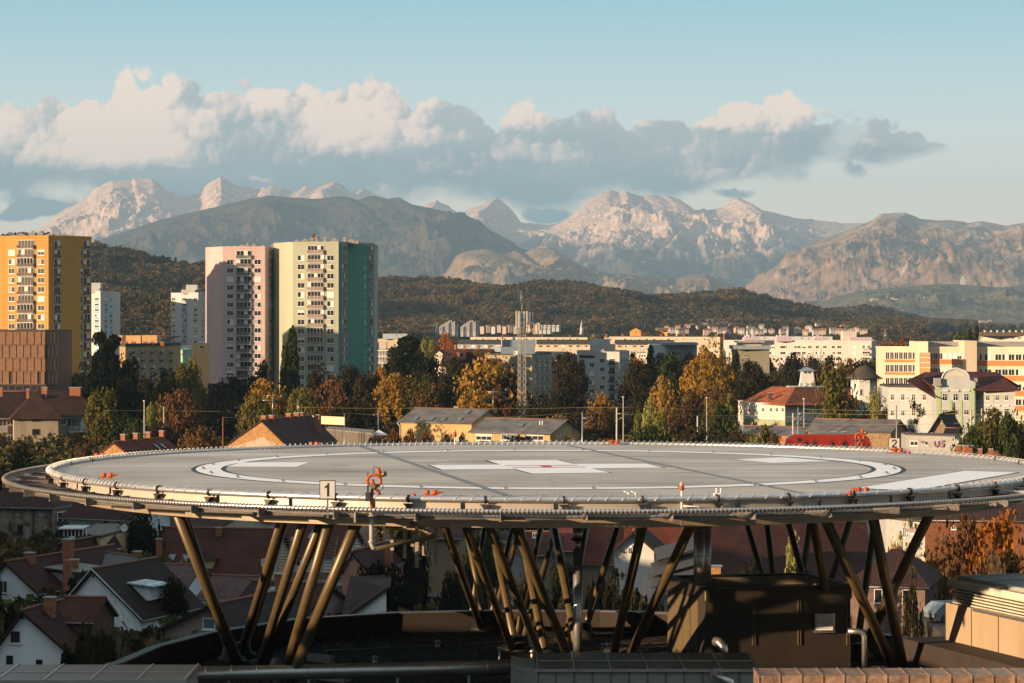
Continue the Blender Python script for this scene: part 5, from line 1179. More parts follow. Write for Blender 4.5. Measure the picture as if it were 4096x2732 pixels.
h = house('house', 'small white gabled lean-to beside the dark brown roof', (3780, 490), (3830, 489.4), 6, ZZ(1735, 490), ZZ(1717, 490), PLASTW, T_DARK, gable=False, over=.3)
h = house('house', 'brown red roof with a short pipe and broad brick chimney at the deck edge', (3805, 333), (3920, 332.4), 9, ZZ(1842, 333), ZZ(1812, 336), BRICK, tiles('brown_red_tiles', (.26, .11, .06)), gable=False, hip=1.6)  # tiles lighter and redder than the other brown roofs
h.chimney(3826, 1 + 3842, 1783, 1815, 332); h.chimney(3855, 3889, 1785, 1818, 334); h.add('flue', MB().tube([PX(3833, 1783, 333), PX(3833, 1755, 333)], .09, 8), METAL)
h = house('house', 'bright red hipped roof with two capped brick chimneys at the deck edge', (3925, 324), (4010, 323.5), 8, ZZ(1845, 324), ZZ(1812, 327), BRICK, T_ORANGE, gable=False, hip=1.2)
h.chimney(3915, 3929, 1798, 1830, 324); h.chimney(3958, 3972, 1798, 1822, 324)

# ================================================================ helipad
HX, HYc, HZ = XX(2192, 108), 108.0, 27.0
def ring_pts(r, z, n=180, a0=0.0, a1=2 * math.pi, c=(0, 0)):
    return [(c[0] + r * math.cos(a0 + (a1 - a0) * k / n), c[1] + r * math.sin(a0 + (a1 - a0) * k / n), z) for k in range(n if abs(a1 - a0 - 2 * math.pi) < 1e-6 else n + 1)]
pad = empty('helipad', (HX, HYc, HZ), 0, 'huge round raised helipad with white ring and cross on slanting steel columns', 'helipad')
def deck_mat():
    m, nt, b = nodes('pale_grey_deck_coating'); co = coords(nt)
    mp = NN(nt, 'ShaderNodeMapping'); mp.inputs['Scale'].default_value = (.05, .7, 1); nt.links.new(co, mp.inputs[0])
    n = NN(nt, 'ShaderNodeTexNoise', Scale=1.0, Detail=7.0, Roughness=.65); nt.links.new(mp.outputs[0], n.inputs[0])
    n2 = NN(nt, 'ShaderNodeTexNoise', Scale=.16, Detail=5.0); nt.links.new(co, n2.inputs[0])
    a = ramp(nt, n.outputs[0], [(.32, (.40, .355, .305)), (.5, (.57, .51, .44)), (.68, (.68, .615, .54))])
    br = NN(nt, 'ShaderNodeTexBrick', Scale=1.0); br.inputs['Brick Width'].default_value = 40.0; br.inputs['Row Height'].default_value = 1.35; br.inputs['Mortar Size'].default_value = .012; br.offset = 0
    br.inputs['Color1'].default_value = (1, 1, 1, 1); br.inputs['Color2'].default_value = (.90, .90, .90, 1); br.inputs['Mortar'].default_value = (.72, .72, .74, 1); nt.links.new(co, br.inputs[0])
    a = mixn(nt, 1.0, a, br.outputs[0], 'MULTIPLY'); a = mixn(nt, 1.0, a, ramp(nt, n2.outputs[0], [(.35, (.74, .71, .68)), (.6, (1, 1, 1))]), 'MULTIPLY')
    nt.links.new(a, b.inputs['Base Color']); b.inputs['Specular IOR Level'].default_value = .12
    nt.links.new(ramp(nt, n.outputs[0], [(.3, (.5,) * 3), (.7, (.65,) * 3)]), b.inputs['Roughness'])
    return m
DECK = deck_mat()
MARK = plain('white_deck_paint', (.96, .93, .90), rough=.6, scale=.7, var=.02, spec=.15); MBLK = plain('black_deck_paint', (.02, .02, .02), rough=.6); MRED = plain('red_deck_paint', (.50, .035, .015), rough=.5)
RO = 19.35
m = MB(); rp = ring_pts(RO, 0, 180); rb = ring_pts(RO, -.30, 180)
m.poly(rp); m.poly(rb[::-1])
for k in range(180): m.quad(rb[k], rb[(k + 1) % 180], rp[(k + 1) % 180], rp[k])
m.build('deck', DECK, pad)
def annulus(r0, r1, z, n=160, a0=0, a1=2 * math.pi):
    m = MB(); A, B = ring_pts(r0, z, n, a0, a1), ring_pts(r1, z, n, a0, a1); cl = len(A) == n
    for k in range(n): j = (k + 1) % len(A); m.quad(A[k], B[k], B[j], A[j])
    return m
def mark(name, mb, mat): return mb.build(name, mat, pad)
mark('ring_outline', annulus(12.86, 14.22, .004), MBLK); mark('ring_marking', annulus(13.05, 14.03, .008), MARK)
def pxpoly(pts, z): return MB().poly([tuple(PX(x, y, 64480 / (y - HY)) - Vector((HX, HYc, HZ)) + Vector((0, 0, z))) for x, y in pts])
def PD(x, y): q = PX(x, y, F * 6.0 / (y - HY)); return q
def dpoly(pts, z): return MB().poly([(PD(x, y).x - HX, PD(x, y).y - HYc, z) for x, y in pts])
cr_ = [(1720, 1861), (2001, 1859), (1950, 1842), (2228, 1841), (2296, 1856), (2585, 1855), (2655, 1871), (2367, 1874), (2440, 1891), (2130, 1895), (2061, 1877), (1768, 1879)]
cc_ = (2187, 1867); co_ = [(1706, 1860.5), (1992, 1858.4), (1932, 1841.4), (2236, 1840.4), (2304, 1855.4), (2594, 1854.4), (2669, 1871.6), (2376, 1874.6), (2452, 1891.7), (2122, 1895.7), (2053, 1877.6), (1760, 1879.6)]
mark('cross_outline', dpoly(co_, .004), MBLK); mark('cross_marking', dpoly(cr_, .008), MARK)
mark('letter_marking', MB().poly([tuple(PD(x, y) - Vector((HX, HYc, 26.988))) for x, y in [(2020, 1864.8), (2020, 1863.2), (2310, 1860.9), (2312, 1862.7), (2199, 1863.5), (2213, 1869.2), (2341, 1868.2), (2344, 1870), (2050, 1872.4), (2047, 1870.8), (2172, 1869.6), (2153, 1864)]]), MRED)
mark('left_bar_marking', dpoly([(905, 1867), (1185, 1868), (1236, 1850), (965, 1850)], .008), MARK)
mark('far_bar_marking', dpoly([(2940, 1838), (3085, 1852), (3325, 1845), (3125, 1830)], .008), MARK)
mark('touchdown_bar_outline', dpoly([(3402, 1955), (3656, 1966), (4085, 1890), (3855, 1882)], .004), MBLK); mark('touchdown_bar_marking', dpoly([(3425, 1953), (3652, 1963), (4068, 1890.5), (3858, 1883.5)], .008), MARK)
rs = random.Random(12); SCF = plain('tyre_scuff', (.27, .235, .20), rough=.8, var=.3, scale=2.0)
for k in range(16):
    a, r = rs.uniform(0, 6.28), rs.uniform(1, 12.4); x, y, w, l = r * math.cos(a), r * math.sin(a), rs.uniform(.05, .16), rs.uniform(.6, 3.2); t = rs.uniform(-.5, .5); c_, s_ = math.cos(t), math.sin(t)
    n = 6; m = MB().poly([(x + (l * u) * c_ - v * s_, y + (l * u) * s_ + v * c_, .0055) for u, v in [(-.5, 0), (-.3, -w * .8), (.1, -w), (.5, -w * .2), (.35, w * .7), (-.1, w)]]); mark('scuff_mark', m, SCF)
JNT = plain('grey_joint_tape', (.20, .20, .20), rough=.6)
def strip(x0, y0, x1, y1, w): a, b = PD(x0, y0), PD(x1, y1); d = (b - a); d.z = 0; d.normalize(); n = Vector((-d.y, d.x, 0)) * w; o = Vector((HX, HYc, 27.0)); return MB().poly([tuple(Vector((p.x, p.y, 27.012)) - o) for p in (a - n, b - n, b + n, a + n)])
mark('deck_joint', strip(1445, 1786, 2065, 1995, .14), JNT); mark('deck_joint', strip(2268, 1781, 3255, 1983, .12), JNT)
STEEL = plain('warm_painted_steel', (.46, .42, .36), rough=.45, metal=.25, var=.08, scale=.9); TUBE = plain('silver_tube', (.62, .62, .62), rough=.32, metal=.75, var=.06, scale=1.5)
BEAMD = plain('taupe_beam', (.20, .175, .16), rough=.55, var=.08); COLM = plain('bronze_brown_column', (.11, .078, .034), rough=.40, metal=.2, var=.14, scale=1.6, spec=.6)
# edge fascia in segments, with the pale joints between them
nf = 40
for k in range(nf):
    a0, a1 = 2 * math.pi * k / nf + .004, 2 * math.pi * (k + 1) / nf - .004; m = MB()
    for (ra, rb_, za, zb_) in ((19.50, 19.58, -.31, -.08), (19.44, 19.64, -.34, -.31), (19.40, 19.58, -.08, -.05)):
        A0, A1 = ring_pts(ra, 0, 6, a0, a1), ring_pts(rb_, 0, 6, a0, a1)
        for j in range(6):
            p, q, r_, s_ = A0[j], A0[j + 1], A1[j + 1], A1[j]
            m.quad((s_[0], s_[1], za), (r_[0], r_[1], za), (r_[0], r_[1], zb_), (s_[0], s_[1], zb_)); m.quad((p[0], p[1], zb_), (q[0], q[1], zb_), (r_[0], r_[1], zb_), (s_[0], s_[1], zb_))
            m.quad((s_[0], s_[1], za), (p[0], p[1], za), (q[0], q[1], za), (r_[0], r_[1], za)); m.quad((p[0], p[1], za), (p[0], p[1], zb_), (q[0], q[1], zb_), (q[0], q[1], za))
    m.build('edge_beam', STEEL, pad)
mark('edge_tube', MB().tube(ring_pts(19.72, .02, 200), .09, 10, closed=True), TUBE)
mark('outer_tube', MB().tube(ring_pts(21.45, -.24, 220), .062, 8, closed=True), TUBE); mark('inner_net_tube', MB().tube(ring_pts(19.95, -.52, 200), .04, 6, closed=True), TUBE)
# wire coiled round the tubes
def coil(r, z, rad, turns, a0, a1, wr, squash=1.0, jit=0.0, sd=1):
    rg = random.Random(sd); n = turns * 10; P_ = []
    for k in range(n + 1):
        a = a0 + (a1 - a0) * k / n; w = 2 * math.pi * k / 10; rr = rad * (1 + jit * (rg.random() - .3) * (1 if k % 10 == 0 else .2)); P_.append(((r + rr * math.cos(w)) * math.cos(a), (r + rr * math.cos(w)) * math.sin(a), z + rr * squash * math.sin(w)))
    return MB().tube(P_, wr, 4)
WIREM = plain('pale_wire', (.66, .64, .60), rough=.45, metal=.4)
mark('coiled_wire', coil(19.70, .06, .135, 230, R(35), R(222), .017, .9, .3), WIREM); mark('coiled_wire', coil(19.68, .05, .135, 60, R(222), R(318), .013, .8, .5, 2), WIREM); mark('coiled_wire', coil(19.70, .05, .14, 60, R(318), R(395), .014, .9, .5, 3), WIREM)
mark('lashing_wire', coil(21.45, -.24, .078, 640, R(150), R(395), .013), plain('dark_lashing', (.20, .18, .15), rough=.6))
# safety net
m = MB(); rg = random.Random(4)
for k in range(11): rr = 20.0 + 1.42 * k / 10; z = -.52 + .24 * k / 10 - .10 * math.sin(math.pi * k / 10); m.tube(ring_pts(rr, z, 180), .011, 3, closed=True)
for k in range(560):
    a = 2 * math.pi * k / 560; c_, s_ = math.cos(a), math.sin(a); m.tube([(19.98 * c_, 19.98 * s_, -.52), (20.7 * c_, 20.7 * s_, -.50), (21.43 * c_, 21.43 * s_, -.25)], .011, 3, caps=False)
mark('safety_net', m, plain('net_wire', (.42, .38, .32), rough=.5, metal=.3))
# radial brackets, clamps, horn shaped props
nb = 48
brk = MB().box(18.2, 21.40, -.05, .05, -.58, -.55).box(18.2, 21.40, -.012, .012, -.55, -.33).box(18.2, 21.40, -.05, .05, -.33, -.305).mesh('net_bracket', BEAMD)
horn = MB(); pr = [(-.17, -.06), (.17, -.06), (.10, -.11), (.06, -.17), (.05, -.25), (-.05, -.25), (-.06, -.17), (-.10, -.11)]
horn.poly([(19.86, x, z - .08) for x, z in pr]); horn.poly([(19.66, x, z - .08) for x, z in pr][::-1])
for i in range(8): j = (i + 1) % 8; horn.quad((19.86, pr[j][0], pr[j][1] - .08), (19.86, pr[i][0], pr[i][1] - .08), (19.66, pr[i][0], pr[i][1] - .08), (19.66, pr[j][0], pr[j][1] - .08))
horn.box(19.66, 19.9, -.10, .10, -.345, -.31)
horn = horn.mesh('tube_prop', plain('black_steel', (.025, .022, .02), rough=.5)); clamp = MB().lathe([(.135, -.035), (.135, .035)], (19.72, 0, .02), 12, (0, 1, 0)).mesh('tube_clamp', plain('black_steel', (.025, .022, .02), rough=.5))
for k in range(nb):
    a = 2 * math.pi * (k + .35) / nb
    link(brk, 'net_bracket', parent=pad, rz=a)
    a2 = 2 * math.pi * (k + .1) / nb
    if math.sin(a2) < .35: link(horn, 'tube_prop', parent=pad, rz=a2); link(clamp, 'tube_clamp', parent=pad, rz=a2)
# web plates between brackets (the dark beams one sees edge on), ring beams below
m = MB()
for k in range(nb):
    a0, a1 = 2 * math.pi * (k + .35) / nb, 2 * math.pi * (k + 1.12) / nb
    p0, p1 = (21.0 * math.cos(a0), 21.0 * math.sin(a0)), (20.75 * math.cos(a1), 20.75 * math.sin(a1))
    m.quad((*p0, -.55), (*p1, -.55), (*p1, -.33), (*p0, -.33)); m.quad((*p1, -.55), (*p0, -.55), (*p0, -.33), (*p1, -.33))
    m.quad((*p0, -.555), (*p1, -.555), (p1[0] * 1.006, p1[1] * 1.006, -.555), (p0[0] * 1.006, p0[1] * 1.006, -.555))
mark('net_beam', m, BEAMD)
def ringbeam(r0, r1, z0, z1, n=96):
    m = MB(); 
    for k in range(n):
        a0, a1 = 2 * math.pi * k / n, 2 * math.pi * (k + 1) / n; c0, s0, c1, s1 = math.cos(a0), math.sin(a0), math.cos(a1), math.sin(a1)
        m.quad((r1 * c0, r1 * s0, z0), (r1 * c1, r1 * s1, z0), (r1 * c1, r1 * s1, z1), (r1 * c0, r1 * s0, z1)); m.quad((r0 * c1, r0 * s1, z0), (r0 * c0, r0 * s0, z0), (r0 * c0, r0 * s0, z1), (r0 * c1, r0 * s1, z1))
        m.quad((r0 * c0, r0 * s0, z0), (r0 * c1, r0 * s1, z0), (r1 * c1, r1 * s1, z0), (r1 * c0, r1 * s0, z0)); m.quad((r0 * c0, r0 * s0, z1), (r1 * c0, r1 * s0, z1), (r1 * c1, r1 * s1, z1), (r0 * c1, r0 * s1, z1))
    return m
mark('lower_ring_beam', ringbeam(18.6, 19.0, -.96, -.60), plain('lower_beam_paint', (.28, .22, .14), rough=.5, metal=.15, var=.1)); mark('inner_ring_beam', ringbeam(12.6, 13.0, -.96, -.4), BEAMD)
m = MB()
for k in range(16):
    a = math.pi * k / 16; c_, s_ = math.cos(a), math.sin(a); n_ = Vector((-s_, c_, 0)) * .09
    m.obox(Vector((-18.6 * c_, -18.6 * s_, -.79)) - n_, Vector((37.2 * c_, 37.2 * s_, 0)), n_ * 2, (0, 0, .45))
mark('deck_girder', m, BEAMD)
# columns: top (pixel column, f ront or b ack of ring radius r), foot (pixel column, pixel row)
GZ = 19.5
feet = {}
def column(tx, side, r, bx, by, rad=.25):
    # where the sight line of column tx meets the ring
    k = (tx - 2048) / F; a = 1 + k * k; b = -2 * (k * HX + HYc); c = HX * HX + HYc * HYc - r * r; D = max(0, b * b - 4 * a * c)
    Y = (-b - math.sqrt(D)) / (2 * a) if side == 'f' else (-b + math.sqrt(D)) / (2 * a)
    top = Vector((k * Y - HX, Y - HYc, -.90)); Yb = F * (CAMZ - GZ - .35) / (by - HY); bot = Vector((XX(bx, Yb) - HX, Yb - HYc, GZ + .1 - HZ))
    MB().tube([bot, top], rad * .75, 18).build('column', COLM, pad); feet.setdefault((round(bx / 60), round(by / 45)), []).append(bot)
for c_ in ((705, 'f', 17.6, 967, 2668, .27), (690, 'b', 17.6, 925, 2610, .24), (1134, 'f', 16.4, 961, 2592, .20), (1200, 'b', 14.5, 973, 2600, .20), (1221, 'f', 16.4, 1030, 2668, .22), (1300, 'f', 15.0, 1046, 2668, .21), (1321, 'f', 17.4, 1123, 2728, .24), (1432, 'f', 17.4, 1145, 2735, .26),
           (1765, 'f', 15.5, 1925, 2490, .19), (1823, 'b', 15.5, 1942, 2488, .19), (1850, 'f', 15.5, 2049, 2572, .20), (1919, 'b', 15.5, 2065, 2572, .21), (1946, 'f', 16.5, 2176, 2630, .20), (2034, 'b', 15.5, 2190, 2630, .22), (2053, 'f', 16.5, 2290, 2640, .23), (2168, 'b', 16.0, 2326, 2640, .24),
           (2157, 'b', 17.0, 1960, 2490, .17), (2217, 'b', 17.0, 2060, 2560, .17), (2300, 'b', 16.5, 2082, 2570, .18), (2387, 'b', 16.5, 2250, 2620, .19), (2544, 'b', 15.0, 2334, 2515, .20), (2578, 'f', 15.5, 2449, 2620, .22), (2775, 'f', 16.5, 2506, 2622, .24), (1975, 'b', 17.5, 1880, 2470, .15), (2110, 'b', 17.5, 1955, 2480, .15),
           (2922, 'b', 16.5, 3110, 2480, .18), (3044, 'b', 16.5, 3118, 2500, .19), (3098, 'b', 16.0, 3280, 2530, .19), (3244, 'f', 15.5, 3345, 2560, .21), (3291, 'f', 16.5, 3588, 2672, .25), (3457, 'b', 16.0, 3260, 2490, .18), (3487, 'f', 16.5, 3618, 2672, .26), (3525, 'b', 16.0, 3428, 2560, .20), (3270, 'b', 16.0, 3180, 2470, .18), (3735, 'f', 16.8, 3440, 2600, .25)):
    column(*c_)
for kk, bs in feet.items():
    c = sum(bs, Vector((0, 0, 0))) / len(bs); z0 = GZ - HZ
    f = MB().lathe([(.62, 0), (.55, .18), (.38, .22), (.34, .55), (.22, .62)], (c.x, c.y, z0 + .004), 14).build('column_foot', plain('black_steel', (.025, .022, .02), rough=.5), pad)
# little dome lights on the white ring, studs on the deck
dome = MB().lathe([(.115, 0), (.115, .02), (.07, .045), (.045, .05), (.04, .09), (.02, .10)], (0, 0, 0), 10).mesh('deck_light', METAL)
for k in range(28):
    a = 2 * math.pi * (k + .45) / 28
    l = link(dome, 'deck_light', loc=(HX + 13.75 * math.cos(a), HYc + 13.75 * math.sin(a), HZ + .011)); tag(l, 'small flush dome light on the white landing ring', 'light', 'dome lights on the landing ring')
# orange twin floodlights on the rim
ORG = plain('orange_plastic', (.42, .085, .022), rough=.6, var=.15)
flo = None
def floodlight(px, py, face, label, s=.52):
    q = PD(px, py); e = empty('floodlight', (q.x, q.y, HZ + .02), 0, label, 'floodlight', 'orange twin floodlights on the helipad rim', scale=(s,) * 3)
    MB().box(-.35, .35, -.12, .12, 0, .07).build('base', ORG, e)
    for k in (-1, 1):
        o = MB().lathe([(.05, -.17), (.155, -.15), (.165, 0), (.16, .12), (.14, .15)], (k * .24, 0, .24), 14, (face * .9, -.35, .05)); o.tube([(k * .24, 0, .07), (k * .24, 0, .16)], .05, 8); o.build('lamp_head', ORG, e)
    MB().lathe([(.135, .10), (.12, .20), (.06, .42), (.012, .62)], (face * .24, 0, .24), 12, (face, -.12, .02)).build('cone_shield', ORG, e)
    MB().tube([(-.4, -.05, .03), (-.7, -.1, .0), (-1.0, 0, .02)], .02, 5).build('cable', DARKF, e)
floodlight(428, 1916, 1, 'orange floodlight on the left rim of the helipad in front of the bluish shade'); floodlight(398, 1834, 1, 'orange floodlight lying on the far left rim beside the low brick house'); floodlight(1255, 1787, 1, 'orange floodlight on the far rim below the big brick gable'); floodlight(1722, 1987, 1, 'orange floodlight right of the fire monitor on the near rim')
floodlight(2460, 1779, -1, 'orange floodlight on the far rim near the lime shrubs'); floodlight(3450, 1976, -1, 'orange floodlight at the corner of the white touchdown bar'); floodlight(3592, 1812, -1, 'orange floodlight on the far rim under the number two sign')
def beacon(px, py, label):
    q = PD(px, py); e = empty('beacon', (q.x, q.y, HZ), 0, label, 'light', scale=(.55,) * 3); MB().lathe([(.10, 0), (.10, .05), (.05, .06)], (0, 0, 0), 12).build('base', METAL, e); MB().lathe([(.12, .06), (.155, .14), (.13, .24), (.05, .29)], (0, 0, 0), 14).build('globe', plain('red_orange_glass', (.55, .05, .02), rough=.15), e)
beacon(1655, 1992, 'small red beacon on the near rim left of a floodlight'); beacon(3399, 1982, 'small red beacon on the near rim right of centre'); beacon(3635, 1818, 'small red beacon on the far rim right of the number two sign')
def number_sign(px, py_c, py_base, Y, glyph, label, w=.47, h=.56, rz=0.0):
    q = PX(px, py_base, Y); e = empty('number_sign', q, rz, label, 'sign'); zc = (py_base - py_c) / F * Y
    MB().box(-w / 2 - .025, w / 2 + .025, 0, .03, zc - h / 2 - .025, zc + h / 2 + .025).build('frame', MBLK, e); MB().box(-w / 2, w / 2, -.012, -.002, zc - h / 2, zc + h / 2).build('plate', PLASTW, e)
    MB().box(-.03, .03, .032, .08, -.35, zc).build('post', METAL, e)
    k = h * .78; P_ = {'1': [[(-.04, -.5), (.13, -.5), (.13, .5), (.02, .5), (-.02, .38), (-.12, .28), (-.22, .24), (-.22, .10), (-.12, .13), (-.04, .19)]],
        '2': [[(-.33, -.5), (.33, -.5), (.33, -.34), (-.08, -.34), (.02, -.22), (.20, -.06), (.31, .10), (.33, .24), (.27, .38), (.14, .48), (0, .5), (-.14, .48), (-.27, .38), (-.32, .20), (-.16, .19), (-.12, .29), (-.06, .34), (0, .355), (.07, .34), (.13, .29), (.145, .22), (.12, .12), (.03, 0), (-.16, -.18), (-.28, -.34)]]}[glyph]
    m = MB()
    for pg_ in P_:
        f0 = [(x * k, -.016, y * k + zc) for x, y in pg_]; f1 = [(x, -.012, z) for x, _, z in f0]; m.poly(f0)
        for i in range(len(f0)): j = (i + 1) % len(f0); m.quad(f0[i], f1[i], f1[j], f0[j])
    m.build('numeral', MBLK, e)
number_sign(1310, 1959, 2030, 87.2, '1', 'white number one sign on a short post at the near rim'); number_sign(3577, 1774, 1812, 127.5, '2', 'white number two sign standing on the far rim', w=.49, h=.50)
# fire monitors
def monitor(px, py_b, Y, label, s=1.0):
    q = PX(px, py_b, Y); e = empty('fire_monitor', q, 0, label, 'fire monitor', scale=(s,) * 3)
    MB().tube([(0, 0, -.35), (0, 0, .32)], .075, 10).lathe([(.13, -.03), (.13, .03)], (0, 0, .1), 12).lathe([(.12, -.03), (.12, .03)], (0, 0, .34), 12).build('riser', ORG, e)
    MB().tube([(0, 0, .34), (.02, 0, .5), (.16, 0, .55), (.26, 0, .42), (.34, -.04, .28)], .07, 10).build('elbow', ORG, e)
    MB().tube([(.10 + .28 * math.cos(w), -.05, .86 + .25 * math.sin(w)) for w in [R(-70) + R(300) * k / 18 for k in range(19)]], .065, 10).build('loop_pipe', ORG, e)
    MB().tube([(.20, -.05, .62), (.06, -.1, .74), (.02, -.12, .92)], .08, 10).build('swivel', ORG, e)
    MB().tube([(.36, 0, 1.02), (.32, -.03, 1.22), (.24, -.06, 1.40)], .075, 10, r1=.10).build('upper_pipe', ORG, e)
    MB().lathe([(.05, -.12), (.09, -.1), (.12, .12), (.10, .16)], (.46, -.05, 1.12), 12, (.8, -.5, .4)).build('nozzle', plain('olive_brass', (.16, .13, .04), rough=.4, metal=.5), e); MB().lathe([(.05, -.12), (.09, -.1), (.12, .12), (.10, .16)], (.12, -.16, .66), 12, (-.3, -.9, -.1)).build('nozzle', plain('olive_brass', (.16, .13, .04), rough=.4, metal=.5), e)
    MB().box(-.20, -.12, -.03, .03, .1, 1.25).box(-.26, -.06, -.10, .0, .0, .38).build('control_box', METAL, e)
    MB().tube([(-.14, 0, 1.15), (-.20, -.05, .95), (-.16, -.05, .75), (-.02, -.05, .6)], .014, 5).tube([(.24, 0, 1.40), (.12, 0, 1.48), (.06, 0, 1.35), (.08, 0, 1.1)], .014, 5).tube([(.45, -.1, .75), (.5, -.1, .55), (.3, -.1, .42), (.1, -.1, .5)], .016, 5).build('cable', DARKF, e)
monitor(1487, 2005, 88.0, 'orange fire monitor with curled pipe standing at the near rim', .78); monitor(3432, 1800, 128.5, 'orange fire monitor on the far rim in front of the locomotive', .72)
e = empty('drop_pipe', PX(1486, 2050, 87.6), 0, 'white water drop pipe under the near fire monitor with elbow at its foot', 'pipe'); s_ = 87.6 / F
MB().tube([(0, 0, .1), (0, 0, -1.02), (.04, 0, -1.14), (.16, .02, -1.18)], .075, 10).lathe([(.11, -.03), (.11, .03)], (0, 0, -.95), 12).lathe([(.18, -.02), (.18, .02)], (0, 0, -.1), 12).build('pipe', plain('dull_grey_pipe', (.34, .32, .28), rough=.6), e)
MB().tube([(.12, 0, -1.18), (2.0, 1.2, -.86)], .075, 8).build('lower_branch', COLM, e); MB().tube([(2.0, 1.2, -.86), (1.1, 2.2, -.45)], .075, 8).build('upper_branch', COLM, e)
MB().box(-.45, .5, -.03, .03, -.02, .03).box(-.55, -.5, -.4, .6, -.3, .02).build('plate', STEEL, e)
# small things on the rim
def rimthing(name, px, py, label, cat, build):
    q = PD(px, py); e = empty(name, (q.x, q.y, HZ), 0, label, cat); build(e)
def lampst(e):
    MB().tube([(0, 0, -.9), (0, 0, .32)], .035, 8).build('post', WHITEF, e); MB().lathe([(.05, .30), (.085, .33), (.085, .42), (.06, .44)], (0, 0, 0), 12).build('base', ORG, e); MB().lathe([(.07, .44), (.075, .50), (.05, .57), (.01, .59)], (0, 0, 0), 12).build('globe', plain('clear_red_glass', (.7, .3, .22), rough=.1), e)
    MB().tube([(0, 0, -.22), (.55, 0, -.22), (.55, 0, -.5)], .025, 6).build('side_pipe', WHITEF, e)
rimthing('obstruction_lamp', 2727, 1998, 'red obstruction lamp on a white post at the near rim', 'lamp', lampst)
def lampf(e): MB().tube([(0, 0, -.1), (0, 0, .38)], .03, 8).build('post', WHITEF, e); MB().lathe([(.05, .36), (.09, .40), (.09, .55), (.06, .58)], (0, 0, 0), 12).build('base', ORG, e); MB().lathe([(.07, .58), (.07, .66), (.02, .71)], (0, 0, 0), 12).build('globe', plain('clear_red_glass', (.7, .3, .22), rough=.1), e)
rimthing('obstruction_lamp', 1819, 1779, 'red obstruction lamp on the far rim before the orange bushes', 'lamp', lampf)
def hookp(e): MB().tube([(0, 0, 0), (0, 0, .16), (-.10, 0, .20), (-.16, 0, .23)], .022, 6).lathe([(.04, .12), (.04, .18)], (0, 0, 0), 8).build('pipe', WHITEF, e)
rimthing('vent_pipe', 2514, 1992, 'left hooked vent pipe on the near rim', 'pipe', hookp); rimthing('vent_pipe', 2543, 1992, 'right hooked vent pipe on the near rim', 'pipe', hookp)
def upp(e): MB().tube([(-.08, 0, 0), (-.08, 0, .12), (0, 0, .14), (0, 0, .32)], .032, 7).build('pipe', WHITEF, e)
rimthing('vent_pipe', 2866, 1990, 'left upright vent pipe on the near rim', 'pipe', upp); rimthing('vent_pipe', 2884, 1990, 'right upright vent pipe on the near rim', 'pipe', upp)
# gangway end at the right edge
e = empty('gangway', PX(4060, 1995, 97), -.35, 'pale steel gangway landing reaching the deck at the right edge', 'gangway')
MB().box(-.3, 9, -1.0, 1.0, -.12, .02).build('floor', STEEL, e)
for y in (-1.0, 1.0): MB().box(0, 9, y - .05, y + .05, .02, .36).tube([(-.2, y, .30), (9, y, .30)], .06, 8).build('side_rail', TUBE, e)
e = empty('cable_tray', PX(1620, 2110, 95), 0, 'hanging cable tray frames under the near deck edge', 'cable tray'); s_ = 95 / F; WOOD_ = plain('tan_galvanised_tray', (.52, .40, .27), rough=.5, metal=.3)  # tray in one even tan
for x, yb, dy in ((-52, 92, 0), (0, 120, -.4), (24, 90, 1.4), (50, 152, -.8), (72, 120, .8), (124, 150, -.3)): MB().box(x * s_ - .06, x * s_ + .06, dy, dy + .12, -yb * s_, .3).build('hanger', WOOD_, e)
MB().box(-52 * s_, 124 * s_, 0.13, .19, -58 * s_, -48 * s_).box(-52 * s_, 60 * s_, .13, .19, -14 * s_, -4 * s_).build('rail', WOOD_, e)

# ================================================================ hospital roof under the helipad
def gravel_mat():
    m, nt, b = nodes('dark_roof_gravel'); co = coords(nt)
    v = NN(nt, 'ShaderNodeTexVoronoi', Scale=9.0); nt.links.new(co, v.inputs[0]); n = NN(nt, 'ShaderNodeTexNoise', Scale=.5, Detail=6.0); nt.links.new(co, n.inputs[0])
    c = ramp(nt, v.outputs['Color'], [(.2, (.018, .016, .014)), (.6, (.05, .045, .04)), (.95, (.16, .15, .14))]); nt.links.new(mixn(nt, 1.0, c, ramp(nt, n.outputs[0], [(.35, (.55, .55, .5)), (.65, (1.1, 1.05, 1))]), 'MULTIPLY'), b.inputs['Base Color']); b.inputs['Roughness'].default_value = .95; b.inputs['Specular IOR Level'].default_value = .1
    bp = NN(nt, 'ShaderNodeBump', Strength=1.0, Distance=.05); nt.links.new(v.outputs['Distance'], bp.inputs['Height']); nt.links.new(bp.outputs[0], b.inputs['Normal']); return m
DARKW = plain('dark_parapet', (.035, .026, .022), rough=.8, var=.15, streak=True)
arc = [(-200, 2830), (150, 2745), (490, 2655), (640, 2590), (850, 2535), (1200, 2480), (1600, 2455), (2000, 2447), (2400, 2448), (2700, 2457), (3000, 2475), (3250, 2500), (3450, 2530), (3700, 2572), (3960, 2655), (4300, 2760)]
ap = [(XX(x, 136779 / (y - HY)), 136779 / (y - HY)) for x, y in arc]
hr = empty('hospital_roof_building', (0, 90, 0), 0, 'dark hospital wing with gravel roof and low curved parapet beneath the helipad', 'building'); ho = (0, -90, 0)
plan = [(-30, 60), (34, 60)] + ap[::-1]
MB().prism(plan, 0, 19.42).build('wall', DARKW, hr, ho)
MB().poly([(x, y, 19.5) for x, y in plan]).build('gravel_roof', gravel_mat(), hr, ho)
m = MB(); cp = MB()
for i in range(len(ap) - 1):
    a, b = Vector(ap[i]), Vector(ap[i + 1]); d = b - a; n = Vector((-d.y, d.x)).normalized()
    m.obox((*a, 19.3), (*d, 0), (*(n * .3), 0), (0, 0, 1.0)); cp.obox((*(a - n * .05), 20.3), (*d, 0), (*(n * .42), 0), (0, 0, .06))
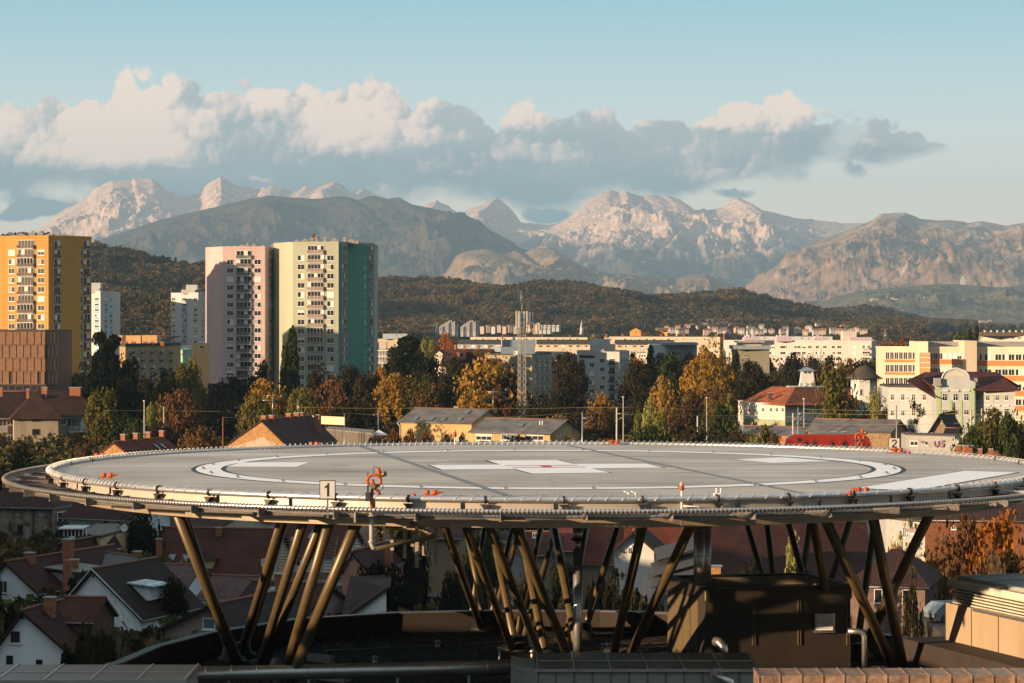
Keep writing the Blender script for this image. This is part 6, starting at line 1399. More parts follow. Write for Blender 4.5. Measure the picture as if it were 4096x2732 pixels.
m.build('parapet', DARKW, hr, ho); cp.build('coping', plain('weathered_coping', (.14, .12, .11), rough=.5, metal=.3), hr, ho)
# yellow sunlight on the right parapet, painted in as thin panels
LITW = plain('sunlit_parapet_paint', (.30, .22, .10), rough=.8, var=.1); m = MB()
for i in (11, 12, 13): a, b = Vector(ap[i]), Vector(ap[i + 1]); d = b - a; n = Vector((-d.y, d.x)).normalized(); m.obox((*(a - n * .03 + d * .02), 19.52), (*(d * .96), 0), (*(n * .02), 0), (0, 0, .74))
m.build('parapet_sunlight', LITW, hr, ho)
def block_at(px, py, w, d, rz, label): Y = F * 13.5 / (py - HY); e = MB().box(0, w, 0, d, 0, .28).build('concrete_block', GREY); e.location = (XX(px, Y), Y, 19.505); e.rotation_euler = (0, 0, rz); tag(e, label, 'block')
block_at(1318, 2655, .3, 1.2, .9, 'short concrete sleeper behind the steel duct'); block_at(1100, 2668, .3, .9, .8, 'concrete sleeper by the left column feet'); block_at(1375, 2732, .35, 1.5, .9, 'pale concrete sleeper in front of the steel duct'); block_at(3480, 2700, 1.6, .5, -.3, 'grey concrete slab beside the right column feet')
e = empty('roof_pipe', (XX(1998, 104), 104, 19.5), 0, 'small capped vent pipe on the gravel roof', 'pipe'); MB().tube([(0, 0, 0), (0, 0, .7)], .05, 8).lathe([(.08, .66), (.08, .76)], (0, 0, 0), 10).build('pipe', METAL, e)
for x, y, l_ in ((1500, 104, 'left'), (1750, 109, 'far'), (2130, 106, 'middle'), (2420, 108, 'right'), (1290, 101, 'near left')):
    e = empty('roof_vent', (XX(x, y), y, 19.5), 0, 'low capped roof vent on the gravel, ' + l_ + ' one of five', 'vent'); MB().tube([(0, 0, 0), (0, 0, .34)], .09, 10).lathe([(.16, .34), (.02, .46)], (0, 0, 0), 12).build('vent_cap', METAL, e)
tag(MB().tube([PX(1300, 2600, F * 13.48 / 1330), PX(1700, 2585, F * 13.48 / 1315), PX(2100, 2560, F * 13.48 / 1290), PX(2260, 2545, F * 13.48 / 1275)], .018, 5).build('ground_cable', METAL), 'thin lightning cable running over the gravel roof', 'cable')
# stainless duct
DUCT = plain('polished_duct', (.60, .58, .55), rough=.34, metal=.85, var=.04); yd = 96.0; rz_ = .35 / F
e = empty('steel_duct', PX(1400, 2690, yd), 0, 'long polished steel duct lying across the gravel roof', 'duct'); o_ = -e.location; r_ = 30 / F * yd
dp = [PX(700, 2718, yd - 1.4), PX(742, 2704, yd - .6), PX(800, 2696, yd), PX(1100, 2690, yd), PX(1500, 2681, yd), PX(2080, 2667, yd)]
MB().tube([p + o_ for p in dp], r_, 20).build('tube', DUCT, e)
for k in range(13): a, b = dp[2] + o_, dp[5] + o_; p = a.lerp(b, k / 12.5 + .02); MB().lathe([(r_ * 1.04, -.02), (r_ * 1.04, .02)], p, 20, (b - a)).build('joint_band', DUCT, e)
for x in (915, 1235, 1590, 1875): q = PX(x, 2700, yd) + o_; MB().box(q.x - .05, q.x + .05, -.05, .05, -1.6, q.z).build('leg', METAL, e)
# dark plant room
PLANT = plain('olive_brown_cladding', (.115, .085, .042), rough=.6, scale=.8, var=.10); CLD = plain('dark_brown_cladding', (.036, .027, .018), rough=.6, scale=.8, var=.12)
pr_ = [(2672, 107.2), (2822, 102.2), (3402, 103.4)]
b = Bld('plant_room', 'dark brown rooftop plant room with open parapet and louvre', 'plant room', pr_, 22.25, CLD, z0=19.5, back=[(3236, 108.4)], roof=None)
q = b.plan; m = MB(); w_ = .22
b.add('roof', MB().prism([tuple(p) for p in q], 22.25, 22.30), plain('brown_roof_sheet', (.16, .11, .07)))  # roof sheet in one even brown
for i in range(len(q)):
    u, v = q[i], q[(i + 1) % len(q)]; d = v - u; L = d.length
    if L < .3: continue
    d /= L; n = Vector((d.y, -d.x)); m.obox((*(u + n * .04), 22.24), (*(d * L), 0), (*(-n * .20), 0), (0, 0, .42))
b.add('parapet', m, plain('pale_inner_parapet', (.34, .27, .17), rough=.7)); m = MB()
for i in range(len(q)):
    u, v = q[i], q[(i + 1) % len(q)]; d = v - u; L = d.length; d /= L; n = Vector((d.y, -d.x)); m.obox((*(u + n * .045), 22.2), (*(d * L), 0), (*(n * .015), 0), (0, 0, .46))
b.add('outer_trim', m, CLD)
m = MB()
for i in range(len(q)):
    u, v = q[i], q[(i + 1) % len(q)]; d = v - u; L = d.length
    if L < .3: continue
    d /= L; n = Vector((d.y, -d.x)); m.obox((*(u + n * .09 - d * .05), 22.66), (*(d * (L + .1)), 0), (*(-n * .32), 0), (0, 0, .07))
b.add('coping', m, CLD)
for x in (2690, 2720, 2750, 2782): b.slab('lit_face_panel', 0, x - 17, x + 12, 2360 + (x - 2670) * .25, 2600, PLANT, out=.03)  # lighter olive panels put the sunlit tone into the left face's colour
for x in (3008, 3190, 3385): b.slab('seam', 1, x, x + 4, 2400, 2580, PLANT, out=.05); b.slab('seam', 1, x + 10, x + 13, 2400, 2580, PLANT, out=.05)
f = b.slab('louvre', 1, 3256, 3336, 2454, 2530, METAL, out=.14)
p0, p1 = b.hit(1, 3264), b.hit(1, 3328); Yl = (p0.y + p1.y) / 2; bk = MB().obox((p0.x, Yl - .17, ZZ(2523, Yl)), (p1.x - p0.x, 0, 0), (0, .02, 0), (0, 0, 62 / F * Yl)).build('opening', DGREY, f)
for k in range(6): z = ZZ(2518 - k * 10, Yl); MB().obox((p0.x, Yl - .26, z), (p1.x - p0.x, 0, 0), (0, .08, .05), (0, 0, .035)).build('blade', WHITEF, f)
pw0 = PX(2790, 2430, 104.2); b.add('bent_pipe', MB().tube([(pw0.x + .10, pw0.y - .6, ZZ(2415, 103.3)), (pw0.x, pw0.y - .6, ZZ(2420, 103.3)), (pw0.x - .06, pw0.y - .7, ZZ(2440, 103.3)), (pw0.x - .06, pw0.y - .7, ZZ(2600, 103.3))], .05, 8), PLANT)
# steel chimneys
for x, yy, r, y0, y1, lb in ((2802, 103.6, .19, 2060, 2390, 'left of the pair of polished flues rising from the plant room'), (2827, 103.9, .17, 2060, 2386, 'right of the pair of polished flues rising from the plant room'), (2782, 105, .075, 2060, 2370, 'thin grey pipe beside the polished flues')):
    e = empty('flue', PX(x, y1, yy), 0, lb, 'flue'); H = (y1 - y0) / F * yy; MB().tube([(0, 0, -.3), (0, 0, min(H, 26.0 - PX(x, y1, yy).z))], r, 18).build('pipe', DUCT, e)
    for k in range(3): MB().lathe([(r * 1.05, -.02), (r * 1.05, .02)], (0, 0, .6 + k * 1.0), 18).build('joint_band', DUCT, e)
e = empty('flue', (XX(2311, 99), 99, 19.5), 0, 'tall polished steel flue with collar standing alone at centre', 'flue')
def hz_(py): return ZZ(py, 99) - 19.5
MB().tube([(0, 0, 0), (0, 0, hz_(2197))], 19 / F * 99, 22).build('pipe', DUCT, e); MB().tube([(0, 0, hz_(2200)), (0, 0, hz_(2160))], .10, 16).build('neck', DUCT, e); MB().tube([(0, 0, hz_(2158)), (0, 0, hz_(2112))], .185, 20).build('head', DUCT, e); MB().lathe([(.235, hz_(2162)), (.235, hz_(2153))], (0, 0, 0), 20).build('collar', MBLK, e)
for y in (2265, 2370, 2475): MB().lathe([(19.6 / F * 99, -.015), (19.6 / F * 99, .015)], (0, 0, hz_(y)), 22).build('joint_band', DUCT, e)
# air handling units in front
AHU = plain('grey_green_panel', (.30, .31, .28), rough=.5, var=.05); AHUT = plain('brown_grey_unit_roof', (.135, .115, .095), rough=.5, var=.1, scale=.5); EDGE = plain('aluminium_edge', (.46, .44, .40), rough=.4, metal=.6)
def ahu(name, label, x0, x1, yb, yf, yfoot, Yb, Yf, nx, lit=None, zb=19.5):
    """long unit: lid seen from above with raised seams, panelled front"""
    zt = ZZ(yf, Yf); Yb = F * (CAMZ - zt) / (yb - HY)
    e = empty(name, (XX((x0 + x1) / 2, Yf), Yf, zb), 0, label, 'air handling unit'); of = -e.location; ax, bx = XX(x0, Yf), XX(x1, Yf); D = Yb - Yf
    MB().box(ax, bx, Yf + .1, Yf + D, zb, zt - .06).build('casing', AHU, e, of); MB().box(ax - .08, bx + .08, Yf, Yf + D + .1, zt - .058, zt).build('lid', AHUT, e, of)
    for k in range(nx + 1): x = ax + (bx - ax) * k / nx; MB().box(x - .025, x + .025, Yf + .001, Yf + D + .09, zt - .002, zt + .04).build('lid_seam', EDGE, e, of)
    MB().box(ax, bx, Yf + D * .5 - .02, Yf + D * .5 + .02, zt - .002, zt + .03).box(ax - .1, bx + .1, Yf - .03, Yf, zt - .08, zt + .02).build('lid_seam', EDGE, e, of)
    for k in range(nx * 2 + 1): x = ax + (bx - ax) * k / (nx * 2); MB().box(x - .03, x + .03, Yf + .06, Yf + .098, zb, zt - .06).build('panel_strip', plain('dull_brown_strip', (.20, .15, .11)), e, of)
    return e, of, zt
e, of, zt = ahu('air_handling_unit', 'long grey panelled ventilation unit at the bottom centre', 2150, 3032, 2612, 2678, 2732, 0, 92, 6, zb=19.0)
p = PX(2866, 2700, 91.9); MB().lathe([(.24, -.02), (.24, .02)], p + of, 16, (0, 1, 0)).build('flange', METAL, e); MB().tube([p + of, p + of + Vector((.12, -.35, -.02)), p + of + Vector((.42, -.45, -.16)), p + of + Vector((.55, -.45, -.8))], .16, 14).build('elbow_duct', DUCT, e)
m = MB(); a = PX(2150, 2679, 92); zt2 = ZZ(2679, 92)
m.obox(PX(2043, 2660, 93) + of, PX(2150, 2679, 92) - PX(2043, 2660, 93), (0, 2.6, 0), (0, 0, -2.0)); m.build('end_hood', AHU, e)
for k in range(4): MB().obox(PX(2044, 2672 + k * 22, 92.97) + of, PX(2100, 2700 + k * 22, 92.4) - PX(2044, 2672 + k * 22, 92.97), (0, -.04, 0), (0, 0, .05)).build('louvre_blade', EDGE, e)
ahu('air_handling_unit', 'low grey ventilation unit with ribbed lid at the bottom left corner', -200, 735, 2660, 2722, 2760, 0, 84, 5, zb=18.8)
e = empty('bent_duct', PX(3430, 2680, 101.8), 0, 'polished bent steel duct leaving the plant room side', 'duct'); MB().tube([(-.35, .1, 1.45), (.05, .1, 1.45), (.19, .1, 1.40), (.27, .1, 1.25), (.28, .1, -.1)], .10, 14).build('tube', DUCT, e)
e = empty('bent_duct', PX(2880, 2580, 98.0), 0, 'short polished elbow duct behind the centre ventilation unit', 'duct'); MB().tube([(-.15, .3, .10), (0, .1, .08), (.12, 0, -.05), (.15, 0, -.6)], .17, 14).build('tube', DUCT, e)
# copper clad foreground parapet
def copper():
    m, nt, b = nodes('crumpled_copper_sheet'); co = coords(nt); n = NN(nt, 'ShaderNodeTexNoise', Scale=1.2, Detail=3.0, Roughness=.45); nt.links.new(co, n.inputs[0])
    n2 = NN(nt, 'ShaderNodeTexNoise', Scale=5.0, Detail=5.0); nt.links.new(co, n2.inputs[0]); nt.links.new(ramp(nt, n2.outputs[0], [(.3, (.33, .20, .13)), (.6, (.50, .32, .22)), (.8, (.55, .38, .28))]), b.inputs['Base Color']); b.inputs['Metallic'].default_value = .55; b.inputs['Roughness'].default_value = .38
    bp = NN(nt, 'ShaderNodeBump', Strength=1.0, Distance=.18); nt.links.new(n.outputs[0], bp.inputs['Height']); nt.links.new(bp.outputs[0], b.inputs['Normal']); return m
COP = copper(); e = empty('roof_upstand', PX(3560, 2732, 82), 0, 'sheet copper clad roof upstand along the bottom right corner', 'roof upstand'); of = -e.location
zt = ZZ(2703, 82); Yb_ = F * (CAMZ - zt) / (2672 - HY)
a0, a1 = XX(3035, 82), XX(4400, 82)
MB().box(a0, a1, 82, Yb_, 18, zt).build('body', COP, e, of)
for k in range(17): x = a0 + (a1 - a0) * k / 16; MB().box(x - .015, x + .015, 81.97, 82, 18, zt).box(x - .015, x + .015, 81.97, Yb_ + .01, zt, zt + .025).build('standing_seam', COP, e, of)
# louvred concrete roof lantern on the right
CONY = plain('warm_precast_concrete', (.34, .25, .16), rough=.85, scale=.6, var=.14, streak=True); LV = plain('pale_louvre', (.62, .56, .44), rough=.6)
A0, A1 = PX(3782, 2560, 101.5), PX(4330, 2700, 92)
e = empty('louvred_lantern', (A0.x, A0.y, 19), 0, 'concrete roof lantern with pale louvres and metal lid at the right edge', 'roof lantern'); of = -e.location
d = Vector((A1.x - A0.x, A1.y - A0.y, 0)); L = d.length; dn = d.normalized(); nn_ = Vector((-dn.y, dn.x, 0))
zc1 = ZZ(2410, 101.5); zc2 = ZZ(2338, 101.5)
B0 = Vector((A0.x, A0.y, 20.86)); MB().obox(B0 + of, dn * L, nn_ * 4, (0, 0, zc1 - 20.86)).build('wall', CONY, e); MB().obox(Vector((A0.x - 1.6, A0.y + .6, 17)) + of, dn * (L + 1), nn_ * 6, (0, 0, 3.85)).build('plinth', DARKW, e)
for k in range(5): p = B0 + dn * (k * 2.05) - nn_ * .02; MB().obox(p + of, dn * .03, nn_ * .02, (0, 0, zc1 - 20.86)).build('joint', DARKF, e)
MB().obox(Vector((B0.x, B0.y, zc1)) + dn * .35 + nn_ * .3 + of, dn * L, nn_ * 3.4, (0, 0, zc2 - zc1)).build('louvre_back', plain('dark_louvre_back', (.05, .04, .03)), e)
for k in range(6): z = zc1 + (zc2 - zc1) * (k + .2) / 6; MB().obox(Vector((B0.x, B0.y, z)) + dn * .33 + nn_ * .12 + of, dn * L, nn_ * .16, (0, 0, .05)).build('louvre_blade', LV, e)
MB().obox(Vector((B0.x, B0.y, zc2)) + dn * .2 + nn_ * -.05 + of, dn * L, nn_ * 4.1, (0, 0, .22)).build('fascia', LV, e); MB().obox(Vector((B0.x, B0.y, zc2 + .221)) + dn * .35 + nn_ * .3 + of, dn * L, nn_ * 3.4, (0, 0, .14)).build('lid', AHU, e)
for k in range(5): MB().obox(Vector((B0.x, B0.y, zc2 + .36)) + dn * (.6 + k * 1.9) + nn_ * .2 + of, dn * .05, nn_ * 3.5, (0, 0, .04)).build('lid_seam', EDGE, e)
MB().obox(Vector((B0.x, B0.y, zc1 - .05)) + dn * 2.6 - nn_ * .25 + of, dn * L, nn_ * .3, (0, 0, .10)).build('ledge', METAL, e)

# ================================================================ old houses below, in the shadow of the added hospital block
BW = plain('bluish_white_wall', (.72, .78, .80), rough=.95, scale=.6, var=.10, streak=True); OLDW = plain('peeling_old_plaster', (.24, .20, .155), rough=.95, scale=1.1, var=.45, bump=.5); YH = plain('warm_yellow_wall', (.50, .40, .20), rough=.9, scale=.5, var=.06)  # house walls in one even bluish white
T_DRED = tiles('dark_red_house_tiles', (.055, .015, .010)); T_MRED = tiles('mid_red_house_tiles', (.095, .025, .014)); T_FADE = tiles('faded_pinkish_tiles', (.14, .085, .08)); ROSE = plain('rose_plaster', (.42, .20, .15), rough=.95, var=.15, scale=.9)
def small_windows(h, L, **k):
    for x0, x1, y0, y1 in L: h.window(0, x0, x1, y0, y1, kind='dark', **k)
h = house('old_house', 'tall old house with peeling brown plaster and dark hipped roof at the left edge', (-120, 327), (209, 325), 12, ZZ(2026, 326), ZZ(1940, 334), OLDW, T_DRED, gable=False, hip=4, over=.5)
small_windows(h, [(70, 92, 2097, 2137), (70, 90, 2177, 2225), (212 - 90, 150, 2097, 2137)][:2], fmat=DARKF)
h.add('downpipe', MB().tube([h.P3(3.2 + 4.9, -.12, h.ze), h.P3(3.2 + 4.9, -.12, 0)], .13, 7), DARKF)
pt = MB()
for (x, y, w, hh_) in ((70, 2060, 22, 10), (150, 2150, 26, 40), (110, 2130, 14, 50), (180, 2110, 14, 24), (60, 2160, 12, 24), (30, 2080, 16, 12), (165, 2060, 26, 12)):
    P_ = []; rg = random.Random(int(x * y))
    for k in range(11): w_ = 2 * math.pi * k / 11; q = rg.uniform(.6, 1.15); r = h.hit(0, x + math.cos(w_) * w * .6 * q); P_.append((r.x, r.y - .03, ZZ(y + math.sin(w_) * hh_ * .6 * q, r.y)))
    pt.poly(P_)
h.add('plaster_patch', pt, plain('grey_patch', (.33, .32, .28), var=.2))
b = Bld('old_house', 'narrow annex with iron balcony beside the peeling old house', 'house', [(209, 322), (278, 326)], ZZ(2040, 324), plain('rubble_wall', (.20, .15, .12), scale=2, var=.4), depth=8, roof=DGREY)
b.balcony(0, 226, 268, 2082, 2102, 2046, out=1.0, rail=DARKF, glz=0); MB_ = MB().lathe([(.35, -.05), (.42, .02), (.35, .05)], PX(232, 2165, 321.8) + Vector(b.off), 16, (0, -1, 0)); MB_.build('round_window', WHITEF, b.root)
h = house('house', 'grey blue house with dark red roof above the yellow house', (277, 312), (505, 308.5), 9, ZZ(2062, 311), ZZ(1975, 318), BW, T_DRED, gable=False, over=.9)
small_windows(h, [(367, 381, 2092, 2126), (418, 433, 2083, 2118), (469, 480, 2076, 2120), (456, 462, 2097, 2117)], mull=0, fmat=DARKF)
b = Bld('house', 'yellow house with two round windows and roof terrace', 'house', [(300, 292), (402, 288), (506, 298)], ZZ(2142, 290), YH, depth=8, roof=plain('terrace_floor', (.12, .10, .09)), parapet=.12, para_mat=DGREY)
for x in (323, 367):
    q = b.hit(0, x); f = b.add('round_window', MB().lathe([(.34, -.03), (.34, .06), (.27, .08)], (q.x, q.y, ZZ(2163, q.y)), 20, (0, -1, 0)), plain('ochre_trim', (.36, .19, .06))); MB().lathe([(.25, .0), (.25, .095)], (q.x, q.y, ZZ(2163, q.y)), 20, (0, -1, 0)).build('pane', GLASS, f)
b.slab('cornice', 0, 300, 402, 2180, 2188, plain('ochre_trim', (.36, .19, .06)), out=.25); b.window(0, 350, 364, 2206, 2222, kind='dark'); b.slab('door', 0, 408 - 12, 401, 2212, 2250, WHITEF); b.slab('porch_roof', 1, 378 + 26, 444, 2198, 2203, METAL, out=1.3); b.window(1, 492, 500, 2207, 2232, kind='dark', fmat=plain('ochre_trim', (.36, .19, .06)))
b.add('glass_porch', MB().box(XX(252, 292), XX(348, 292), 288.6, 292, ZZ(2140, 290), ZZ(2112, 290)), GLASS); b.add('porch_cover', MB().box(XX(250, 291), XX(350, 291), 288, 292.5, ZZ(2112, 290), ZZ(2108, 290)), plain('bluish_sheet', (.50, .54, .56)))
for k in range(7): x = XX(254 + k * 15, 288.4); b.add('porch_post', MB().box(x, x + .09, 288.35, 288.55, ZZ(2140, 290), ZZ(2112, 290)), WHITEF)
e = empty('satellite_dish', PX(497, 2125, 296), 0, 'large round white satellite dish on the yellow house terrace', 'satellite dish'); MB().lathe([(.03, -.02), (.25, .03), (.39, .10), (.38, .12), (.2, .05), (.02, .01)], (0, 0, .3), 20, (.1, -1, .25)).build('dish', PLASTW, e); MB().tube([(0, .1, -.6), (0, .1, .3)], .04, 6).build('post', METAL, e)
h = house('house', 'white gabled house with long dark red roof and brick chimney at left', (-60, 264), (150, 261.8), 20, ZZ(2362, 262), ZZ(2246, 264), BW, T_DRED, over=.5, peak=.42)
small_windows(h, [(-2, 30, 2322, 2372)]); stack(h, h.w * .55, 9, h.zr - 1, h.zr + 1.5, .9); stack(h, h.w * .42, 3.2, h.zr - 1, h.zr + .6, .8)
h.add('chimney', MB().box(XX(258, 262), XX(287, 262), 261, 262, 0, ZZ(2238, 262)), BRICK); h.add('dormer', MB().obox(h.P3(h.w * .75, 5, h.ze), (*(h.d2 * 2.6), 0), (*(h.nb * 5), 0), (0, 0, 1.3)), plain('dull_grey_wall', (.22, .23, .22))); h.add('dormer_roof', MB().obox(h.P3(h.w * .55, 4.6, h.ze + 1.75), (*(h.d2 * 4.5), -.4), (*(h.nb * 6), 0), (0, 0, .12)), plain('seamed_brown_sheet', (.10, .09, .07), rough=.5))
h = house('house', 'red roofed house with small white gabled wing right of the tall brick chimney', (190, 282), (310, 281), 12, ZZ(2270, 282), ZZ(2165, 284), BW, T_DRED, over=.5); h.chimney(283, 312, 2242, 2400, 268)
h = house('house', 'grey roofed lean-to house with narrow dormer behind the brown roof', (305, 276), (425, 272), 8, ZZ(2310, 274), ZZ(2218, 278), BW, plain('slate_sheet', (.07, .075, .08)), gable=False, over=.3); stack(h, 4.6, 3.8, h.zr - .8, h.zr + .5, .7)
h = house('house', 'large white gabled house with dark roof and small round attic window', (228, 247.5), (562, 244.5), 12, ZZ(2462, 246), ZZ(2272, 248), BW, T_DARK, over=.4, peak=.44)
q = h.hit(0, 375); h.add('attic_window', MB().lathe([(.13, -.02), (.13, .03)], (q.x, q.y, ZZ(2305, q.y)), 14, (0, -1, 0)), DARKF)
h.add('verge_board', MB().tube([h.P3(-.4, -.42, h.ze - .25), h.P3(h.w * .44, -.42, h.zr + .12), h.P3(h.w + .4, -.42, h.ze - .25)], .09, 5), plain('pale_verge', (.42, .46, .47)))
dz = h.P3(h.w * .62, 3.4, h.ze + 1.15); f = h.add('dormer', MB().obox(dz, (*(h.d2 * 2.4), 0), (*(h.nb * 2.8), 0), (0, 0, 1.45)), BW); MB().obox(dz + Vector((*(h.d2 * -.9), 1.62)) - Vector((*(h.nb * .4), 0)), (*(h.d2 * 3.9), -.35), (*(h.nb * 3.7), 0), (0, 0, .1)).build('dormer_roof', plain('flaking_blue_sheet', (.40, .48, .52), var=.4, scale=3), f)
MB().obox(dz + Vector((*(h.d2 * 2.38), .3)) + Vector((*(h.nb * .5), 0)), (*(h.d2 * .06), 0), (*(h.nb * 1.1), 0), (0, 0, 1.0)).build('window', WHITEF, f)
h.window(1, 590, 612, 2495, 2530, kind='dark'); h.window(1, 640, 660, 2480, 2512, kind='dark')
h = house('house', 'white blue gabled house with two arched attic openings at the bottom left', (-20, 221), (283, 219.5), 10, ZZ(2607, 220), ZZ(2436, 222), BW, T_DRED, over=.55, peak=.38)
small_windows(h, [(40, 84, 2522, 2574)], mull=0); small_windows(h, [(26, 52, 2622, 2668), (145, 170, 2638, 2668)], mull=0, fmat=DARKF)
for x in (89, 107): q = h.hit(0, x); h.add('arched_opening', MB().box(q.x - .11, q.x + .11, q.y - .04, q.y, ZZ(2476, q.y), ZZ(2466, q.y)).lathe([(.11, -.0), (.11, .04)], (q.x, q.y, ZZ(2466, q.y)), 14, (0, -1, 0)), DARKF)
stack(h, h.w * .45, 3.0, h.zr - 1, h.zr + .75, .8)
h = house('house', 'red roofed cross wing jutting right from the bottom left house', (225, 224.6), (368, 224), 5.5, ZZ(2502, 221), ZZ(2414, 223), plain('brown_boards', (.09, .05, .035), var=.2), T_MRED, gable=False, over=.3)
h = house('house', 'big red tiled house with dormer, two roof windows and brick chimney', (585, 296), (1040, 293.5), 15, ZZ(2312, 294), ZZ(2120, 301), plain('cream_old_wall', (.50, .46, .36), var=.06), T_MRED, gable=False, over=.5)
skylight(h, 1.6, 2.5, .22, .42); skylight(h, 3.2, 4.1, .22, .42); stack(h, .5, 1.8, h.ze + .5, h.zr - .8, .55); stack(h, 6.0, 6.2, h.zr - 1.4, h.zr + .2, .6)
dz = h.P3(4.6, 1.2, h.ze + .7); f = h.add('dormer', MB().obox(dz, (*(h.d2 * 2.6), 0), (*(h.nb * 2.5), 0), (0, 0, 1.2)), YH); MB().poly([dz + Vector((*(h.d2 * u + h.nb * v), z)) for u, v, z in ((-.4, -.4, 1.15), (3.0, -.4, 1.15), (1.3, 1.5, 2.1))]).poly([dz + Vector((*(h.d2 * u + h.nb * v), z)) for u, v, z in ((3.0, -.4, 1.15), (3.0, 2.6, 1.15), (1.3, 1.5, 2.1))]).poly([dz + Vector((*(h.d2 * u + h.nb * v), z)) for u, v, z in ((-.4, 2.6, 1.15), (-.4, -.4, 1.15), (1.3, 1.5, 2.1))]).build('dormer_roof', T_DRED, f); MB().obox(dz + Vector((*(h.d2 * .7 - h.nb * .03), .25)), (*(h.d2 * .9), 0), (*(h.nb * .05), 0), (0, 0, .8)).build('window', WHITEF, f)
h.window(1, 1046, 1052, 2236, 2262, mull=0); h.window(1, 1058, 1064, 2232, 2258, mull=0)
h = house('house', 'brown long roofed house behind the big red tiled one', (560, 335), (860, 330), 12, ZZ(2110, 332), ZZ(2045, 338), plain('cream_old_wall', (.50, .46, .36)), T_BROWN, gable=False, over=.5); stack(h, 4.5, 5.5, h.zr - .8, h.zr + .6, .8)
h = house('house', 'low house with faded pinkish metal roof beneath the dormer', (578, 266), (740, 265), 8, ZZ(2345, 265), ZZ(2260, 270), BW, T_FADE, gable=False, over=.4)
h = house('house', 'low shed with pale tiled roof right of the leftmost column', (800, 260), (990, 258.6), 8, ZZ(2395, 259), ZZ(2305, 264), BW, T_FADE, gable=False, over=.4)
h = house('house', 'rose grey gabled house with one square window just beyond the roof parapet', (660, 221.5), (950, 219), 12, ZZ(2520, 220), ZZ(2415, 222), plain('rose_grey_wall', (.26, .20, .18), var=.08), T_DARK, over=.6, peak=.62); h.window(0, 812, 862, 2472, 2517, kind='blue', mull=0)
h = house('house', 'red roofed house with slim roof windows behind the left columns', (900, 234), (1190, 231.5), 12, ZZ(2490, 232), ZZ(2335, 238), plain('rose_grey_wall', (.26, .20, .18)), T_DRED, gable=False, over=.4); skylight(h, 2.0, 2.7, .55, .82); skylight(h, 4.4, 4.9, .1, .35); stack(h, 2.2, 5.2, h.zr - .8, h.zr + .8, .9)
h = house('house', 'deep red roofed house with white gable peak behind the second column group', (1060, 312), (1330, 310), 12, ZZ(2215, 311), ZZ(2085, 317), BW, T_MRED, gable=False, over=.5); skylight(h, 2.4, 3.1, .3, .45)
h.add('white_gable', MB().poly([PX(1230, 2150, 307), PX(1310, 2150, 307), PX(1270, 2095, 307)]).poly([PX(1310, 2150, 307.2), PX(1230, 2150, 307.2), PX(1270, 2095, 307.2)]), BW)
# roofless house under repair: battens and rafters
e = empty('roofless_house', PX(1280, 2420, 262), 0, 'house under repair with bare roof battens and rafters', 'house'); of = -e.location; WD = plain('weathered_timber', (.17, .12, .085), rough=.95, var=.3)
for k in range(13): a, b_ = PX(1100 + k * 36, 2330 - (k % 2), 258), PX(1130 + k * 37, 2145, 264); MB().tube([a, b_], .055, 4).build('rafter', WD, e, of)
for k in range(15): y = 2150 + k * 12.5; a, b_ = PX(1128 - k * 2.0, y, 264 - k * .4), PX(1590 - k * 3, y + 6, 264 - k * .4); MB().tube([a, b_], .035, 4).build('batten', WD, e, of)
MB().box(XX(1100, 262), XX(1375, 262), 260, 268, 0, ZZ(2335, 262)).build('wall', plain('dim_old_wall', (.15, .13, .11), var=.2), e, of); MB().box(XX(1105, 262), XX(1545, 266), 266, 274, 0, ZZ(2290, 266)).build('floor', plain('dim_old_wall', (.15, .13, .11)), e, of)
for x in (1245, 1328): f = MB().box(XX(x, 259.9), XX(x + 32, 259.9), 259.85, 259.99, ZZ(2400, 260), ZZ(2360, 260)).build('window', WHITEF, e, of); MB().box(XX(x + 3, 259.9), XX(x + 29, 259.9), 259.8, 259.849, ZZ(2398, 260), ZZ(2366, 260)).build('pane', GLASS, f)
h = house('house', 'rose plastered gable house with small round hole and ivy', (1368, 250), (1480, 249.4), 12, ZZ(2290, 250), ZZ(2207, 251), ROSE, T_DRED, over=.1, peak=.35); q = h.hit(0, 1407); h.add('round_hole', MB().lathe([(.14, -.02), (.14, .03)], (q.x, q.y, ZZ(2238, q.y)), 14, (0, -1, 0)), DARKF); stack(h, h.w * .9, 6, h.zr - 2.6, h.zr + .6, .65)
b = Bld('house', 'white triangular gable wall with brown tiled roof below the ivy', 'house', [(1378, 236), (1552, 232)], ZZ(2470, 234), BW, depth=9, roof=None)
b.add('gable_wall', MB().poly([PX(1385, 2470, 233.5), PX(1545, 2462, 232), PX(1545, 2352, 232)]).poly([PX(1545, 2462, 232.1), PX(1385, 2470, 233.6), PX(1545, 2352, 232.1)]), BW); b.add('roof', slope_faces([[PX(1362, 2478, 233), PX(1556, 2345, 231.6), PX(1560, 2300, 240), PX(1400, 2305, 243)]], T_BROWN), T_BROWN)
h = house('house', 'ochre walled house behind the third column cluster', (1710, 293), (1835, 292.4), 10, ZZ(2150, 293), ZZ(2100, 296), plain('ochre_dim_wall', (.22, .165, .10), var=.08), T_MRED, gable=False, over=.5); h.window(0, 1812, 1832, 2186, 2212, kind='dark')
h = house('house', 'cream tall house with plain wall in the middle of the column cluster', (2085, 283), (2190, 282.6), 10, ZZ(2215, 283), ZZ(2130, 288), plain('dull_cream_wall', (.24, .20, .14), var=.06), T_MRED, gable=False, over=.5); h.window(0, 2130, 2150, 2130, 2150)  # cream wall kept to one dull tone
h = house('house', 'low hipped garage with pinkish tiles under the middle columns', (1730, 238), (1808, 236), 6, ZZ(2383, 237), ZZ(2318, 240), plain('rose_dim_wall', (.16, .10, .085)), T_FADE, gable=False, hip=2.2, over=.3)
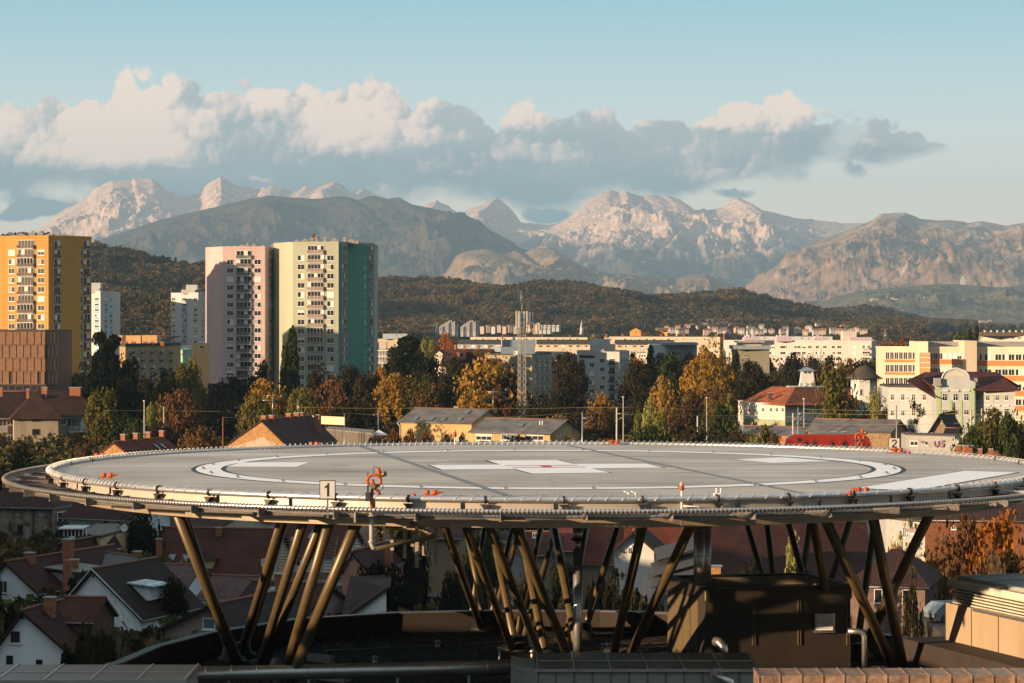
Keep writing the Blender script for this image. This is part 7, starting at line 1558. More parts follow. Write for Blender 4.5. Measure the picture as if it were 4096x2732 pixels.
h = house('house', 'maroon sheet roofed house left of the lone steel flue', (2205, 286), (2300, 285.6), 10, ZZ(2198, 286), ZZ(2090, 292), plain('dim_grey_wall', (.18, .17, .15)), tiles('maroon_sheet', (.15, .035, .035), rowh=60, colw=.3, var=.1), gable=False, over=.4)
h = house('house', 'large bright red tiled roof right of the lone steel flue', (2325, 288), (2800, 286.5), 14, ZZ(2252, 287), ZZ(2085, 293), plain('dull_cream_wall', (.24, .20, .14)), T_RED, gable=False, over=.5)
h2 = house('house', 'white gabled house front with paired windows right of the lone flue', (2456, 274.5), (2616, 273.9), 7, ZZ(2195, 274), ZZ(2118, 276), PLASTW, T_DRED, over=.8); h2.window(0, 2487, 2505, 2180, 2216, kind='half'); h2.window(0, 2512, 2530, 2180, 2216, kind='half')
h.window(0, 2402, 2425, 2268, 2310, kind='dark', mull=0); h.window(0, 2520, 2548, 2270, 2300, kind='dark')
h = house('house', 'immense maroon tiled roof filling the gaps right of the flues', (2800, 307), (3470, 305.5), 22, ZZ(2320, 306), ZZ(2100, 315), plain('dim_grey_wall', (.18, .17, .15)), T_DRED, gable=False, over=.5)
for y0_, k in ((2200, 0), (2262, 1), (2310, 2)):
    e = MB().obox(PX(2630 - k * 14, y0_ + 46, 246 - k * 4), PX(2800, y0_ - 4, 250 - k * 4) - PX(2630 - k * 14, y0_ + 46, 246 - k * 4), (0, 6, .6), (0, 0, .1)).build('roof_sheet', T_SHEET); o = empty('shed', (XX(2700, 250), 250 - k * 4, 0), 0, ('topmost', 'middle', 'lowest')[k] + ' grey corrugated shed roof left of the brick stack', 'shed'); e.parent = o; e.location = -o.location
    MB().box(XX(2640, 250), XX(2800, 250), 248 - k * 4, 254 - k * 4, 0, ZZ(y0_ + 60, 250)).build('wall', plain('dim_grey_wall', (.18, .17, .15)), o, -o.location)
e = empty('brick_stack', PX(2858, 2330, 235), 0, 'sunlit orange brick chimney block behind the plant room', 'chimney'); MB().box(-.55, .55, 0, 1, -3, 1.35).build('stack', BRICKO, e); MB().box(-.7, .7, -.1, 1.1, 1.36, 1.44).build('cover', METAL, e); MB().box(-.1, 1.0, -1.0, -.3, -3, .35).build('lower_stack', BRICK, e)
h = house('old_house', 'old pinkish house with two dark windows behind the right columns', (3395, 204), (3700, 202.4), 10, ZZ(2335, 204), ZZ(2190, 210), plain('pinkish_peeling_wall', (.16, .105, .085), var=.35, scale=1.2), T_BROWN, gable=False, hip=3, over=.4)
h.window(0, 3497, 3530, 2356, 2412, kind='dark', mull=0); h.window(0, 3610, 3645, 2358, 2412, kind='dark', mull=0)
h = house('house', 'orange red brick house behind the autumn trees at the right edge', (3700, 257), (4200, 255), 12, ZZ(2080, 256), ZZ(2010, 262), plain('orange_red_brick', (.17, .065, .03), scale=3, var=.2), T_BROWN, gable=False, over=.5); h.window(0, 3805, 3825, 2102, 2118)
b = Bld('house', 'grey white balconied house behind the yellow leaved bare tree', 'house', [(3545, 268), (3705, 262)], ZZ(2085, 265), plain('greyish_wall', (.36, .36, .34)), depth=8); b.balcony(0, 3660, 3700, 2112, 2130, 2090, glz=1); b.window(0, 3612, 3628, 2108, 2150, kind='blue')
# parked car
e = empty('parked_car', PX(3805, 2478, 199), .5, 'silver hatchback parked beside the pinkish old house', 'car'); e.location.z = 10.6; cb = MB(); pf_ = [(-2, .35), (2, .35), (2.05, .75), (1.2, .95), (.6, 1.42), (-1.2, 1.45), (-1.9, .95), (-2.05, .7)]
cb.poly([(x, -.85, z) for x, z in pf_]); cb.poly([(x, .85, z) for x, z in pf_][::-1])
for i in range(8): j = (i + 1) % 8; cb.quad((pf_[j][0], -.85, pf_[j][1]), (pf_[i][0], -.85, pf_[i][1]), (pf_[i][0], .85, pf_[i][1]), (pf_[j][0], .85, pf_[j][1]))
cb.build('body', plain('silver_car_paint', (.26, .29, .31), rough=.3, metal=.4, coat=.5), e); MB().box(-1.15, .45, -.87, -.851, 1.0, 1.36).box(-1.15, .45, .851, .87, 1.0, 1.36).build('side_window', GLASS, e)
for x in (-1.25, 1.25):
    for y in (-.8, .8): MB().lathe([(.3, -.1), (.32, 0), (.3, .1)], (x, y, .32), 14, (0, 1, 0)).build('wheel', DARKF, e)
MB().box(-6, 6, -5, 5, -12, -.02).build('yard', DGREY, e)
bpy.data.objects.remove(e.children[-1])
tag(MB().box(XX(3700, 199), XX(3900, 199), 192, 206, 0, 10.58).build('terrace', plain('dim_paving', (.05, .045, .04))), kind='structure')

# trees among the lower houses and at the right
for a in (
    ('wide', 'dark', 560, 2020, 300, 180, 'dark ivy clad tree right of the yellow house'), ('round', 'dusk', 690, 2300, 250, 110, 'dim shrub tree below the faded pinkish roof'), ('bush', 'dark', 60, 2420, 235, 100, 'dark bush between the two white gabled houses at left'), ('bush', 'dusk', 380, 2500, 200, 170, 'dark bush right of the bottom left house'),
    ('bare', 'dark', 505, 2430, 212, 150, 'bare twiggy shrub before the large white gabled house'), ('bare', 'dark', 610, 2500, 205, 120, 'second bare shrub at the foot of the large white gabled house'), ('bush', 'dark', 300, 2580, 190, 150, 'low dark bush above the bottom left ventilation unit'),
    ('wide', 'dark', 1640, 2090, 262, 150, 'dark evergreen hanging behind the cable tray'), ('round', 'dark', 1580, 2270, 240, 170, 'rounded dark hedge tree right of the white triangular gable'), ('spruce', 'dark', 1690, 2150, 255, 110, 'dark spruce behind the first steep columns'), ('wide', 'green', 1950, 2100, 270, 170, 'green yellow lit tree amid the column cluster'), ('wide', 'dark', 1880, 2200, 235, 160, 'dark tree amid the column cluster left of the low garage roof'),
    ('round', 'dark', 2240, 2230, 225, 130, 'dark tree behind the lone flue'), ('wide', 'dusk', 2110, 2290, 222, 150, 'dim thicket left of the lone flue'), ('wide', 'dark', 1810, 2280, 222, 120, 'dark thicket beside the low garage roof'), ('wide', 'dusk', 2480, 2260, 218, 120, 'dim garden tree before the white gabled front'), ('wide', 'dark', 3010, 2230, 222, 150, 'dark tree over the plant room roof'), ('wide', 'dusk', 3330, 2300, 200, 150, 'dim tree behind the right column cluster'),
    ('bush', 'dark', 1490, 2250, 244, 200, 'ivy mass spilling over the rose gable'), ('bare', 'dark', 2590, 2240, 225, 120, 'bare small tree before the white gabled front'), ('bush', 'dusk', 2400, 2310, 228, 130, 'garden shrubs below the bright red roof'), ('bush', 'dark', 2560, 2360, 215, 170, 'dark shrubs left of the plant room'), ('bush', 'dusk', 2300, 2380, 215, 150, 'dark shrubs behind the lone flue'),
    ('tall', 'lime', 3175, 2145, 235, 75, 'tall yellow green lit tree left of the right columns'), ('wide', 'dark', 3180, 2240, 225, 150, 'dark lower tree under the yellow green one'), ('sparse', 'lime', 3640, 2080, 222, 190, 'bare branched tree with few yellow leaves'), ('sparse', 'gold', 3560, 2160, 215, 130, 'smaller tree with scattered yellow leaves'),
    ('wide', 'rust', 3840, 2050, 232, 270, 'large rust orange tree at the right under the deck'), ('wide', 'orange', 4030, 2035, 226, 300, 'brown orange tree at the right edge under the deck'), ('sparse', 'brown', 3930, 2180, 205, 240, 'brown bare branched tree before the rust orange one'), ('wide', 'brown', 4050, 2200, 205, 260, 'dim brown tree above the louvred lantern'),
    ('wide', 'brown', 3740, 2200, 212, 220, 'dim tree above the parked car'), ('bare', 'dark', 4010, 2150, 190, 150, 'bare branched tree at the right edge before the brown ones'), ('sparse', 'dusk', 3660, 2300, 196, 150, 'dull half bare tree beside the old pinkish house'),
):
    plant(*a[:6], a[6], bark=BARKL if a[0] in ('sparse', 'bare') else None)
scatter('undergrowth', np.concatenate([plain_points(2600, 440, 1000, 21, thr=.30), plain_points(500, 215, 440, 22, thr=.5)]), PLAIN_WOOD, 4.0, 8.5, 23)

# ================================================================ masts, pylons, poles, wires
def lattice(root, cx, cy, z0, z1, w0, w1, n, mat, r=.05, name='lattice'):
    m = MB(); zz_ = [z0 + (z1 - z0) * i / n for i in range(n + 1)]
    def cor(i): w = w0 + (w1 - w0) * i / n; return [Vector((cx + sx * w, cy + sy * w, zz_[i])) for sx, sy in ((-1, -1), (1, -1), (1, 1), (-1, 1))]
    C_ = [cor(i) for i in range(n + 1)]
    for k in range(4): m.tube([C_[0][k], C_[n][k]], r * 1.5, 4)
    for i in range(n):
        for k in range(4):
            a, b = (k, (k + 1) % 4) if i % 2 else ((k + 1) % 4, k)
            m.tube([C_[i][a], C_[i + 1][b]], r, 4, caps=False)
            if i % 2 == 0: m.tube([C_[i][k], C_[i][(k + 1) % 4]], r, 4, caps=False)
    return m.build(name, mat, root)
e = empty('lattice_mast', PX(2088, 1700, 610), .35, 'tall white lattice telecom mast with antenna cage on top', 'mast'); e.location.z = 0; s_ = 610 / F
WM = plain('white_painted_steel', (.38, .36, .31), rough=.6, metal=.1)
z1_ = ZZ(1255, 610); zc_ = ZZ(1320, 610)
lattice(e, 0, 0, 0, z1_, .72, .66, 46, WM, .042)
MB().tube([(0, 0, z1_), (0, 0, ZZ(1213, 610))], .09, 6, r1=.05).build('spike', WM, e)
cg = MB()
for k in range(8):
    w_ = k * math.pi / 4; x, y = math.cos(w_) * 1.35, math.sin(w_) * 1.35
    cg.tube([(x, y, zc_ - .5), (x, y, zc_ + 1.6)], .05, 4)
    if k % 2: MB().box(x - .16, x + .16, y - .12, y + .12, zc_ + .6, z1_ + .6).build('panel_antenna', PLASTW, e)
for z in (zc_ - .5, zc_ + .6, zc_ + 1.6): cg.tube([(math.cos(k * math.pi / 8) * 1.35, math.sin(k * math.pi / 8) * 1.35, z) for k in range(16)], .06, 4, closed=True)
cg.build('platform', WM, e)
for sx in (1.75, 2.35): MB().tube([(sx, -.6, zc_ + .3), (sx, -.6, z1_ + .4)], .13, 6).build('antenna_tube', PLASTW, e)
def pylon(px, ytop, ybase, Y, label, arms=3):
    s = Y / F; e = empty('power_pylon', PX(px, ybase, Y), .3, label, 'pylon'); H = (ybase - ytop) * s; w = H * .085
    lattice(e, 0, 0, 0, H, w, w * .12, 9, METAL, max(.10, s * .45))
    m = MB()
    for k in range(arms): z = H * (.62 + .13 * k); a = w * (2.6 - .4 * k); m.tube([(-a, 0, z), (0, 0, z + H * .03), (a, 0, z)], max(.10, s * .5), 4)
    m.build('crossarm', METAL, e)
pylon(1813, 1202, 1262, 4020, 'lattice pylon left of the mown strip on the wooded hill'); pylon(2085, 1160, 1226, 4200, 'tall lattice pylon right above the white mast tip'); pylon(2142, 1184, 1232, 4300, 'small lattice pylon on the hill right of the mast tip')
pylon(1747, 1290, 1400, 1500, 'thin dark pylon in front of the woods left of the twin white flats'); pylon(3541, 1312, 1372, 2300, 'green lattice pylon over the valley woods', 2); pylon(1731, 1268, 1340, 4100, 'small faint pylon at the hill foot', 2)
m = MB()
for k in range(3): m.tube([PX(1560, 1245 + k * 16, 4000), PX(1690, 1232 + k * 15, 4010), PX(1813, 1208 + k * 13, 4020)], .30, 4)
tag(m.build('power_line', METAL), 'power lines running left from the hill pylon', 'power line')
def pole(px, ytop, Y, r, label, mat=METAL, head=None, name='pole', cat='pole', ybase=None):
    z0 = ZZ(ybase, Y) if ybase else 0; e = empty(name, (XX(px, Y), Y, z0), 0, label, cat); H = ZZ(ytop, Y) - z0
    MB().tube([(0, 0, 0), (0, 0, H)], r * 1.3, 7, r1=r).build('post', mat, e)
    if head == 'lamp': MB().lathe([(.06, 0), (.22, .1), (.28, .22), (.1, .32)], (0, 0, H), 10).build('lamp_head', PLASTW, e)
    if head == 'arm': MB().box(-.05, 1.3, -.12, .12, H - .05, H + .1).build('lamp_head', PLASTW, e)
    if head == 'cant':
        a = MB().tube([(0, 0, H - 1.2), (2.2, 0, H - .9)], .04, 5).tube([(0, 0, H - 2.6), (2.2, 0, H - .9)], .03, 5); a.build('bracket', METAL, e)
    return e
PALE = plain('pale_concrete_pole', (.46, .42, .36), rough=.9)
pole(577, 1607, 540, .10, 'street lamp post left, between yellow green trees', PALE, 'lamp', 'street_lamp', 'street lamp')
pole(655, 1626, 545, .10, 'short pale railway pole right of the left street lamp', PALE); pole(892, 1668, 470, .10, 'rust coloured timber pole left of the brick gable', plain('rusty_pole', (.20, .08, .04)), name='telegraph_pole')
pole(1377, 1652, 515, .07, 'thin post at the right end of the billboard', METAL); pole(2467, 1630, 520, .16, 'white concrete railway pole behind the far deck edge', PALE, 'cant')
pole(2329, 1650, 525, .14, 'grey railway pole right of the lower yellow hall', METAL, 'cant'); pole(2493, 1592, 560, .09, 'street lamp among trees in front of the pale grey flats', PALE, 'lamp', 'street_lamp', 'street lamp')
pole(2790, 1664, 540, .13, 'short white railway pole at centre right', PLASTW); pole(2827, 1595, 545, .07, 'slim street lamp left of the white hipped house', PALE, 'lamp', 'street_lamp', 'street lamp')
pole(2972, 1638, 530, .16, 'white pole at the corner of the white hipped house', PALE); pole(3172, 1652, 515, .16, 'thick pale railway mast left of the locomotive shed', PALE, 'cant'); pole(3192, 1630, 518, .13, 'taller thin railway mast beside the thick pale one', METAL, 'cant')
pole(3216, 1599, 530, .09, 'street lamp in front of the white hipped house', PALE, 'lamp', 'street_lamp', 'street lamp'); pole(3586, 1622, 510, .12, 'grey pole rising above the number two sign', METAL); pole(3884, 1640, 500, .17, 'white pole in front of the big green tree at right', PALE, 'cant')
pole(3974, 1596, 530, .10, 'street lamp before the right villa wing', PALE, 'lamp', 'street_lamp', 'street lamp'); pole(1513, 1640, 520, .09, 'slim bluish pole left of the higher yellow hall', METAL); pole(3927, 1634, 505, .14, 'short pole right of the white pole at right', PALE)
for x, y in ((1606, 1498), (1638, 1502), (1618, 1516), (1700, 1498)): pass
# television aerials on roofs
def aerial(px, y0, y1, Y, label, arms):
    e = empty('roof_aerial', PX(px, y1, Y), 0, label, 'aerial'); s = Y / F; MB().tube([(0, 0, 0), (0, 0, (y1 - y0) * s)], .05, 5).build('post', METAL, e); m = MB()
    for dy, l, r in arms: m.tube([(-l * s, 0, (y1 - dy) * s), (r * s, .3, (y1 - dy - 2) * s)], .045, 4)
    m.build('crossbar', METAL, e)
aerial(1091, 1578, 1683, 484, 'tall twin barred television aerial above the big brick gable', ((1582, 25, 20), (1601, 40, 10)))
aerial(1192, 1598, 1668, 498, 'thin television aerial with low slanting bars on the brown roof', ((1652, 18, 40),)); aerial(1972, 1565, 1665, 592, 'tall T shaped aerial over the higher yellow hall', ((1567, 22, 55),))
# catenary and overhead wires
WIRE = plain('overhead_wire', (.30, .26, .10), rough=.6)
def wire(label, pts, r=.028):
    P_ = []
    for i in range(len(pts) - 1):
        a, b = PX(*pts[i]), PX(*pts[i + 1]); sag = (b - a).length * .006
        for k in range(8): t = k / 8; q = a.lerp(b, t); q.z -= sag * 4 * t * (1 - t); P_.append(q)
    P_.append(PX(*pts[-1])); tag(MB().tube(P_, r, 4).build('overhead_wire', WIRE), label, 'wire', 'railway overhead wires')
wire('overhead railway wire crossing above the yellow hall roofs', [(1190, 1628, 520), (1680, 1632, 520), (2329, 1630, 522), (2467, 1629, 520), (2972, 1637, 530)])
wire('overhead railway wire level with the foot of the white hipped house', [(2467, 1656, 519), (2972, 1661, 529), (3216, 1668, 516)])
wire('uppermost overhead wire in front of the ornate villa', [(3216, 1636, 517), (3586, 1642, 510), (3884, 1640, 500), (4120, 1650, 500)]); wire('second overhead wire in front of the ornate villa', [(3216, 1652, 517), (3586, 1658, 510), (3884, 1652, 500), (4120, 1662, 500)])
wire('low overhead wire above the locomotive shed roof', [(3200, 1694, 514), (3586, 1698, 508), (3884, 1690, 500), (4120, 1700, 500)])
wire('overhead wire from the rusty pole past the brick gable', [(892, 1670, 470), (1377, 1652, 515), (1900, 1672, 520), (2329, 1650, 525)]); wire('overhead wire through the dark trees at left', [(420, 1641, 540), (655, 1642, 545), (892, 1645, 545)])

# ================================================================ trees one can tell apart
for a in (
    ('pine', 'dark', 425, 1308, 640, 175, 'tall black pine in front of the ochre apartment block'), ('round', 'dark', 400, 1420, 625, 190, 'dark rounded tree at the foot of the tall black pine'), ('round', 'dark', 500, 1425, 640, 120, 'dark tree hiding the left end of the ochre block'),
    ('wide', 'dusk', 250, 1500, 700, 130, 'dim tree at the foot of the ochre tower'), ('wide', 'dusk', 330, 1490, 690, 130, 'dim tree right of the tower foot'), ('round', 'olive', 405, 1555, 575, 130, 'olive green lit tree right of the old apartment house'),
    ('wide', 'dusk', 470, 1500, 640, 200, 'brown green tree behind the left street lamp'), ('round', 'dusk', 560, 1520, 655, 190, 'dull tree between lamp post and orange brown tree'), ('round', 'olive', 760, 1437, 640, 110, 'lit olive tree before the pink tower left edge'),
    ('wide', 'olive', 690, 1475, 650, 140, 'lower lit olive tree below the mint green house'), ('wide', 'rust', 715, 1552, 600, 180, 'rusty brown crowned tree in the dark gully left'), ('round', 'lime', 618, 1615, 565, 85, 'yellow green tree beside the left lamp post'), ('round', 'green', 540, 1670, 560, 90, 'small green tree left of the lamp post'),
    ('wide', 'green', 470, 1650, 575, 150, 'green thicket tree beyond the stucco house'), ('wide', 'dusk', 830, 1530, 690, 230, 'dim wide tree at the foot of the pink tower'), ('round', 'dusk', 930, 1500, 700, 140, 'dim tree before the pink tower centre'), ('tall', 'dusk', 1052, 1437, 720, 60, 'narrow dark tree climbing the pink tower'),
    ('wide', 'dusk', 1020, 1500, 700, 170, 'reddish dark tree right of the pink tower foot'), ('poplar', 'green', 1170, 1322, 690, 62, 'tall slender poplar in front of the mint tower'), ('poplar', 'green', 1141, 1372, 685, 50, 'shorter poplar beside the tall slender one'), ('wide', 'gold', 1075, 1510, 600, 180, 'yellow green lit tree below the two poplars'),
    ('round', 'olive', 1210, 1545, 590, 120, 'lit olive tree right of the yellow green one'), ('wide', 'olive', 1040, 1570, 560, 160, 'olive tree above the brick gable peak'), ('ragged', 'rust', 1330, 1505, 620, 130, 'reddish brown tree before the mint tower foot'), ('tall', 'dusk', 1280, 1465, 680, 110, 'dark tree on the lower front of the mint tower'),
    ('round', 'dusk', 1400, 1470, 690, 170, 'large dark tree at the shaded corner of the mint tower'), ('round', 'dusk', 1470, 1490, 680, 120, 'dark tree right of the shaded tower corner'), ('round', 'orange', 1520, 1462, 720, 62, 'small bright orange tree right of the mint tower'), ('wide', 'gold', 1590, 1490, 640, 190, 'golden tree left of centre behind the brick house'),
    ('wide', 'olive', 1690, 1495, 630, 150, 'olive gold tree with bare lower branches'), ('sparse', 'brown', 1700, 1530, 600, 170, 'half bare brown tree behind the higher yellow hall'), ('pine', 'dark', 1640, 1342, 820, 170, 'tall dark evergreen right of the balconied white block'), ('round', 'dark', 1600, 1385, 800, 120, 'dark tree left of the tall dark evergreen'),
    ('wide', 'dark', 1720, 1410, 800, 180, 'dark wide tree under the red roofed houses'), ('round', 'orange', 1785, 1335, 1150, 90, 'bright orange tree behind the long red roof'), ('round', 'lime', 1715, 1352, 1150, 60, 'yellow green tree left of the bright orange one'), ('round', 'gold', 1655, 1345, 1120, 50, 'golden treetop above the dark evergreen'),
    ('round', 'dusk', 1830, 1440, 760, 180, 'dim tree between gold tree and olive block'), ('wide', 'dusk', 1800, 1500, 700, 200, 'dark tree mass left of the large brown gold tree'), ('wide', 'dusk', 1700, 1470, 720, 200, 'dark tree mass behind the half bare tree'),
    ('ragged', 'gold', 1950, 1420, 640, 260, 'large brown gold tree left of the lattice mast'), ('wide', 'brown', 2020, 1430, 650, 170, 'brown upper crown behind the large gold tree'), ('round', 'gold', 1905, 1555, 600, 160, 'golden lower tree behind the yellow hall roof'), ('wide', 'brown', 2010, 1570, 600, 160, 'brown tree just left of the mast foot'),
    ('ragged', 'dusk', 2140, 1560, 640, 150, 'thin dim tree just right of the mast foot'), ('round', 'dusk', 2270, 1400, 800, 90, 'dark slim tree between the two apartment blocks'), ('tall', 'dusk', 2300, 1440, 780, 110, 'dark tall tree hugging the pale grey block'), ('wide', 'dusk', 2260, 1540, 700, 170, 'brown dim tree mass between the two blocks'),
    ('wide', 'gold', 2395, 1563, 600, 125, 'round golden tree in front of the pale grey block'), ('round', 'brown', 2400, 1620, 585, 140, 'brown lower half tree under the round golden tree'), ('wide', 'dusk', 2300, 1630, 600, 160, 'dark bush like tree right of the lower yellow hall'),
    ('spruce', 'dark', 2602, 1372, 760, 120, 'dark pointed conifer right of the pale grey block'), ('round', 'dusk', 2540, 1450, 740, 130, 'brown dim tree left of the dark conifer'), ('round', 'orange', 2555, 1425, 760, 50, 'small orange crown left of the dark conifer'), ('wide', 'green', 2690, 1400, 760, 120, 'green tree in front of the blue white building'),
    ('wide', 'dusk', 2620, 1530, 680, 200, 'dark tree mass under the dark conifer'), ('tall', 'gold', 2850, 1372, 700, 120, 'tallest golden yellow tree centre right'), ('wide', 'gold', 2790, 1425, 690, 130, 'gold tree left of the tallest golden one'), ('round', 'gold', 2865, 1440, 670, 160, 'broad golden tree in front of the tallest golden one'),
    ('wide', 'gold', 2655, 1500, 640, 110, 'lower golden tree left of the broad golden ones'), ('ragged', 'brown', 2880, 1530, 630, 150, 'brown gold tree below the broad golden one'), ('sparse', 'brown', 2770, 1560, 590, 210, 'bare brown tree with few leaves before the ruin'), ('round', 'dark', 2935, 1400, 740, 60, 'dark tree left of the flat topped dark building'),
    ('wide', 'dusk', 3000, 1450, 720, 150, 'dim tree in front of the flat topped dark building'), ('wide', 'dusk', 3010, 1540, 660, 210, 'dark tree mass left of the white lantern turret'), ('spruce', 'lime', 2918, 1565, 590, 110, 'lit yellow green spruce left of the white hipped house'), ('wide', 'green', 2860, 1600, 575, 120, 'green gold tree left of the lit spruce'),
    ('round', 'lime', 2600, 1596, 520, 62, 'tall lime green shrub tree behind the far deck edge'), ('round', 'lime', 2640, 1640, 515, 58, 'right lime green shrub tree behind the deck'), ('tall', 'lime', 2552, 1636, 515, 34, 'narrow lime green shrub left of the tall one'), ('wide', 'green', 2600, 1695, 505, 190, 'dark green thicket under the lime shrubs'),
    ('bare', 'dark', 3270, 1372, 720, 200, 'large bare dark tree before the long white block'), ('bare', 'dark', 3130, 1420, 740, 150, 'bare tree left of the large bare one'), ('round', 'dark', 3180, 1445, 760, 130, 'dark tree behind the white lantern turret'), ('round', 'dark', 3290, 1460, 750, 150, 'dark tree between turret and cedar'),
    ('wide', 'dusk', 3100, 1480, 740, 150, 'dark tree right of the flat topped building'), ('wide', 'dusk', 3410, 1440, 760, 120, 'dim tree behind the round tower'), ('round', 'dusk', 3500, 1440, 800, 110, 'brown tree left of the shaded school end'), ('ragged', 'olive', 3345, 1440, 585, 160, 'tall airy olive cedar before the white hipped house'),
    ('round', 'olive', 3310, 1625, 560, 90, 'low dark cedar bough tree right of the street lamp'), ('weeping', 'lime', 3510, 1530, 600, 105, 'drooping yellow green birch in front of the round tower'), ('wide', 'dusk', 3605, 1545, 580, 170, 'dark brown tree before the low villa wing'), ('sparse', 'dusk', 3680, 1560, 575, 150, 'thin bare tree before the low villa wing'),
    ('spruce', 'brown', 3816, 1600, 540, 46, 'small reddish spruce before the villa centre'), ('round', 'orange', 3570, 1362, 1050, 44, 'bright orange tree left of the school roof'), ('round', 'orange', 3607, 1358, 1055, 44, 'second bright orange tree left of the school roof'), ('tall', 'green', 3868, 1300, 1050, 40, 'tall dark green tree behind the school roof'),
    ('round', 'green', 3840, 1325, 1040, 70, 'green tree behind the school roof, left'), ('round', 'dark', 3905, 1310, 1040, 50, 'dark green tree behind the school roof, right'), ('wide', 'olive', 3960, 1625, 440, 200, 'big green tree before the right villa wing'), ('wide', 'green', 3880, 1690, 430, 150, 'green tree left of the big green tree'),
    ('spruce', 'dark', 4080, 1700, 380, 110, 'dark spruce at the far right edge'), ('round', 'green', 4050, 1650, 430, 130, 'green tree at the far right edge behind the spruce'), ('round', 'lime', 3025, 1740, 470, 80, 'yellow green bush tree right of centre at the deck edge'), ('round', 'brown', 3090, 1745, 468, 70, 'brown bush tree left of the locomotive'),
    ('wide', 'olive', 3040, 1695, 500, 120, 'olive tree before the low brick shed'), ('wide', 'dusk', 2800, 1700, 500, 200, 'dark thicket tree at centre right behind the deck'), ('wide', 'dusk', 2920, 1710, 495, 150, 'dark thicket tree left of the yellow green bush'),
    ('wide', 'brown', 800, 1700, 500, 160, 'brown and yellow lit tree left of the rusty pole'), ('round', 'dusk', 640, 1690, 540, 130, 'dark tree behind the low brick house'), ('wide', 'dusk', 290, 1730, 560, 140, 'dull tree in front of the stucco house right wing'), ('sparse', 'brown', 350, 1760, 470, 110, 'leafless shrub tree left of the low brick house'),
    ('wide', 'dusk', 1250, 1560, 640, 180, 'dark thicket behind the billboard'), ('wide', 'dusk', 1400, 1580, 640, 190, 'dark tree mass behind the low shed'), ('wide', 'dusk', 1500, 1570, 640, 150, 'dark tree mass left of the higher yellow hall'), ('wide', 'dusk', 900, 1590, 640, 200, 'dark tree mass left of the yellow green tree'),
    ('wide', 'dusk', 760, 1640, 620, 190, 'dark tree mass below the rusty tree'), ('wide', 'dusk', 2450, 1640, 590, 120, 'dark tree right of the round golden tree'), ('wide', 'dusk', 2710, 1620, 590, 160, 'dark tree under the lower golden tree'), ('wide', 'dusk', 3420, 1590, 600, 100, 'dark green tree at the corner of the round tower'),
):
    plant(*a[:6], a[6])
for px, yt, Y, w, lb in ((1500, 1740, 470, 60, 'left end bush of the orange bush row'), (1575, 1712, 474, 70, 'tallest bush of the orange bush row'), (1640, 1722, 472, 75, 'third bush of the orange bush row'), (1710, 1728, 470, 80, 'fourth bush of the orange bush row'), (1790, 1732, 470, 80, 'right end bush of the orange bush row'), (1850, 1738, 472, 50, 'dark red bush under the small window of the yellow hall')):
    plant('round', 'rust', px, yt, Y, w, lb, 'bush', name='bush', group='orange bushes before the yellow hall')

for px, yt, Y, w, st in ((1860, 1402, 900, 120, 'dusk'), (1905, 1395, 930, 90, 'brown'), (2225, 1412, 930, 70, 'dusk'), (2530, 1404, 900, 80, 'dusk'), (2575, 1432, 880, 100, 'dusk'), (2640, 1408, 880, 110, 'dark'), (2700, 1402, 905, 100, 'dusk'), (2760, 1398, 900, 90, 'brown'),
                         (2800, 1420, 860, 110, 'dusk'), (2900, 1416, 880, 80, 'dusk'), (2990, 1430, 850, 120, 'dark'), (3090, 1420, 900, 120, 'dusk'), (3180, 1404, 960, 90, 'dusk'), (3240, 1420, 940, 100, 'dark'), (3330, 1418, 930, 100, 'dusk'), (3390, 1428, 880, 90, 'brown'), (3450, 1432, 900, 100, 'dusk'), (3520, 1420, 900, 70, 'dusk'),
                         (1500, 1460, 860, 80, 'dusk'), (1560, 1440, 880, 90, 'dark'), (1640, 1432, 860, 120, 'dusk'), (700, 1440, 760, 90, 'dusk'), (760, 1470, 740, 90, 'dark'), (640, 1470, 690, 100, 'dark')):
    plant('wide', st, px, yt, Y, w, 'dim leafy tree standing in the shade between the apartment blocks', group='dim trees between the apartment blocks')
for px, yt, w in ((3225, 1752, 40), (3262, 1748, 34), (3330, 1760, 60), (3378, 1752, 46), (3470, 1765, 60), (3160, 1766, 50)):
    plant('ragged', 'dusk', px, yt, 470, w, 'thin dark shrub standing in front of the red locomotive', 'bush', name='shrub', group='thin shrubs before the locomotive')

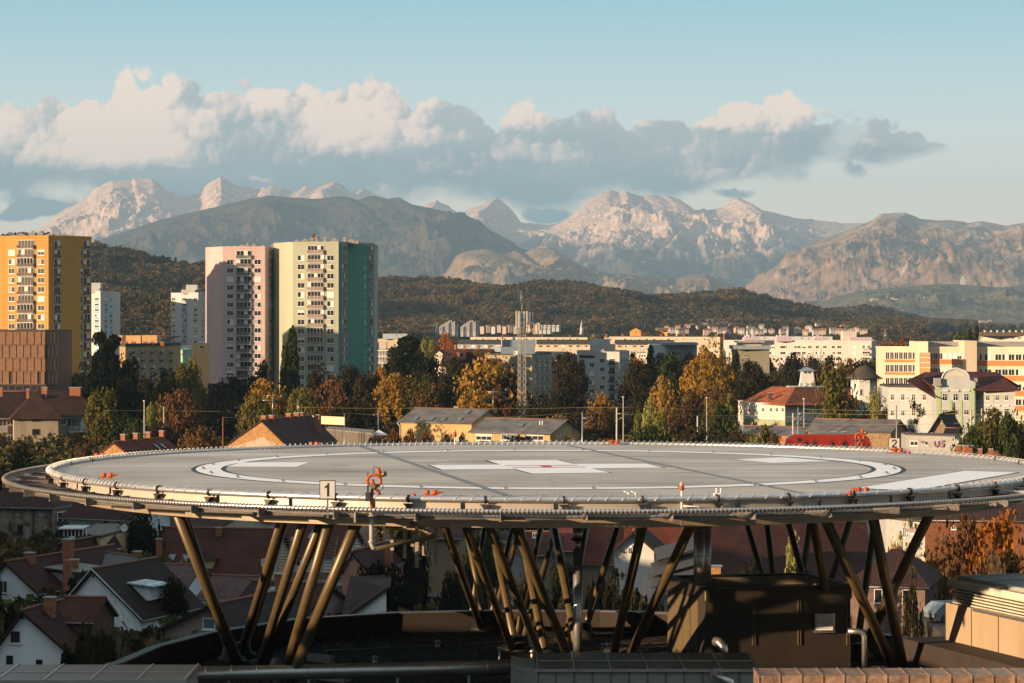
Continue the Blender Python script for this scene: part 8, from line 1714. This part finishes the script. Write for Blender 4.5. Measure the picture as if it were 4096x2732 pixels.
# ================================================================ villages far off
def village(specs, group, Y0, seed):
    """tiny houses: wall and roof each"""
    rg = random.Random(seed)
    WC = [plain('village_white', (.56, .53, .49)), plain('village_cream', (.54, .45, .33)), plain('village_rose', (.62, .42, .34))]
    RC = [plain('village_red_roof', (.34, .13, .07)), plain('village_brown_roof', (.13, .08, .06)), plain('village_grey_roof', (.2, .19, .18))]
    SIDE = ['gable end towards the viewer', 'long side towards the viewer', 'turned half to the sun']
    for i, (px, py, w, hh, Y, what) in enumerate(specs):
        s = Y / F; W_ = w * s; hg = hh * s; base = PX(px, py, Y); rz = rg.uniform(-.5, .5)
        wc, rc = rg.choice(WC[:2] + WC), rg.choice(RC)
        e = empty('village_house', base, rz, what, 'house', group)
        d = W_ * rg.uniform(.7, 1.0); MB().box(-W_ / 2, W_ / 2, -d / 2, d / 2, -6, hg * .62).build('wall', wc, e)
        r = MB(); k = W_ / 2 + .5; q = d / 2 + .5; z0, z1 = hg * .60, hg * 1.05
        if rg.random() < .5: r.quad((-k, -q, z0), (k, -q, z0), (k, 0, z1), (-k, 0, z1)); r.quad((k, q, z0), (-k, q, z0), (-k, 0, z1), (k, 0, z1)); r.poly([(-k, -q, z0), (-k, 0, z1), (-k, q, z0)]); r.poly([(k, -q, z0), (k, q, z0), (k, 0, z1)])
        else: r.quad((-k, -q, z0), (-k, q, z0), (0, q, z1), (0, -q, z1)); r.quad((k, q, z0), (k, -q, z0), (0, -q, z1), (0, q, z1)); r.poly([(-k, -q, z0), (0, -q, z1), (k, -q, z0)]); r.poly([(-k, q, z0), (k, q, z0), (0, q, z1)])
        r.build('roof', rc, e)
        if W_ > 6:
            wn = MB(); n = max(2, int(W_ / 3.5))
            for j in range(n): x = -W_ / 2 + W_ * (j + .5) / n; wn.box(x - .6, x + .6, -d / 2 - .06, -d / 2, hg * .2, hg * .2 + 1.4)
            wn.build('window_row', GLASS, e)
rv = random.Random(8); L1 = []
for px, py in ((2668, 1312), (2690, 1318), (2712, 1309), (2722, 1322), (2740, 1318), (2752, 1306), (2771, 1305), (2772, 1288), (2795, 1307), (2820, 1302), (2845, 1308), (2840, 1290), (2858, 1281), (2868, 1300), (2882, 1296), (2893, 1287), (2905, 1299), (2915, 1293), (2828, 1322), (2862, 1318), (2897, 1318), (2908, 1325), (2930, 1302), (2948, 1316), (2880, 1326),
               (2965, 1322), (3002, 1308), (3004, 1314), (3020, 1320), (3047, 1308), (3040, 1328), (3057, 1320), (2985, 1322), (3086, 1321), (3143, 1317), (3192, 1316), (3130, 1322), (3236, 1308), (3272, 1298), (3262, 1322), (3290, 1322), (3318, 1302), (3330, 1318), (3355, 1322), (3375, 1305), (3380, 1320), (3222, 1325), (3405, 1322), (3425, 1316), (3455, 1322)):
    L1.append((px, py + 6, rv.uniform(20, 30), rv.uniform(13, 17), 3250 + (1330 - py) * 12, ''))
PLC = ['on the slope under the wooded hill', 'near the foot of the long hill', 'below the brown woods']
L1 = [(a, b, c, d, Y, 'tiny village house among the settlement ' + ('right' if a > 3120 else 'centre') + ' under the long wooded hill') for (a, b, c, d, Y, _) in L1]
village([q for q in L1 if q[0] <= 3120], 'village houses at the foot of the long hill', 3250, 3)
village([q for q in L1 if q[0] > 3120], 'village houses at the right foot of the hill', 3250, 4)
L2 = []
for i in range(46): px = 3520 + (i * 37 % 200); L2.append((px, 1288 + (i % 4) * 8 + rv.uniform(-2, 2), rv.uniform(9, 13), rv.uniform(7, 9), 5300 - (i % 4) * 260, 'tiny shaded terrace house in rows under the far wooded hill'))
village(L2, 'terrace houses under the far hill', 5300, 5)
L3 = []
for i in range(60):
    px = rv.uniform(3700, 3960); L3.append((px, 1280 + abs(px - 3830) * .04 + rv.uniform(-3, 8), rv.uniform(6, 15), rv.uniform(3.5, 6), 9000, 'tiny pale building of the distant town on the plain'))
village(L3, 'distant town buildings', 9000, 6)
L4 = []
for i in range(34): px = rv.uniform(3455, 3720); L4.append((px, 1200 + 6 * math.sin(px / 30) - (px - 3455) * .01 + rv.uniform(-6, 2), rv.uniform(5, 9), rv.uniform(3, 5), 12300, 'tiny white house of the village on the green mountain foot'))
village(L4, 'mountain village houses', 12300, 7)
def on_grid(grid, px, py):
    X, Y, Z = grid; c = np.argmin(np.abs(X[20] / Y[20] * F + 2048 - px)); q = HY - (Z[:, c] - CAMZ) / Y[:, c] * F; r = np.argmin(np.where(Z[:, c] > 1, np.abs(q - py), 1e9)[14:]) + 14
    return float(Y[r, c])
L5 = [(612, 1046, 9, 8, 3350, 'lone pale house high on the left wooded hill'), (642, 1052, 10, 8, 3340, 'second pale house on the left wooded hill'), (700, 1103, 14, 9, 3250, 'white farmhouse at the meadow on the left hill'), (725, 1105, 13, 9, 3245, 'grey farmhouse in the meadow on the left hill'), (765, 1108, 12, 9, 3240, 'bright white house right of the hill meadow'), (785, 1112, 12, 9, 3235, 'last white house right of the hill meadow'), (660, 1062, 9, 8, 3330, 'reddish house on the left wooded hill')]
L5 = [(x, y, w, h_ + 3, on_grid(HA, x, y + 14) - 25, l) for x, y, w, h_, Y, l in L5]
village(L5, 'houses on the left hill', 3300, 8)
L6 = [(2110 + i * 9, 1308 - (i % 3) * 5, 13, 8, 2700, 'small house of the hill foot hamlet right of the mast') for i in range(6)] + [(1930 + i * 22, 1312 - (i % 2) * 5, 16, 9, 2700, 'small house of the hamlet right of the twin white flats') for i in range(7)]
village(L6, 'hamlet houses near the mast', 2700, 9)
for nm, x0, w_, lb in (('apartment_block', 1757, 76, 'left of the twin stepped white apartment towers far off'), ('apartment_block', 1842, 74, 'right of the twin stepped white apartment towers far off')):
    s = 2550 / F; e = empty(nm, PX(x0 + w_ / 2, 1330, 2550), 0, lb, 'apartment block'); 
    hs = [14, 22, 30, 34, 30, 20]
    for i, h_ in enumerate(hs):
        a = (-w_ / 2 + w_ * i / 6) * s; o = MB().box(a, a + w_ / 6 * s - .3, (i % 2) * 2.0, 14, -4, (h_ + 10) * s).build('wing', WHT, e)
        wn = MB()
        for r in range(5): wn.box(a + .8, a + w_ / 6 * s - 1.2, (i % 2) * 2.0 - .06, (i % 2) * 2.0, 1.5 + r * 2.0, 2.6 + r * 2.0)
        wn.build('window_row', plain('village_brown_roof', (.13, .08, .06)), o)
        for k in range(2): MB().box(a + .5 + k * 1.6, a + 1.2 + k * 1.6, 4, 5, (h_ + 10) * s, (h_ + 15) * s).build('roof_vent', PLASTW, o)
for k in range(9):
    s = 2900 / F; x = 2160 + (k % 5) * 17 + (k // 5) * -18; y = 1306 + (k // 5) * 9
    e = empty('terrace_house', PX(x, y + 6, 2900 - (k // 5) * 60), -.2, 'white flat roofed stepped terrace house at the hill foot', 'house', 'stepped white terrace houses'); MB().box(-8 * s, 8 * s, 0, 10, -4, 9 * s).box(-3 * s, 7 * s, 2, 9, 9 * s, 12 * s).build('wall', WHT, e); MB().box(-7 * s, -1 * s, -.1, 0, 3 * s, 6 * s).box(2 * s, 7 * s, -.1, 0, 3 * s, 6 * s).build('window_row', GLASS, e)
e = empty('church', PX(2327, 1322, 2600), 0, 'slender white pyramid church spire rising over the woods', 'church'); s = 2600 / F
MB().lathe([(9 * s, -4), (7 * s, 12 * s)], (0, 0, 0), 4).build('tower', WHT, e); MB().lathe([(7 * s, 12 * s), (.2, 40 * s)], (0, 0, 0), 4).build('spire', WHT, e)
e = empty('castle_chapel', PX(3853, 1122, 13000), 0, 'tiny white hilltop chapel group on the dark mountain spur', 'chapel'); s = 13000 / F
MB().box(-9 * s, 9 * s, 0, 20, -20, 5 * s).build('nave', WHT, e); MB().box(-2 * s, 3 * s, 2, 22, 5 * s, 15 * s).build('tower', WHT, e)
scatter('valley_woods', plain_points(7000, 1280, 3500, 5, thr=.40), PLAIN_WOOD, 8, 15, 15)
scatter('far_valley_woods', plain_points(3500, 3500, 9000, 6, thr=.35), PLAIN_WOOD, 12, 20, 16)
